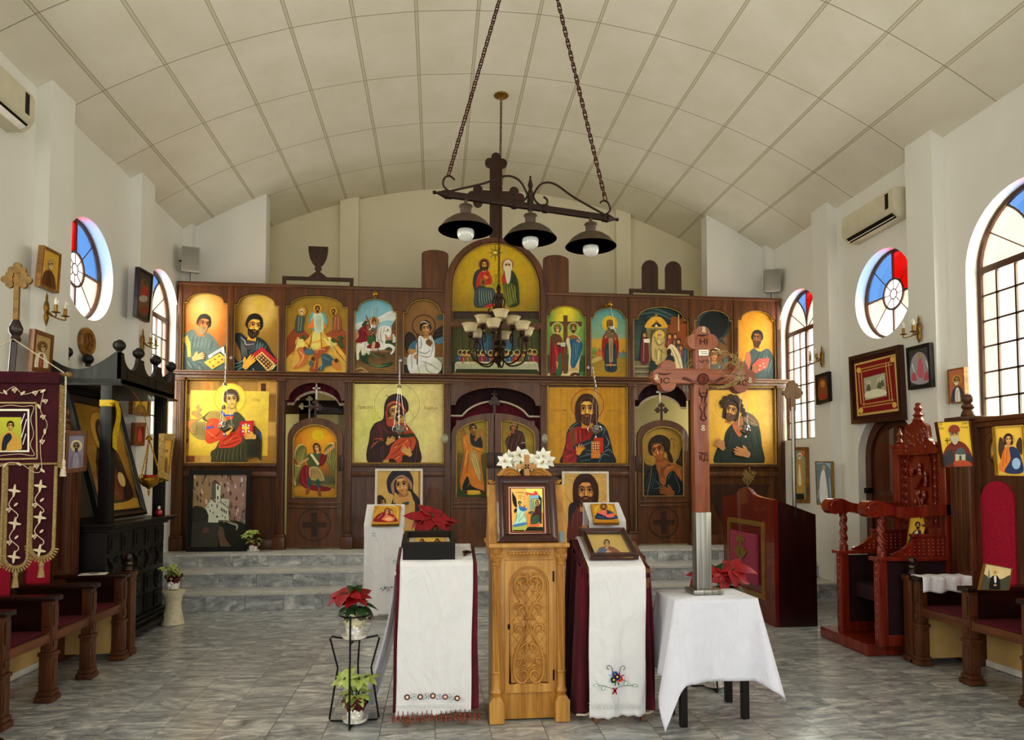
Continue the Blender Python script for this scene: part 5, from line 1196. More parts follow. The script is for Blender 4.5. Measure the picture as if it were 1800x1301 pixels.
P.poly([(245,930),(290,1030),(410,1085),(200,1075)],'#14181a');P.line([(250,1040),(285,960)],7,'#8e8448');P.lines([[(230,640),(200,820),(180,960)],[(260,700),(240,900)],[(300,640),(390,680)],[(370,760),(400,1020)]],10,'#7a4612');P.lines([[(245,660),(220,820)],[(210,560),(240,620)],[(330,640),(380,660)]],9,'#e0a040');P.poly([(235,1080),(370,1080),(380,1115),(250,1120)],'#bd9a2c');P.poly([(215,1080),(240,1075),(245,1110),(200,1105)],'#4a2c18');P.poly([(375,1085),(420,1080),(430,1120),(395,1115)],'#4a2c18')
P.head(305,440,38,'#8a4c20','#301a10',turn=.7,tilt=-8);P.hand(200,520,60,-70,'#9a5c28');P.hand(330,560,55,-70,'#9a5c28')
P.build('door_painting',parent=dr)
P,dr=door_pic('royal1',(780,680,5.916))
P.field(580,300,975,1185,lambda u,v:mix3(hx('#7d6a1c'),hx('#927c24'),.5+.5*math.sin(v*36)*math.sin(u*6))if v<.5 else mix3(hx('#5e4c1c'),hx('#34441e'),(v-.5)*2.4))
P.poly([(640,570),(680,500),(740,455),(800,460),(835,500),(850,600),(850,720),(840,1080),(670,1080),(660,680)],'#3a1f18');P.lines([[(700,500),(660,580),(680,680)],[(740,480),(700,640),(690,800)],[(800,480),(740,640),(720,800)],[(830,520),(790,640)]],10,'#5e3a30');P.lines([[(720,490),(670,620)],[(770,500),(720,680)]],7,'#20100c');P.poly([(800,590),(845,585),(850,700),(800,700)],'#281612');P.line([(800,592),(825,580),(850,588)],8,'#b8a080')
P.head(730,420,38,'#8a5226','#3a1f18',veil='#3a1f18',turn=-.5,tilt=16,hi='#c08848');P.line([(685,410),(725,380),(770,400)],8,'#b8a080');P.hand(690,500,60,205,'#94602c')
P.build('door_painting',parent=dr)
# ---------------------------------------------------------------- middle of the nave
wood('oak','#9c6928','#d0a052','z',0.38,coat=.25)
wood('oak_carved','#946022','#c69346','z',0.42,coat=.2)
wood('mahogany_frame','#2c120b','#4a2014','z',0.28,coat=.5)
wood('black_timber','#0c0a09','#191512','z',0.48,coat=.05)
wood('stand_timber','#5b3418','#8a5a30','z',0.5)
def linen(name,col,k=1.0):
 t=NT(name);n=t.noise(t.coord('Object'),14,4,.6);n2=t.noise(t.coord('Object',(1,1,1)),420,2,.5)
 c=t.ramp(n,[(.3,mix3(hx(col,k),(.5,.5,.52),.12)),(.7,hx(col,k))])
 n3=t.noise(t.coord('Object',(1,1,.45)),5.5,3,.5,1.6)
 t.bsdf(c,.85,bump=t.math('ADD',t.math('MULTIPLY',n3,4.0),t.math('ADD',n,t.math('MULTIPLY',n2,.1))),bs=.55,bd=.012,sheen=.2,spec=.2);MATS[name]=t.m
linen('white_linen','#e6e6e9');linen('cool_linen','#dfe1ee')
plain('lace_white','#cfd0cc',.9,0,.3,300)
plain('gold_leaf','#b8912e',.4,.25,.25,8)
t=NT('steel_brushed');n=t.noise(t.coord('Object',(60,60,.8)),1.5,4,.6);t.bsdf(t.ramp(n,[(.3,hx('#77756f')),(.7,hx('#b3b1aa'))]),.3,.85,bump=n,bs=.05,bd=.002);MATS['steel_brushed']=t.m
plain('ivory_paint','#e2dccb',.5)
plain('green_leaf','#2f4f27',.45,0,.5,30);plain('lime_leaf','#a8b866',.5,0,.35,25);plain('cream_petal','#e6e8cf',.5,0,.2,30)
plain('red_bract','#8e0d1c',.5,0,.35,22);plain('white_petal','#f0f0e6',.5,0,.08,30);plain('yellow_stamen','#b5a020',.6)
plain('wine_wrap','#5c121c',.25,0,.5,30,coat=.5);plain('white_plastic','#e9e6de',.35);plain('clear_wrap','#d8cfae',.2,0,.35,22,coat=.5)
plain('white_ribbon','#ecebe6',.4);plain('black_wire','#121212',.4,.4);plain('bead_copper','#7e3c28',.4,.1,.3,60)

# carved oak icon stand -----------------------------------------------------
X0,X1,YF=0.315,0.765,4.03
st=E('icon_stand',(.54,4.2,0),'carved oak icon stand with columns and a scrolled top in the middle of the nave','icon stand')
m=MB();m.box(X0+.015,X1-.015,YF+.03,4.40,0.01,.93,.004);m.box(X0,X0+.07,YF+.01,4.42,.93,1.0,.006);m.box(X1-.07,X1,YF+.01,4.42,.93,1.0,.006);m.box(X0+.06,X1-.06,YF+.025,4.42,.93,1.0)
m.build('body','oak',st)
m=MB();m.box(X0-.012,X1+.012,YF-.02,4.44,1.0,1.025,.006);m.build('top_board','oak',st)
m=MB();m.box(X0+.1,X1-.1,YF+.012,YF+.03,.945,.985,.003)
for i in range(12):
 x=X0+.115+i*.02;m.lathe([(0,.01),(.008,.008),(.013,0)],(x,YF+.012,.965),10,Matrix.Rotation(PI/2,3,'X'))
m.build('carved_frieze','oak_carved',st)
for x in(X0+.035,X1-.035):
 m=MB();m.prism([(x-.042,.005),(x+.042,.005),(x+.042,.12),(x+.022,.155),(x-.022,.155),(x-.042,.12)],((0,YF+.06,0),(1,0,0),(0,0,1),(0,-1,0)),.09);m.build('foot_block','oak',st)
 m=MB();n=14;prof=[(.030,.155),(.036,.17),(.030,.185),(.027,.19),(.027,.275),(.031,.28),(.026,.29)]
 m.lathe(prof,(x,YF+.03,0),18)
 vs=[];R_,K=24,28
 for j in range(K+1):
  z=.29+.605*j/K;tw=.35*j/K*2
  for k_ in range(R_*2):
   a=PI*k_/R_;r=.0225+.0035*math.cos(8*(a+tw));vs.append((x+r*math.cos(a),YF+.03+r*math.sin(a),z))
 m.add(vs,[(j*48+k_,j*48+(k_+1)%48,(j+1)*48+(k_+1)%48,(j+1)*48+k_)for j in range(K)for k_ in range(48)])
 m.lathe([(.026,.895),(.029,.903),(.025,.91),(.030,.925),(.034,.945),(.030,.955),(.038,.975),(.040,1.0)],(x,YF+.03,0),18)
 for a in range(0,360,45):m.ball((x+.033*math.cos(math.radians(a)),YF+.03+.033*math.sin(math.radians(a)),.95),(.008,.008,.014),8,6)
 m.build('column','oak_carved',st)
dx0,dx1,dz0,dz1=X0+.085,X1-.085,.165,.925;xm=(dx0+dx1)/2
ax0,ax1,az0,azs=xm-.105,xm+.105,.225,.775
m=MB();m.prism([[(dx0,dz0),(dx1,dz0),(dx1,dz1),(dx0,dz1)],arched(ax0-.012,ax1+.012,az0-.012,azs,20)],((0,YF+.03,0),(1,0,0),(0,0,1),(0,-1,0)),.018)
m.box(ax0-.02,ax1+.02,YF+.024,YF+.03,az0-.02,azs+.12)
dor=m.build('door','oak',st)
m=MB();yy=YF+.018
q=arched(ax0-.006,ax1+.006,az0-.006,azs,20);m.tube([(p[0],yy,p[1])for p in q],.006,6,True)
Z=lambda v:az0+(880-v)/4.066/302*1.0 if False else 1.42-(960+v/4.066-836)/1220*4.06
Xx=lambda u:xm+(u-285)/4.066/1220*4.06
def vine(pts,w):
 P3=[(Xx(a),yy,Z(b))for a,b in catmull(pts,False,6)];N=len(P3)
 m.tube(P3,[w*(0.45+.55*math.sin(PI*min(1,(i+1)/N*1.05)))for i in range(N)],8)
for sg in(1,-1):
 S=lambda L:[(285+(a-285)*sg,b)for a,b in L]
 vine(S([(285,500),(250,420),(205,360),(182,290),(195,235),(240,215),(275,235),(270,265),(245,262)]),.010)
 vine(S([(200,250),(225,270),(235,310),(260,315)]),.008);vine(S([(190,245),(215,205),(262,195)]),.007);vine(S([(205,265),(270,235)]),.006)
 vine(S([(285,480),(265,430),(220,405),(185,430),(195,450)]),.009);vine(S([(265,430),(225,435),(210,480),(225,490)]),.008);vine(S([(230,350),(205,330),(212,320)]),.006)
 vine(S([(285,520),(265,600),(235,660),(205,720),(185,790),(180,880),(200,945),(240,965),(275,930),(270,890),(240,880),(225,905),(240,925)]),.010)
 vine(S([(250,620),(245,575),(210,555),(185,575),(195,605),(225,600)]),.009);vine(S([(205,740),(240,705),(268,690),(262,740),(230,750)]),.009);vine(S([(190,800),(230,790),(225,830),(195,850)]),.008)
 vine(S([(285,880),(265,850),(240,840),(215,860)]),.007);vine(S([(280,770),(300,800),(285,830)]),.005);vine(S([(175,975),(230,970),(285,975)]),.007)
for i in range(-9,12):
 for d in(1,-1):
  P3=[]
  for t_ in range(20):
   z=az0+.01+.62*t_/19;x=xm+i*.05+d*(z-.5)*.75
   r_ok=ax0<x<ax1 and(z<azs or(x-xm)**2+(z-azs)**2<.1**2)
   if r_ok:P3.append((x,YF+.0235,z))
  if len(P3)>2:m.tube(P3,.0016,4)
for a in range(6):m.ball((Xx(285+(a-2.5)*14),yy,Z(510)),(.006,.006,.012),8,6)
m.build('carved_vine','oak_carved',dor)
m=MB();m.lathe([(0,.006),(.006,.004),(.008,0)],(dx0+.022,YF+.012,.545),12,Matrix.Scale(2.2,3,Vector((0,0,1)))@Matrix.Rotation(PI/2,3,'X'));m.build('keyhole_plate','black_iron',dor)
for z in(.26,.83):m=MB();m.tube([(dx1+.004,YF+.012,z-.03),(dx1+.004,YF+.012,z+.03)],.005,8);m.build('hinge','black_iron',dor)
# leaning board with scrolls
A,B=Vector((0,4.10,1.025)),Vector((0,4.225,1.365));ub=(B-A).normalized();nb=Vector((0,-ub.z,ub.y))
H_=(B-A).length;FRB=(A,Vector((1,0,0)),ub,nb)
m=MB();m.prism([(X0-.005,0),(X1+.012,0),(X1+.02,H_),(X0-.008,H_)],(A-nb*.03,Vector((1,0,0)),ub,nb),.03)
m.add([(x,y,z)for x in(X0,X1)for y,z in((4.13,1.025),(4.42,1.025),(4.25,1.36))],[(0,1,2),(3,5,4),(1,4,5,2)],0,False);m.build('leaning_board','oak',st)
m=MB()
for sg in(-1,1):
 c=(xm+sg*.095,H_);m.prism([(c[0]-.0,H_-.01)]+[(xm+sg*.02,H_-.01)]+[(xm+sg*(.095-.075*math.cos(math.radians(a))),H_+.11*math.sin(math.radians(a)))for a in range(0,100,10)]+[(xm+sg*(.095+.09*math.sin(math.radians(a))),H_+.11*math.cos(math.radians(a)))for a in range(10,100,15)]+[(xm+sg*.185,H_-.01)],(A-nb*.028,Vector((1,0,0)),ub,nb),.03)
 for k_,r0 in enumerate((.066,.05,.034)):
  m.tube([A+Vector((1,0,0))*(xm+sg*(.085-r0*math.cos(math.radians(a))*(1+k_*.05)))+ub*(H_+.01+1.4*r0*math.sin(math.radians(a)))+nb*.004 for a in range(5,150,12)],.006,6)
 m.tube([A+Vector((1,0,0))*(xm+sg*(.085+.02*(1-t_)*math.cos(t_*7)))+ub*(H_+.05+.022*(1-t_)*math.sin(t_*7))+nb*.004 for t_ in[i/14 for i in range(15)]],.005,6)
 ex=X0 if sg<0 else X1
 m.tube([A+Vector((1,0,0))*(ex-sg*.075+sg*.075*t_)+ub*(H_+.008+.02*(1-math.sin(PI*t_*.5))if t_<.8 else H_+.008+.02*math.sin((t_-.8)*8))for t_ in[i/12 for i in range(13)]],.008,6)
 m.ball(A+Vector((1,0,0))*(ex-sg*.02)+ub*(H_+.018),.012,10,8)
m.build('carved_scroll','oak_carved',st)
m=MB();zb_=A+ub*H_;c0=Vector((onY(926,815,4.22).x,4.22,1.38))
m.box(c0.x-.016,c0.x+.016,4.215,4.24,1.36,1.548,.003);m.box(c0.x-.062,c0.x+.062,4.215,4.24,1.458,1.49,.003);m.box(c0.x-.003,c0.x+.003,4.211,4.215,1.385,1.53);m.box(c0.x-.05,c0.x+.05,4.211,4.215,1.471,1.477);m.build('top_cross','oak',st)
# framed picture leaning on it
o_=A+nb*.006+Vector((0,0,.002));PL=lambda x,y:onP(x,y,o_+nb*.028,nb)
fi=E('framed_icon',(xm,4.1,1.03),'deep mahogany framed icon of an angel and seated woman on the oak stand','icon',None)
def frame_on(parent,o,u,v,n,w,h,fw,d,mat,prof=True,name='frame'):
 m=MB();o,u,v,n=Vector(o),Vector(u),Vector(v),Vector(n)
 L=[(0,0.0),(0,d*.8),(fw*.25,d),(fw*.45,d*.78),(fw*.8,d*.6),(fw*.85,d*.7),(fw,d*.55),(fw,0)]if prof else[(0,0),(0,d),(fw,d),(fw,0)]
 vs=[];K=len(L)
 for(a,b)in L:vs+=[o+u*(a)+v*a+n*b,o+u*(w-a)+v*a+n*b,o+u*(w-a)+v*(h-a)+n*b,o+u*a+v*(h-a)+n*b]
 m.add(vs,[(i*4+k_,i*4+(k_+1)%4,(i+1)*4+(k_+1)%4,(i+1)*4+k_)for i in range(K-1)for k_ in range(4)],0,False)
 m.prism([(0.002,.002),(w-.002,.002),(w-.002,h-.002),(.002,h-.002)],(o,u,v,n),d*.3)
 return m.build(name,mat,parent,angle=25)
bl=onP(874,955,o_,nb);tr=onP(976,839,o_,nb);W_=(onP(981,955,o_,nb)-bl).x;Hh=(tr-o_).dot(ub)-(bl-o_).dot(ub)
o2=bl.copy();frame_on(fi,o2,(1,0,0),ub,nb,W_,Hh,.052,.036,'mahogany_frame')
zf=(870,835,10.41);P=Paint(lambda x,y:onP(x,y,o2+nb*.013,nb),nb,zf)
P.rect(175,165,1065,1150,'#4c2a1a');P.poly([(250,222),(905,222),(930,1075),(262,1075)],'#c9b0a0',False);P.poly([(262,236),(892,236),(915,1062),(275,1062)],'#5c1c16',False)
P.poly([(290,250),(865,250),(880,1035),(318,1035)],'#d8a860',False,c2='#d89a50',d=(0,1));P.poly([(560,250),(865,250),(880,700),(700,640)],'#e0cf6a',False);P.poly([(318,935),(600,900),(560,1010),(318,1015)],'#9aa04a',False);P.poly([(600,955),(880,955),(882,1030),(545,1030)],'#15160f',False);P.poly([(330,1008),(545,1008),(540,1032),(330,1030)],'#15160f',False)
P.text('БЛАГОВЕЩЕНЬЕ',385,335,20,'#6a3a20',150)
P.lines([[(430,380),(490,380)],[(430,405),(500,405)],[(515,400),(560,400)],[(440,430),(490,430)],[(520,440),(570,440)]],8,'#a8763c',False)
P.poly([(318,320),(345,360),(385,430),(400,540),(395,600),(350,560),(320,460)],'#1c1614');P.poly([(350,640),(390,610),(400,660),(360,700)],'#1c1614')
P.poly([(410,600),(450,570),(520,600),(590,625),(560,665),(540,720),(575,800),(570,870),(560,910),(340,945),(350,880),(400,760)],'#9cc0a8');P.poly([(440,580),(520,595),(590,622),(540,668),(460,650)],'#2f649c');P.poly([(340,915),(560,868),(565,908),(430,945),(340,950)],'#3a6aa0');P.lines([[(420,640),(390,800),(360,900)],[(470,680),(420,820)],[(540,740),(480,800),(420,880)],[(520,690),(560,800)]],10,'#4c7a6c');P.lines([[(430,610),(400,720)],[(510,700),(460,800)]],10,'#d6ead0');P.poly([(520,590),(555,560),(545,600)],'#7a4a28')
P.head(452,525,34,'#a4683a','#2c1a12',turn=.5,halo=(1.5,'#e3c258','#efe0a0'))
P.poly([(630,390),(800,380),(850,440),(850,900),(820,900),(800,450),(640,440)],'#1a2a2c',False);P.rect(640,440,672,650,'#6a8a9c');P.rect(690,470,722,640,'#5f8a7c');P.poly([(630,400),(700,380),(790,385),(795,440),(640,445)],'#7aa0b8',False);P.poly([(560,330),(600,335),(700,350),(720,310),(760,320),(775,370),(690,385),(600,360),(585,390)],'#c04046')
P.poly([(590,700),(650,690),(640,940),(600,950)],'#c87a30',False);P.poly([(620,900),(800,890),(800,950),(630,955)],'#b86038',False);P.poly([(740,590),(790,570),(830,600),(850,700),(840,800),(790,880),(680,910),(650,890),(655,780),(720,680)],'#3c1a1c');P.poly([(660,790),(740,740),(800,760),(790,880),(690,915),(650,880)],'#2b4a34');P.lines([[(740,620),(720,720)],[(800,620),(800,740)],[(690,800),(670,890)],[(740,770),(730,890)]],9,'#6a3038');P.poly([(610,690),(690,670),(690,710),(630,725)],'#2c4a48')
P.head(768,520,34,'#b07c4c','#3c1a1c',veil='#3c1a1c',turn=-.4,halo=(1.5,'#e8d070','#f0e6a8'))
P.build('icon_picture','print_paint',fi)
# loose card behind it, lilies
m=MB();c=onP(984,955,A+nb*.002,nb);m.prism([(0,0),(.028,0),(.03,.072),(.002,.072)],(c+nb*.001,Vector((1,0,0)),ub,nb),.002)
T(m.build('paper_card',plain('card_blue','#7d94a0',.6)),'small blue paper card tucked beside the mahogany frame','card')
lil=E('lily_arrangement',(onY(922,830,4.5).x,4.5,1.02),'bunch of white lilies standing behind the oak icon stand','flowers')
rr=random.Random(11)
stalks=MB();m2=MB();y3=MB();gl=MB();base=Vector((lil.location.x,4.5,1.06))
fl=[(896,806),(912,800),(905,818),(946,808),(956,802),(951,816),(938,818),(925,806),(888,812),(962,810),(916,815)]
for i,(px,py)in enumerate(fl):
 c=onY(px,py,4.47+rr.uniform(-.03,.05));stalks.tube([base+Vector((rr.uniform(-.02,.02),0,0)),(base+c)/2+Vector((0,.03,.02)),c],.0035,5)
 fw2=Vector((rr.uniform(-.5,.5),-1,rr.uniform(-.1,.5))).normalized();a_=fw2.orthogonal().normalized();b_=fw2.cross(a_)
 for k_ in range(6):
  t_=k_*PI/3+i;d=(a_*math.cos(t_)+b_*math.sin(t_))*.85+fw2*.5
  leaf(m2,c,d,fw2,.062,.019,.35,0,.15,5)
 for k_ in range(4):y3.tube([c,c+fw2*.035+a_*rr.uniform(-.01,.01)+b_*rr.uniform(-.01,.01)],.003,5)
for i in range(26):
 c=onY(rr.uniform(885,960),rr.uniform(805,832),4.5+rr.uniform(-.02,.05));leaf(gl,c,(rr.uniform(-1,1),rr.uniform(-.6,.2),rr.uniform(-.2,1)),(0,-1,.4),.05,.01,.3)
m2.build('lily_bloom','white_petal',lil,recalc=False);y3.build('stamen','yellow_stamen',lil);stalks.add(gl.v,gl.f);stalks.build('stalk','green_leaf',lil,recalc=False)
m=MB();m.lathe([(.03,1.027),(.045,1.04),(.05,1.1),(.04,1.13),(.046,1.14)],(lil.location.x,4.40,0),18);v_=m.build('vase','white_plastic',lil)
v_.location.y-=0.01

# sloped folding stands under cloths -----------------------------------------
def sloped_stand(name,label,x0,x1,yf,zf,depth,rise,wood_m='stand_timber'):
 r=E(name,((x0+x1)/2,yf+depth/2,0),label,'icon stand');w=.028
 for x in(x0+.01,x1-.01-w):
  m=MB();m.obox((x+w/2,yf+depth*.5,zf/2-.018),((w/2,0,0),(0,.016,0),(0,-(depth)*.44,zf/2-.028)),.003);m.build('leg',wood_m,r)
  m=MB();m.obox((x+w/2+(.03 if x<(x0+x1)/2 else -.03),yf+depth*.5,(zf+rise)/2-.035),((w/2,0,0),(0,.016,0),(0,depth*.42,(zf+rise)/2-.04)),.003);m.build('leg',wood_m,r)
 m=MB();c=Vector(((x0+x1)/2,yf+depth/2,zf+rise/2-.012));sl=Vector((0,depth/2,rise/2));m.obox(c,(((x1-x0)/2-.004,0,0),sl*.98,Vector((0,-rise,depth)).normalized()*.008),.003);m.build('sloped_top',wood_m,r)
 for z,y in((.2,yf+.04),):m=MB();m.box(x0+.03,x1-.03,y+.02,y+.05,z,z+.03,.003);m.build('stretcher',wood_m,r)
 return r
def runner(name,label,x0,x1,yf,zf,zb,depth,rise,mat,flare=0.0,amp=.004,seed=0,hem=0.0,back=.25,parent=None,top_extra=0.0,x0b=None,x1b=None):
 """cloth over the sloped top, falling in front to height zb"""
 x0b=x0 if x0b is None else x0b;x1b=x1 if x1b is None else x1b
 Lf=zf-zb;Lt=math.hypot(depth,rise)+top_extra;tot=Lf+Lt+back
 def f(u,v):
  s=v*tot
  if s<Lf:
   t=1-s/Lf;k_=t**.8 # 0 at top edge, 1 at hem
   x=(x0+(x1-x0)*u)*(1-t)+(x0b+(x1b-x0b)*u)*t
   return Vector((x+.002*math.sin(t*9),yf-.008-flare*t-1.7*amp*k_*(1.4*math.sin(u*11+seed+t*1.5)+wob(u*10,t*6,1.3,seed)),zf-Lf*t+hem*math.sin(u*34)*t+(.012*(u-.5)*t)))
  s-=Lf
  if s<Lt:t=s/Lt;return Vector((x0+(x1-x0)*u,yf+depth*t,zf+rise*t+.006+.0012*wob(u*9,t*9,1.2,seed)))
  t=(s-Lt)/back;return Vector((x0+(x1-x0)*u,yf+depth+.012+.006*math.sin(u*12),zf+rise+.004-back*t))
 m=MB();m.grid(40,90,f);ob=m.build(name,mat,parent,o=None if parent is not None else((x0+x1)/2,yf,zb),recalc=False,angle=180)
 sm=ob.modifiers.new('thickness','SOLIDIFY');sm.thickness=.0025;sm.offset=0
 if label:T(ob,label,'cloth')
 return ob
# left stand with the glass-topped box
sloped_stand('folding_stand','wooden folding stand under a white runner hemmed with flower circles',-.215,.21,4.02,.90,.32,.07)
w1=runner('velvet_cover','dark red velvet cover edged with copper beads under the flowered runner',-.225,.235,4.025,.905,.09,.32,.07,'velvet_wine',0.0,.003,2.0,x1b=.245,x0b=-.24)
bd=MB()
for i in range(19):
 x=-.232+.478*i/18;z=.088+.004*math.sin(i);bd.ball((x,3.985,z-.022),(.0095,.0095,.012),10,8);bd.lathe([(.005,0),(.010,-.013)],(x,3.985,z-.03),8);bd.tube([(x,3.985,z-.015),(x,3.985,z+.012)],.002,4)
bd.build('bead_fringe','bead_copper',w1)
rn=runner('white_runner','white linen runner with a row of embroidered flower circles above its lace hem',-.203,.212,4.018,.922,.075,.32,.07,'white_linen',.012,.004,.6,.003,x0b=-.222,x1b=.2)
P=Paint(lambda x,y:onY(x,y,3.983),(0,-1,0),(690,1180,11.25))
for(x,y,c)in((290,515,'#3a0e10'),(548,507,'#3a1a30'),(798,487,'#3a0e10'),(1042,507,'#5a2a44'),(1278,533,'#3a0e10')):
 for a in range(10):P.ell(x+46*math.cos(a*PI/5),y+46*math.sin(a*PI/5),14,14,c);P.k-=1
 P.k+=1;P.ell(x,y,48,48,c);P.ell(x,y,31,31,'#d8b49c')
for x0_,c in((420,'#2f5f7c'),(670,'#5a4a50'),(915,'#2f5a80'),(1160,'#3f5f58')):
 rr2=random.Random(x0_)
 for i in range(20):P.ell(x0_+rr2.uniform(-58,58),495+rr2.uniform(-70,65),9,5,c if i%3 else '#4a8a8a',rot=rr2.uniform(0,180));P.k-=1
 P.k+=1;P.lines([[(x0_-50,550),(x0_,500),(x0_-10,430)],[(x0_,500),(x0_+50,480)]],5,c)
for i in range(24):P.ell(120+i*54,700+5*math.sin(i),20,16,'#a8aeac');P.k-=1
P.k+=1;P.line([(90,655),(700,640),(1420,640)],8,'#f0f0f0',False)
P.build('embroidery','cloth_thread',rn)
# white drape falling from the side of the stand to the floor
m=MB()
def drp(u,v):
 s=1-v;x=-.225-.20*s**1.6+.02*math.sin(u*9);
 return Vector((x+(u-.5)*.03-.02*s*math.sin(u*14),4.12+.34*(u)+.03*math.sin(v*5+u*4),.012+.83*v**1.05+(.018*abs(math.sin(u*12))*(1 if v<.06 else 0))))
m.grid(26,30,drp)
dr_=m.build('white_drape','cool_linen',o=(-.35,4.3,0.01),recalc=False,angle=180);T(dr_,'white drape trailing to the floor on the left of the flowered runner','cloth')
dr_.modifiers.new('thickness','SOLIDIFY').thickness=.003
# black glass-topped box with an icon inside
bx=E('display_box',(-.045,4.15,.93),'black box with a glass lid over two painted saints, on the flowered runner','display box')
sl=Vector((0,.32,.07)).normalized();nn=Vector((0,-sl.z,sl.y));o_=Vector((onY(708,975,4.035).x,4.045,.934));W_=onY(800,975,4.035).x-o_.x
m=MB();hh=.10;dd=.25
m.prism([[(0,0),(W_,0),(W_,dd),(0,dd)],[(.022,.03),(W_-.022,.03),(W_-.022,dd-.02),(.022,dd-.02)]],(o_,Vector((1,0,0)),sl,nn),hh);m.box(o_.x+.01,o_.x+W_-.01,o_.y+.01,o_.y+.22,o_.z+.0,o_.z+.02)
m.build('box_case','black_timber',bx)
P=Paint(lambda x,y:onP(x,y,o_+nn*.062,nn),nn,(640,820,9.294))
P.poly([(640,1100),(1475,1100),(1475,1320),(600,1330)],'#3a1014',False);P.poly([(740,1125),(1370,1125),(1440,1320),(740,1320)],'#b9b4ac',False);P.poly([(820,1150),(1335,1150),(1345,1330),(820,1330)],'#b48c44',False);P.poly([(835,1160),(1320,1160),(1330,1330),(832,1330)],'#c6a860',False)
for x in(945,1195):P.poly([(x-90,1310),(x-60,1240),(x,1210),(x+70,1240),(x+95,1310)],'#4a2a28');P.ell(x,1212,34,30,'#3a2018');P.ell(x-4,1222,22,22,'#94643c')
P.build('boxed_icon','print_paint',bx)
t=NT('lid_glass');tr_=t.n('ShaderNodeBsdfTransparent');gl_=t.n('ShaderNodeBsdfGlossy',Roughness=.03);mx=t.n('ShaderNodeMixShader',i0=.08);t.l(tr_.outputs[0],mx.inputs[1]);t.l(gl_.outputs[0],mx.inputs[2]);t.l(mx.outputs[0],t.out.inputs[0]);MATS['lid_glass']=t.m
m=MB();m.prism([(.02,.028),(W_-.02,.028),(W_-.02,dd-.018),(.02,dd-.018)],(o_+nn*(hh-.01),Vector((1,0,0)),sl,nn),.003);m.build('glass_lid','lid_glass',bx)
m=MB();c=Vector((onY(819,975,4.12).x,4.12,.956));FR=(c,Vector((.94,-.34,0)),Vector((.34,.9,.2)).normalized(),Vector((0,-.21,.98)))
budded_cross(m,0,-.03,.055,.08,.05,.012,.013,FR,.007);T(m.build('hand_cross',plain('bronze','#4a2f1c',.4,.5),o=c),'small bronze hand cross lying beside the black display box','cross')

# right stand with the gold framed icon
sloped_stand('folding_stand','wooden folding stand under a white runner embroidered with a bouquet',.865,1.25,3.95,.87,.34,.145)
def velvet_side(u,v):
 pass
vc=runner('velvet_cover','wine velvet cover hanging wide around the bouquet runner',.84,1.235,3.985,.872,.06,.34,.145,'velvet_wine',0.0,.012,1.0,.004,x0b=.80,x1b=1.255)
m=MB()
m.grid(16,20,lambda u,v:Vector((.835-.03*(1-v)+.012*math.sin(u*16+v*3),3.97+.40*u,.05+(.84+.14*u)*v-.02*(1-v)*math.sin(u*8))))
m.grid(16,20,lambda u,v:Vector((1.24+.025*(1-v)+.012*math.sin(u*16+v*3),3.97+.40*u,.06+(.83+.14*u)*v)))
sd=m.build('side_fall','velvet_wine',vc,recalc=False,angle=180);sd.modifiers.new('thickness','SOLIDIFY').thickness=.004
m=MB();m.tube([(.80+.455*i/30,3.952-.012*math.sin(i),.058+.004*math.sin(i*1.3))for i in range(31)],.006,5);m.build('cord_edge','fringe_cream',vc)
rn=runner('white_runner','white linen runner with one embroidered bouquet and red bow near its lace hem',.872,1.205,3.94,.886,.05,.36,.15,'white_linen',.015,.005,3.1,.004,x0b=.868,x1b=1.192)
P=Paint(lambda x,y:onY(x,y,3.903),(0,-1,0),(1000,900,3.244))
P.lines([[(250,920),(245,890),(225,875),(217,892),(230,900)],[(290,920),(295,890),(312,878),(320,893),(308,902)]],3.5,'#3a3a3e',False);P.lines([[(150,990),(200,992),(255,1008),(310,992),(380,990)],[(205,995),(192,1015)],[(320,990),(330,972)]],3,'#4a6a5a',False)
for x,y,r in((155,990,0),(197,1005,110),(325,978,-60),(378,990,5)):P.ell(x,y,15,8,'#5f8a74',rot=r);P.ell(x,y,11,5,'#dfe2df',rot=r)
for x,y,c in((264,927,'#3f66a4'),(288,950,'#d84a34'),(255,957,'#1f5a34'),(275,940,'#4a2a5a')):
 for a in range(6):P.ell(x+11*math.cos(a*PI/3),y+11*math.sin(a*PI/3),9,9,c);P.k-=1
 P.k+=1;P.ell(x,y,6,6,'#c8b46a')
P.lines([[(295,935),(315,928)],[(290,925),(285,915)],[(300,955),(318,960)]],8,'#8e1424');P.lines([[(265,970),(262,990)],[(280,970),(284,990)]],8,'#17402c');P.lines([[(235,935),(225,925)],[(240,960),(228,968)]],9,'#8a9ad0');P.lines([[(248,1002),(262,1018),(272,1040)],[(275,1002),(262,1018),(247,1040)]],9,'#8e1020')
for i in range(14):P.ring(125+i*21,1112,10,3,'#aeb2b2');P.k-=1
P.k+=1;P.line([(110,1090),(250,1092),(415,1090)],3,'#b8bcbc',False);P.build('embroidery','cloth_thread',rn)
sl=Vector((0,.36,.15)).normalized();nn=Vector((0,-sl.z,sl.y));o_=Vector((0,3.955,.905))+nn*.004
fi=E('framed_icon',(1.06,4.05,.9),'dark glazed icon of a young saint on gold lying on the bouquet runner','icon')
bl=onP(1037,985,o_,nn);br=onP(1123,985,o_,nn);tl=onP(1023,938,o_,nn);hh=(tl-bl).dot(sl)
frame_on(fi,bl,(1,0,0),sl,nn,br.x-bl.x,hh,.036,.045,'mahogany_frame')
P=Paint(lambda x,y:onP(x,y,bl+nn*.017,nn),nn,(980,820,7.227))
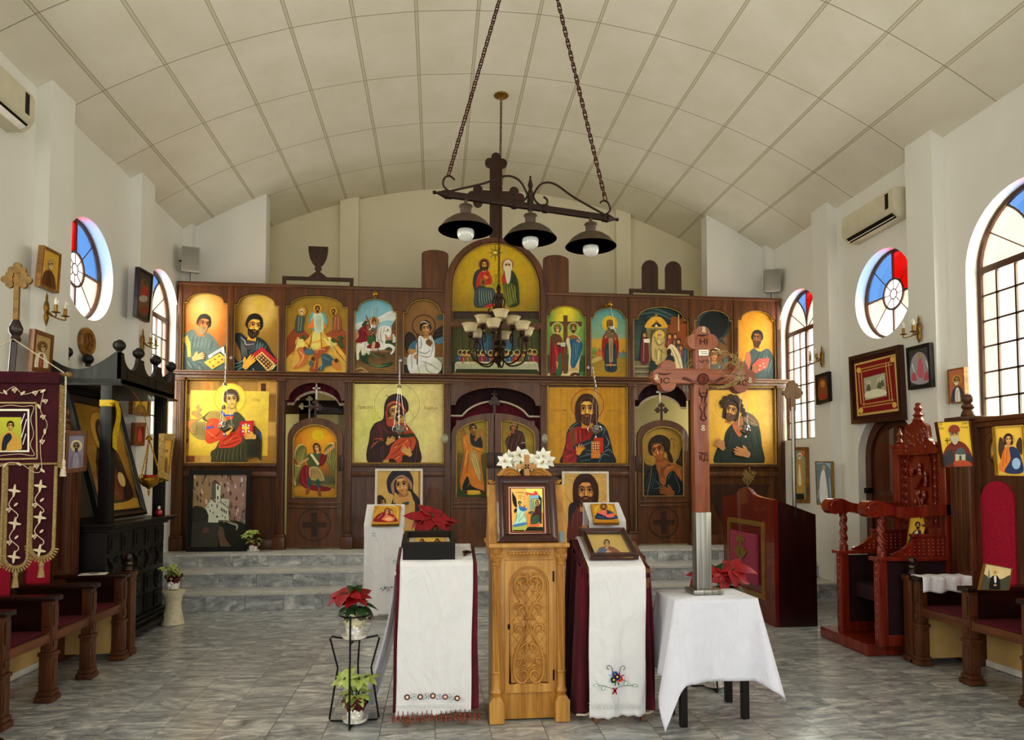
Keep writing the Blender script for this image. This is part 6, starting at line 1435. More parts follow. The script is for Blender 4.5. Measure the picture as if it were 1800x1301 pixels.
P.poly([(375,865),(815,865),(965,1160),(470,1160)],'#a58a48',False);P.poly([(395,885),(800,885),(945,1158),(480,1158)],'#b39a58',False);P.poly([(500,1150),(520,1050),(580,1020),(690,1020),(780,1070),(860,1145),(800,1160),(700,1158)],'#7c4434');P.poly([(520,1150),(510,1070),(590,1030),(640,1060),(620,1150)],'#43597a');P.lines([[(640,1040),(700,1100),(720,1155)],[(560,1060),(550,1140)],[(760,1070),(820,1140)]],10,'#54281e');P.head(625,985,40,'#bb9468','#4a3422',turn=.5);P.hand(620,1105,80,0,'#bb9468');P.hand(790,1140,70,-25,'#bb9468')
P.build('icon_picture','print_paint',fi)
m=MB();m.prism([(.03,.03),(br.x-bl.x-.03,.03),(br.x-bl.x-.03,hh-.03),(.03,hh-.03)],(bl+nn*.03,Vector((1,0,0)),sl,nn),.002);m.build('glass_lid','lid_glass',fi)

# the two cloth-covered stands nearer the steps -------------------------------
def far_stand(x0,x1,yf,zf,rise,depth,label,clabel,seed):
 sloped_stand('folding_stand',label,x0,x1,yf,zf-.02,depth,rise)
 r=runner('white_cloth',clabel,x0-.008,x1+.008,yf-.004,zf,.05,depth,rise,'white_linen',.01,.007,seed,.004)
 sl=Vector((0,depth,rise)).normalized();return r,Vector((0,yf,zf+.007)),sl,Vector((0,-sl.z,sl.y))
cl,o_,sl,nn=far_stand(-.70,-.33,7.0,.93,.19,.30,'wooden folding stand under the ruffled white cloth left of the display box','ruffled white cloth with small blue motifs on the stand left of the display box',4.0)
def small_icon(o_,nn,sl,corners,z,label,fn):
 q=[onP(z[0]+p[0]/z[2],z[1]+p[1]/z[2],o_+nn*.03,nn)for p in corners];c=sum(q,Vector())/4-nn*.03
 r=E('panel_icon',c,label,'icon');m=MB();w=(q[1]-q[0]).length;h=(q[3]-q[0]).length
 u=(q[1]-q[0]).normalized();v=(q[0]-q[3]).normalized();m.prism([(0,0),((q[2]-q[3]).length,0),(w,h),(0,h)],(q[3]-nn*.028,u,v,nn),.026);m.build('wood_panel',wood('panel_wood','#6a4218','#a87c34','x',.45),r)
 P=Paint(lambda x,y:onP(x,y,o_+nn*.0295,nn),nn,z,[(p[0],p[1])for p in corners]);fn(P);P.build('icon_picture','print_paint',r);return r
def f1(P):
 P.poly([(170,640),(600,635),(570,940),(125,945)],'#a87c2c',False);P.poly([(215,700),(330,650),(450,650),(545,690),(530,905),(170,905)],'#b18a34');P.line([(240,660),(450,645),(550,700),(535,900)],9,'#e0c468')
 P.poly([(170,905),(190,820),(280,760),(380,740),(400,800),(440,760),(520,840),(520,905)],'#7c1e24');P.poly([(300,850),(400,800),(500,850),(450,900),(330,890)],'#c86a4c');P.poly([(330,860),(420,830),(470,870),(400,890)],'#dca07c');P.head(375,745,42,'#c08a68','#7c1e24',veil='#7c1e24',tilt=10);P.head(440,745,30,'#c89070','#5a3020',tilt=-20);P.lines([[(220,870),(300,800)],[(290,890),(350,820)],[(450,880),(500,840)]],10,'#d0a090')
small_icon(o_,nn,sl,[(170,640),(602,635),(572,945),(122,948)],(640,820,9.294),'small arched icon of a mother and child in red propped on the ruffled white cloth',f1)
P=Paint(lambda x,y:onY(x,y,6.965),(0,-1,0),(560,860,2.95))
for x,y,c in((288,236,'#5a7a8a'),(395,376,'#4a8aa0')):P.ring(x,y,8,2.5,c,a0=30,a1=330)
for i,x in enumerate(range(325,395,9)):P.ell(x,515+10*math.sin(i*1.7),4,3,('#2c4a5a','#b06a70','#3a3a3e','#5a9aa8')[i%4])
P.lines([[(325,530),(350,512),(392,505)],[(340,500),(360,535)]],2.5,'#3a4a54');P.build('embroidery','cloth_thread',cl)
cl,o_,sl,nn=far_stand(1.56,1.93,7.0,.96,.17,.28,'wooden folding stand under the white cloth right of the oak icon stand','plain white cloth on the far stand right of the oak icon stand',2.0)
def f2(P):
 P.poly([(420,475),(720,475),(785,715),(465,715)],'#a8781e',False);P.poly([(450,500),(700,500),(765,675),(485,680)],'#b8902c',False);P.ring(590,580,112,6,'#e2cc70',95,180,350)
 P.poly([(490,670),(500,600),(560,560),(640,555),(720,600),(752,668)],'#20304c');P.poly([(510,590),(560,555),(620,560),(620,630),(560,610)],'#cf6a60');P.poly([(610,620),(720,600),(715,645),(640,650)],'#d86a54');P.lines([[(500,640),(600,655)],[(690,620),(740,660)],[(650,570),(700,600)]],8,'#5a789a');P.head(585,520,30,'#c08a60','#5a2c18','#5a2c18',halo=(1.5,'#8a5a24','#6a3c18'))
small_icon(o_,nn,sl,[(418,474),(722,474),(787,717),(463,717)],(980,820,7.227),'small icon of a saint in pink and navy propped on the plain white cloth',f2)
# prints leaning on the screen
def lean_print(px0,px1,py_top,label,fn,z,frame_w=.03,mat='ivory_paint',zbot=ZP+.003,lean=.05,y0=9.0,name='framed_print',frame_name='frame',prof=False,glass=False,cat='print'):
 nn=Vector((0,-1,lean)).normalized();v=Vector((0,lean,1)).normalized();o=Vector((0,y0,zbot));a=onP(px0,(py_top+940)/2,o,nn);b=onP(px1,(py_top+940)/2,o,nn)
 top=onP((px0+px1)/2,py_top,o,nn);h=(top-o).dot(v);r=E(name,((a.x+b.x)/2,y0,zbot),label,cat)
 frame_on(r,Vector((a.x,y0,zbot)),(1,0,0),v,nn,b.x-a.x,h,frame_w,.028,mat,prof)
 P=Paint(lambda x,y:onP(x,y,o+nn*.0095,nn),nn,z);w=b.x-a.x
 P.clip=[proj(Vector((a.x+s,y0,zbot))+v*t+nn*.0095)for s,t in((frame_w,frame_w),(w-frame_w,frame_w),(w-frame_w,h-frame_w),(frame_w,h-frame_w))]
 fn(P);P.build('print_picture','print_paint',r);return r
def pr1(P):
 P.poly([(150,50),(960,50),(960,1400),(120,1400)],'#b89a5c',False);P.lines([[(300,60),(260,640)],[(860,70),(890,500)]],60,'#a5854c');P.rect(885,60,925,640,'#9a6a3a')
 P.poly([(430,640),(480,480),(400,420),(370,300),(380,200),(440,100),(520,50),(700,50),(780,150),(805,260),(800,400),(880,500),(920,640),(930,1300),(300,1300),(350,800)],'#2a2a30');P.poly([(480,600),(500,430),(600,480),(740,400),(800,540),(830,650),(800,1200),(520,1200),(520,640)],'#b08e54');P.poly([(430,380),(420,300),(470,190),(600,140),(720,170),(780,280),(770,380),(730,300),(640,200),(540,210),(480,290),(470,440)],'#8a6c58')
 P.head(620,310,150,'#b58450','#2a2a30',veil=None,tilt=-10,turn=-.25,hi='#d0a870',dark='#4a2c1c');P.poly([(400,420),(385,240),(440,110),(520,50),(700,50),(780,150),(800,260),(740,230),(620,150),(520,180),(450,300),(460,430)],'#2c2c32');P.poly([(460,430),(440,300),(500,200),(620,140),(740,210),(790,300),(760,370),(720,260),(620,180),(520,220),(490,300),(500,440)],'#94725c');P.poly([(200,640),(210,500),(270,470),(330,520),(340,640)],'#3a2c24');P.head(310,590,50,'#8a6440','#3a2c24',turn=.6)
 P.poly([(620,600),(730,575),(720,620),(640,630)],'#3a4440')
lean_print(659,743,824,'white-framed print of a veiled woman leaning on the screen behind the ruffled cloth',pr1,(640,820,9.294))
def pr2(P):
 P.poly([(60,70),(640,70),(640,1200),(60,1200)],'#c09c5c',False);P.ring(360,230,290,5,'#94703c');P.lines([[(110,150),(180,180)],[(560,300),(620,420)],[(540,120),(600,240)]],14,'#b08a50')
 P.poly([(150,560),(200,480),(300,430),(420,430),(520,470),(620,560),(640,1200),(150,1200)],'#5a2c2a');P.poly([(145,500),(230,450),(240,520),(180,640),(140,720)],'#2c2a30');P.poly([(430,430),(520,470),(620,540),(640,900),(500,700)],'#2c2a30');P.lines([[(260,540),(250,800)],[(330,560),(320,900)],[(200,600),(190,800)],[(290,600),(300,760)]],12,'#7a4844')
 P.head(358,320,150,'#b07a44','#33211a','#44281c',long=True,hi='#d09a5c',dark='#3a2014');P.poly([(205,400),(195,250),(230,150),(300,95),(400,95),(470,150),(505,250),(490,400),(440,300),(400,180),(330,175),(270,260),(250,420)],'#3a241c');P.hand(330,840,150,-80,'#a06a48')
lean_print(988,1070,829,'white-framed print of a bearded man leaning on the screen behind the oak stand',pr2,(980,820,7.227))
def pr3(P):
 rr=random.Random(4)
 P.field(60,80,950,1240,lambda u,v:mix3(mix3(hx('#8f7a54'),hx('#8a7068'),min(1,u*1.2)),hx('#35362f'),max(0,min(1,(v-.5)*2.4))),10,14)
 for i in range(170):
  x,y=rr.uniform(110,930),rr.uniform(100,900);d_=rr.uniform(12,46);c=('#a0886a','#77604c','#5c4c42','#a58a84','#4a3f38','#c0a898')[i%6]if x<560 else('#8a7270','#3c3438','#b4a4a8','#6e5248','#9a7e6a','#53403a')[i%6]
  P.poly([(x,y),(x+d_*.5,y+rr.uniform(-14,10)),(x+d_*.7,y+d_*1.3),(x+d_*.1,y+d_*1.5)],c);P.k-=1 if i%9 else 0
 P.k+=1
 P.poly([(110,620),(230,590),(340,680),(360,820),(480,830),(490,1000),(470,1240),(60,1240),(90,900)],'#30302a');P.poly([(500,830),(900,860),(900,1240),(480,1240)],'#23231f');P.poly([(480,920),(560,900),(600,1060),(690,1200),(560,1220),(500,1080)],'#5c4c3a');P.poly([(110,840),(490,830),(480,1000),(460,1240),(80,1240)],'#3a3934');P.poly([(260,980),(275,920),(320,895),(360,920),(355,975)],'#5a4638')
 P.poly([(305,610),(400,470),(460,490),(520,500),(640,600),(650,800),(500,790),(490,830),(345,825),(350,720)],'#b4b8aa',False);P.poly([(455,490),(460,250),(530,290),(525,500)],'#b9beb0',False);P.poly([(395,470),(400,250),(460,200),(460,490)],'#5a544c',False);P.poly([(395,250),(440,200),(460,200),(535,285),(460,250)],'#4a4038',False);P.poly([(540,470),(655,490),(650,610),(530,530)],'#a9aea0',False);P.poly([(370,470),(400,455),(460,510),(455,540)],'#5c5a50',False);P.poly([(515,500),(640,600),(640,620),(515,520)],'#6a6658',False)
 for x,y,w,h in((480,285,20,60),(480,440,18,50),(335,590,16,14),(395,560,12,32),(470,560,14,50),(370,640,12,36),(415,670,12,28),(497,530,14,14),(532,610,14,44),(556,625,14,44),(580,640,14,44),(604,655,14,44),(550,715,12,26),(590,740,12,26),(598,520,12,14),(465,730,26,24)):P.rect(x,y,x+w,y+h,'#2c2e2a');P.k-=1
 P.k+=1;P.lines([[(570,830),(600,800),(680,830),(770,870),(760,940)]],40,'#8e8c7c');P.lines([[(560,800),(680,820),(760,850)]],12,'#4a2c20')
lean_print(331,441,827,'large black-framed photograph of a white cliff building leaning on the screen',pr3,(325,820,8.394),.055,'black_timber',ZP+.003,.06,8.975,'framed_photograph',cat='picture')

# small table, white cloth, standing cross -------------------------------------
TX0,TX1,TY0,TY1,TZ=1.325,1.80,3.76,4.10,.725
tb=E('side_table',((TX0+TX1)/2,(TY0+TY1)/2,0),'small table with black legs under a white cloth carrying the standing cross','table')
m=MB();m.box(TX0,TX1,TY0,TY1,TZ-.03,TZ,.004);m.build('table_top','black_timber',tb)
for x,y in((TX0+.07,TY0+.1),(TX1-.0,TY0+.19),(TX0+.07,TY1-.03),(TX1+.03,TY1+.15)):
 m=MB();m.box(x-.02,x+.02,y-.02,y+.02,.003,TZ-.03,.003);m.build('leg','black_timber',tb)
m=MB();m.box(TX1-.01,TX1+.04,TY0+.1,TY1+.16,TZ-.07,TZ-.03);m.build('apron','black_timber',tb)
loop=[]
for(cx_,cy_,a0)in((TX1-.02,TY0+.02,-90),(TX1-.02,TY1-.02,0),(TX0+.02,TY1-.02,90),(TX0+.02,TY0+.02,180)):
 for i in range(13):a=math.radians(a0+90*i/12);loop.append((cx_+.024*math.cos(a),cy_+.024*math.sin(a),math.cos(a),math.sin(a),max(0,1-abs(i-6)/6.5)))
full=[];ed=[]
for i in range(len(loop)):
 a,b=loop[i],loop[(i+1)%len(loop)];full.append(a)
 if i%13==12:
  for k_ in range(1,18):t_=k_/18;full.append((a[0]+(b[0]-a[0])*t_,a[1]+(b[1]-a[1])*t_,a[2],a[3],0.0))
N=len(full);NVs=22;m=MB();vs=[]
for j in range(NVs+1):
 v=j/NVs
 for i,(x,y,dx,dy,cn)in enumerate(full):
  cs=sum(full[(i+k_)%N][4]for k_ in range(-6,7))/7.5;cs=min(1,cs);side=1-min(1,cs*1.5)
  front=dy<-.7
  corner_l=x<1.5;drop=.44+.24*cn**2 if corner_l else .445+.10*cn**1.2
  out=v*(.03+.12*cs*cn**.5*(1 if corner_l else .9)+.03*cs)+.020*v*math.sin(i*.62)*(0.5+cs)+.022*v*math.sin(i*.31+1)
  vs.append((x+dx*out,y+dy*out,TZ+.004-drop*(v**1.02)))
m.add(vs,[(j*N+i,j*N+(i+1)%N,(j+1)*N+(i+1)%N,(j+1)*N+i)for j in range(NVs)for i in range(N)])
m.add([(x,y,TZ+.004)for x,y,*_ in full],[list(range(N))],0,False)
tc=m.build('tablecloth','cool_linen',o=((TX0+TX1)/2,(TY0+TY1)/2,.1),recalc=False,angle=180);T(tc,'plain white cloth with hanging points over the small table of the standing cross','tablecloth')
tc.modifiers.new('thickness','SOLIDIFY').thickness=.0025
wood('cherry','#6a2e14','#a8633a','z',.35,coat=.3);wood('cherry_arm','#642a12','#a05a34','x',.35,coat=.3);plain('cut_line','#2a0f08',.6);plain('dry_grass','#b39a6c',.9,0,.3,40);plain('bone','#dccfae',.4)
cb=Vector((1.575,3.96,TZ+.006))
xr=E('standing_cross',cb,'tall carved wooden cross in a brushed steel base on the small white table','cross')
m=MB();m.box(1.475,1.655,3.885,4.035,cb.z+.002,cb.z+.028,.004);m.build('base_plate','steel_brushed',xr)
m=MB();cxr=onY(1237,960,3.93).x;m.box(cxr-.046,cxr+.046,3.925,3.995,cb.z+.028,1.205,.004);m.build('steel_sleeve','steel_brushed',xr)
cyf=3.935;fx=lambda px,py=760:onY(px,py,cyf).x;fz=lambda py,px=1237:onY(px,py,cyf).z
zA=fz(662);zt_=fz(573);w_=.045
m=MB();c1=fx(1236,620)
m.box(cxr-w_,cxr+w_,cyf,cyf+.06,1.2,zA,.006)
lobe=.047
def tref(cx_,cz_,d):
 out=[]
 for(ou,op)in((-.35,-1.0),(.55,0),(-.35,1.0),(-.3,0)):
  px_,pz_=-d[1],d[0]
  out.append((cx_+d[0]*lobe*ou*1.1+px_*lobe*op,cz_+d[1]*lobe*ou*1.1+pz_*lobe*op))
 return out
m.box(c1-w_,c1+w_,cyf,cyf+.06,zA,zt_-.06,.006)
frc=((0,cyf+.06,0),(1,0,0),(0,0,1),(0,-1,0))
for i,(a,b)in enumerate(tref(c1,zt_-.075,(0,1))):m.prism(arc(a,b,lobe,0,360,22)[:-1],(Vector(frc[0])+Vector((0,.002+.0004*i,0)),*frc[1:]),.06)
m.build('cross_beam','cherry',xr)
m=MB();xa,xb=fx(1147,662),fx(1328,672)
m.obox(((xa+xb)/2,cyf+.028,zA),(((xb-xa)/2-.07,0,0),(0,.036,0),(0,0,.045)),.006)
fra=((0,cyf+.064,0),(1,0,0),(0,0,1),(0,-1,0))
for i,(a,b)in enumerate(tref(xa+.075,zA,(-1,0))+tref(xb-.075,zA,(1,0))):m.prism(arc(a,b,lobe,0,360,22)[:-1],(Vector(fra[0])+Vector((0,.0004*i,0)),*fra[1:]),.0715)
m.build('cross_arm','cherry_arm',xr)
P=Paint(lambda x,y:onY(x,y,cyf-.0095),(0,-1,0),(1120,560,5.625))
P.pl=lambda x,y:onY(x,y,cyf-.011)
DK='#2c100a'
P.text('IС',228,640,55,DK,92);P.text('ХС',985,660,55,DK,100);P.lines([[(212,540),(270,552),(335,542)],[(975,556),(1030,568),(1085,560)],[(603,158),(650,165),(705,156)]],12,DK)
P.pl=lambda x,y:onY(x,y,cyf-.002);P.text('НI',612,258,62,DK,84);P.lines([[(603,158),(650,165),(705,156)]],12,DK)
P.pl=lambda x,y:onY(x,y,cyf-.011)
P.ring(652,598,52,9,DK);P.ell(652,598,45,45,'#5a2412');P.lines([[(600,620),(560,640),(500,610),(450,595),(480,585),(560,620),(610,600)],[(700,620),(760,640),(820,605),(855,595),(830,585),(760,620),(700,600)],[(640,575),(665,590),(655,625),(635,610)]],9,DK)
P.pl=lambda x,y:onY(x,y,cyf-.002)
P.lines([[(620,680),(615,740),(640,780),(635,830)],[(690,690),(690,750),(670,800),(675,840)],[(610,740),(690,735)],[(615,760),(650,775),(690,760)],[(635,840),(615,870),(625,890),(640,940),(630,990),(660,1005),(685,990),(665,940),(670,880),(690,850),(650,835)]],10,DK)
P.lines([[(610,410),(640,440)],[(650,405),(650,440)],[(670,420),(705,410)],[(690,440),(710,425)]],8,DK)
P.rect(608,310,703,367,'#d8d4bc');P.lines([[(620,330),(690,330)],[(625,348),(695,348)]],7,'#6a6450',False)
P.text('КД',610,1405,62,DK,92);P.lines([[(605,1320),(650,1335),(700,1325)]],12,DK)
P.build('carved_line','print_paint',xr)
m=MB()
for(px,py,yo)in((1237,577.5,0),(1154,661,-.009),(1318.5,666,-.009),(1236,750,0)):
 c=onY(px,py,cyf+yo-.002);m.tube([(c.x+.0065*math.cos(a),c.y,c.z+.0065*math.sin(a))for a in[i*PI/6 for i in range(12)]],.003,5,True);c2=onY(px,py+5,cyf+yo-.002);m.tube([(c2.x+.011*math.cos(a),c2.y,c2.z+.005*math.sin(a))for a in[i*PI/6 for i in range(12)]],.003,5,True)
m.build('inlay_ring','bone',xr)
# wreath of dry grass over the arms
m=MB();rr=random.Random(2)
c=Vector((onY(1256,656,cyf).x,cyf-.02,onY(1256,656,cyf).z));R0=.14
for i in range(70):
 a0=rr.uniform(0,6.28);n_=8;sp_=rr.uniform(.5,1.3);P3=[]
 for k_ in range(n_):
  a=a0+sp_*k_/n_;r=R0*(1+.10*math.sin(a*3+i))*rr.uniform(.95,1.06);P3.append(c+Vector((r*math.cos(a)*1.0,(-.03 if math.cos(a)>-.1 else .085)+rr.uniform(-.012,.012),r*.62*math.sin(a)+(.03 if a<3.14 else 0)-.0)))
 m.tube(P3,.0014,4)
for i in range(26):
 a=rr.uniform(-.9,.9);p=c+Vector((R0*math.cos(a),-.03,R0*.62*math.sin(a)));d=Vector((rr.uniform(-.1,.06),rr.uniform(-.03,.02),rr.uniform(-.1,.1)));m.tube([p,p+d*.5+Vector((0,0,.01)),p+d],.0011,4)
wr=m.build('dry_wreath','dry_grass',o=c,recalc=False);T(wr,'wreath of dry pale grass hung over the right arm of the standing cross','wreath')

# plants -----------------------------------------------------------------------
def pot(parent,x,y,z,r0,r1,h,mat,name='pot'):
 m=MB();m.lathe([(r0*.96,0),(r0,.004),(r1,h),(r1*1.05,h+.006),(r1*.95,h+.002),(r1*.9,h-.02)],(x,y,z),20);return m.build(name,mat,parent)
def wrap(parent,x,y,z,r,h,mat,seed,spikes=9,name='wrapping'):
 m=MB();n_=48
 def f(u,v):
  a=2*PI*u;k_=v**1.4;rr_=r*(.72+.5*k_)*(1+.10*k_*math.sin(a*spikes+seed));zz=h*v*(1+.22*k_*math.sin(a*spikes*.5+seed*2));return Vector((x+rr_*math.cos(a),y+rr_*math.sin(a),z+zz))
 m.grid(n_,6,f);return m.build(name,mat,parent,recalc=False,angle=60)
def bow(parent,x,y,z,s):
 m=MB();
 for i in range(9):
  a=2*PI*i/9;d=Vector((math.cos(a),-.35,math.sin(a)*.9));c=Vector((x,y,z));sd=d.cross(Vector((0,1,0))).normalized()*s*.16
  P=[c,c+d*s*.55+Vector((0,-.3*s,0)),c+d*s,c+d*s*.5+Vector((0,.02*s,0)),c]
  vs=[];
  for p in P:vs+=[p-sd,p+sd]
  m.add(vs,[(j*2,j*2+1,j*2+3,j*2+2)for j in range(4)])
 for sg in(-1,1):c=Vector((x,y-.004,z));m.add([c+Vector((-.1*s,0,0)),c+Vector((.1*s,0,0)),c+Vector((sg*.5*s+.12*s,-.01,-1.3*s)),c+Vector((sg*.5*s-.12*s,-.01,-1.3*s))],[(0,1,2,3)])
 return m.build('ribbon_bow','white_ribbon',parent,recalc=False)
def poinsettia(parent,c,R,seed,bract='red_bract',nb_=22,tilt=(0,-.5,.8),lsize=1.0,greens=16,low='green_leaf'):
 rr=random.Random(seed);c=Vector(c);br=MB();gr=MB();stm=MB()
 heads=[c+Vector((rr.uniform(-.5,.5)*R,rr.uniform(-.4,.2)*R,rr.uniform(-.05,.45)*R))for _ in range(3)]
 for hd in heads:
  nrm=(Vector(tilt)+Vector((rr.uniform(-.5,.5),rr.uniform(-.3,.3),0))).normalized();a_=nrm.orthogonal().normalized();b_=nrm.cross(a_)
  for k_ in range(nb_//3):
   t_=2*PI*k_/(nb_//3)+rr.uniform(-.2,.2);d=a_*math.cos(t_)+b_*math.sin(t_)+nrm*rr.uniform(-.1,.3);L=R*rr.uniform(.55,.9)*lsize;leaf(br,hd,d,nrm,L,L*.27,rr.uniform(.1,.45),0,.18,6)
  for k_ in range(4):stm.ball(hd+nrm*.006+a_*rr.uniform(-.008,.008)+b_*rr.uniform(-.008,.008),.005,6,4)
  stm.tube([c-Vector((0,0,R*.7)),(c+hd)/2-Vector((0,0,.1*R)),hd],.004,5)
 for k_ in range(greens):
  t_=rr.uniform(0,6.28);d=Vector((math.cos(t_),math.sin(t_)*.8,rr.uniform(-.6,.35)));L=R*rr.uniform(.5,.8)*lsize;leaf(gr,c+d*R*.25-Vector((0,0,R*.3)),d,(0,-.2,1),L,L*.28,.35,0,.2,5)
 for k_ in range(4):t_=rr.uniform(0,6.28);leaf(gr,c+Vector((0,0,R*.12)),(math.cos(t_),math.sin(t_),.9),(0,-1,.2),R*.5,R*.14,.2)
 stm.build('flower_stem','green_leaf',parent);gr.build('leaf',low,parent,recalc=False,angle=180);br.build('bract',bract,parent,recalc=False,angle=180)
def wire_stand(x,y,label):
 r=E('plant_stand',(x,y,0),label,'plant stand');w=.0055
 m=MB();zr=.615;m.tube([(x+.085*math.cos(a),y+.085*math.sin(a),zr)for a in[i*PI/12 for i in range(24)]],w*.8,6,True);m.build('ring','black_wire',r)
 for dx_,dy_ in((-1,.1),(1,.1),(.12,.9)):
  P=[(.03*dx_,.03*dy_,.475),(.13*dx_,.13*dy_,.49),(.14*dx_,.14*dy_,.478),(.095*dx_,.095*dy_,.31),(.14*dx_,.14*dy_,.022),(.13*dx_,.13*dy_,.01),(.03*dx_,.03*dy_,.01)]
  m=MB();m.tube([(x+p[0],y+p[1],p[2])for p in P],w,6);m.build('leg','black_wire',r)
 m=MB();m.tube([(x-.01,y-.13,.005),(x-.012,y-.115,.3),(x-.015,y-.085,zr)],w,6);m.tube([(x-.01,y-.13,.008),(x,y-.03,.01)],w,6);m.tube([(x-.01,y-.12,.47),(x,y+.03,.475)],w,6);m.build('leg','black_wire',r)
 m=MB();m.tube([(x+.03*math.cos(a),y+.03*math.sin(a),.475)for a in[i*PI/6 for i in range(12)]],w,6,True);m.build('brace','black_wire',r);m=MB();m.tube([(x+.03*math.cos(a),y+.03*math.sin(a),.01)for a in[i*PI/6 for i in range(12)]],w,6,True);m.build('brace','black_wire',r)
 return r
def potted(name,x,y,z,label,kind,seed,R=.12,wrapmat='wine_wrap',group='wrapped pot plants',saucer=True,hpot=.085):
 r=E(name,(x,y,z),label,'potted plant',group)
 if saucer:m=MB();m.lathe([(.06,.0),(.068,.004),(.074,.022),(.07,.022),(.064,.008)],(x,y,z),22);m.build('saucer','white_plastic',r)
 pot(r,x,y,z+.008,.045,.056,hpot,'white_plastic');wrap(r,x,y,z+.03,.062,.10,wrapmat,seed);bow(r,x,y-.066,z+.055,.035)
 if kind=='red':poinsettia(r,(x,y,z+.20+R*.25),R,seed)
 else:poinsettia(r,(x,y,z+.19),R,seed,'lime_leaf',26,(0,-.4,.9),.85,18,'lime_leaf')
 return r
sx_,sy_=-.465,4.13
wire_stand(sx_,sy_,'black wire plant stand left of the flowered runner')
potted('poinsettia',sx_,sy_,.482,'red poinsettia in clear wrapping on top of the left wire stand','red',3,.15,'clear_wrap')
potted('pale_poinsettia',sx_+.01,sy_-.02,.017,'pale green poinsettia in wine wrapping at the foot of the left wire stand','pale',5,.125)
sx_,sy_=1.84,4.55
wire_stand(sx_,sy_,'black wire plant stand mostly hidden behind the small white table')
potted('poinsettia',sx_+.03,sy_,.482,'red poinsettia standing behind the small white table, beside the steel sleeve','red',8,.21,'clear_wrap')
potted('pale_poinsettia',sx_+.01,sy_-.02,.017,'wine-wrapped pot glimpsed under the small white table','pale',9,.10)
st2=E('plant_stool',(-.02,4.72,0),'slim wooden stool hidden behind the flowered runner stand','stool')
m=MB();m.lathe([(.11,.81),(.12,.815),(.12,.83),(.11,.835)],(-.02,4.72,0),20);m.build('seat','stand_timber',st2)
for a in(45,135,225,315):m=MB();m.tube([(-.02+.12*math.cos(math.radians(a)),4.72+.12*math.sin(math.radians(a)),.004),(-.02+.08*math.cos(math.radians(a)),4.72+.08*math.sin(math.radians(a)),.81)],.012,8);m.build('leg','stand_timber',st2)
potted('poinsettia',-.02,4.72,.836,'red poinsettia with broad bracts rising behind the black display box','red',21,.19,'clear_wrap')
q=onF(449,968,ZP);potted('pale_poinsettia',q.x,q.y-.1,ZP+.002,'pale variegated plant in a wine pot beside the black-framed photograph','pale',12,.15)
potted('poinsettia',1.30,8.75,ZP+.002,'small red poinsettia on the step before the bearded-man print','red',14,.14,'wine_wrap')
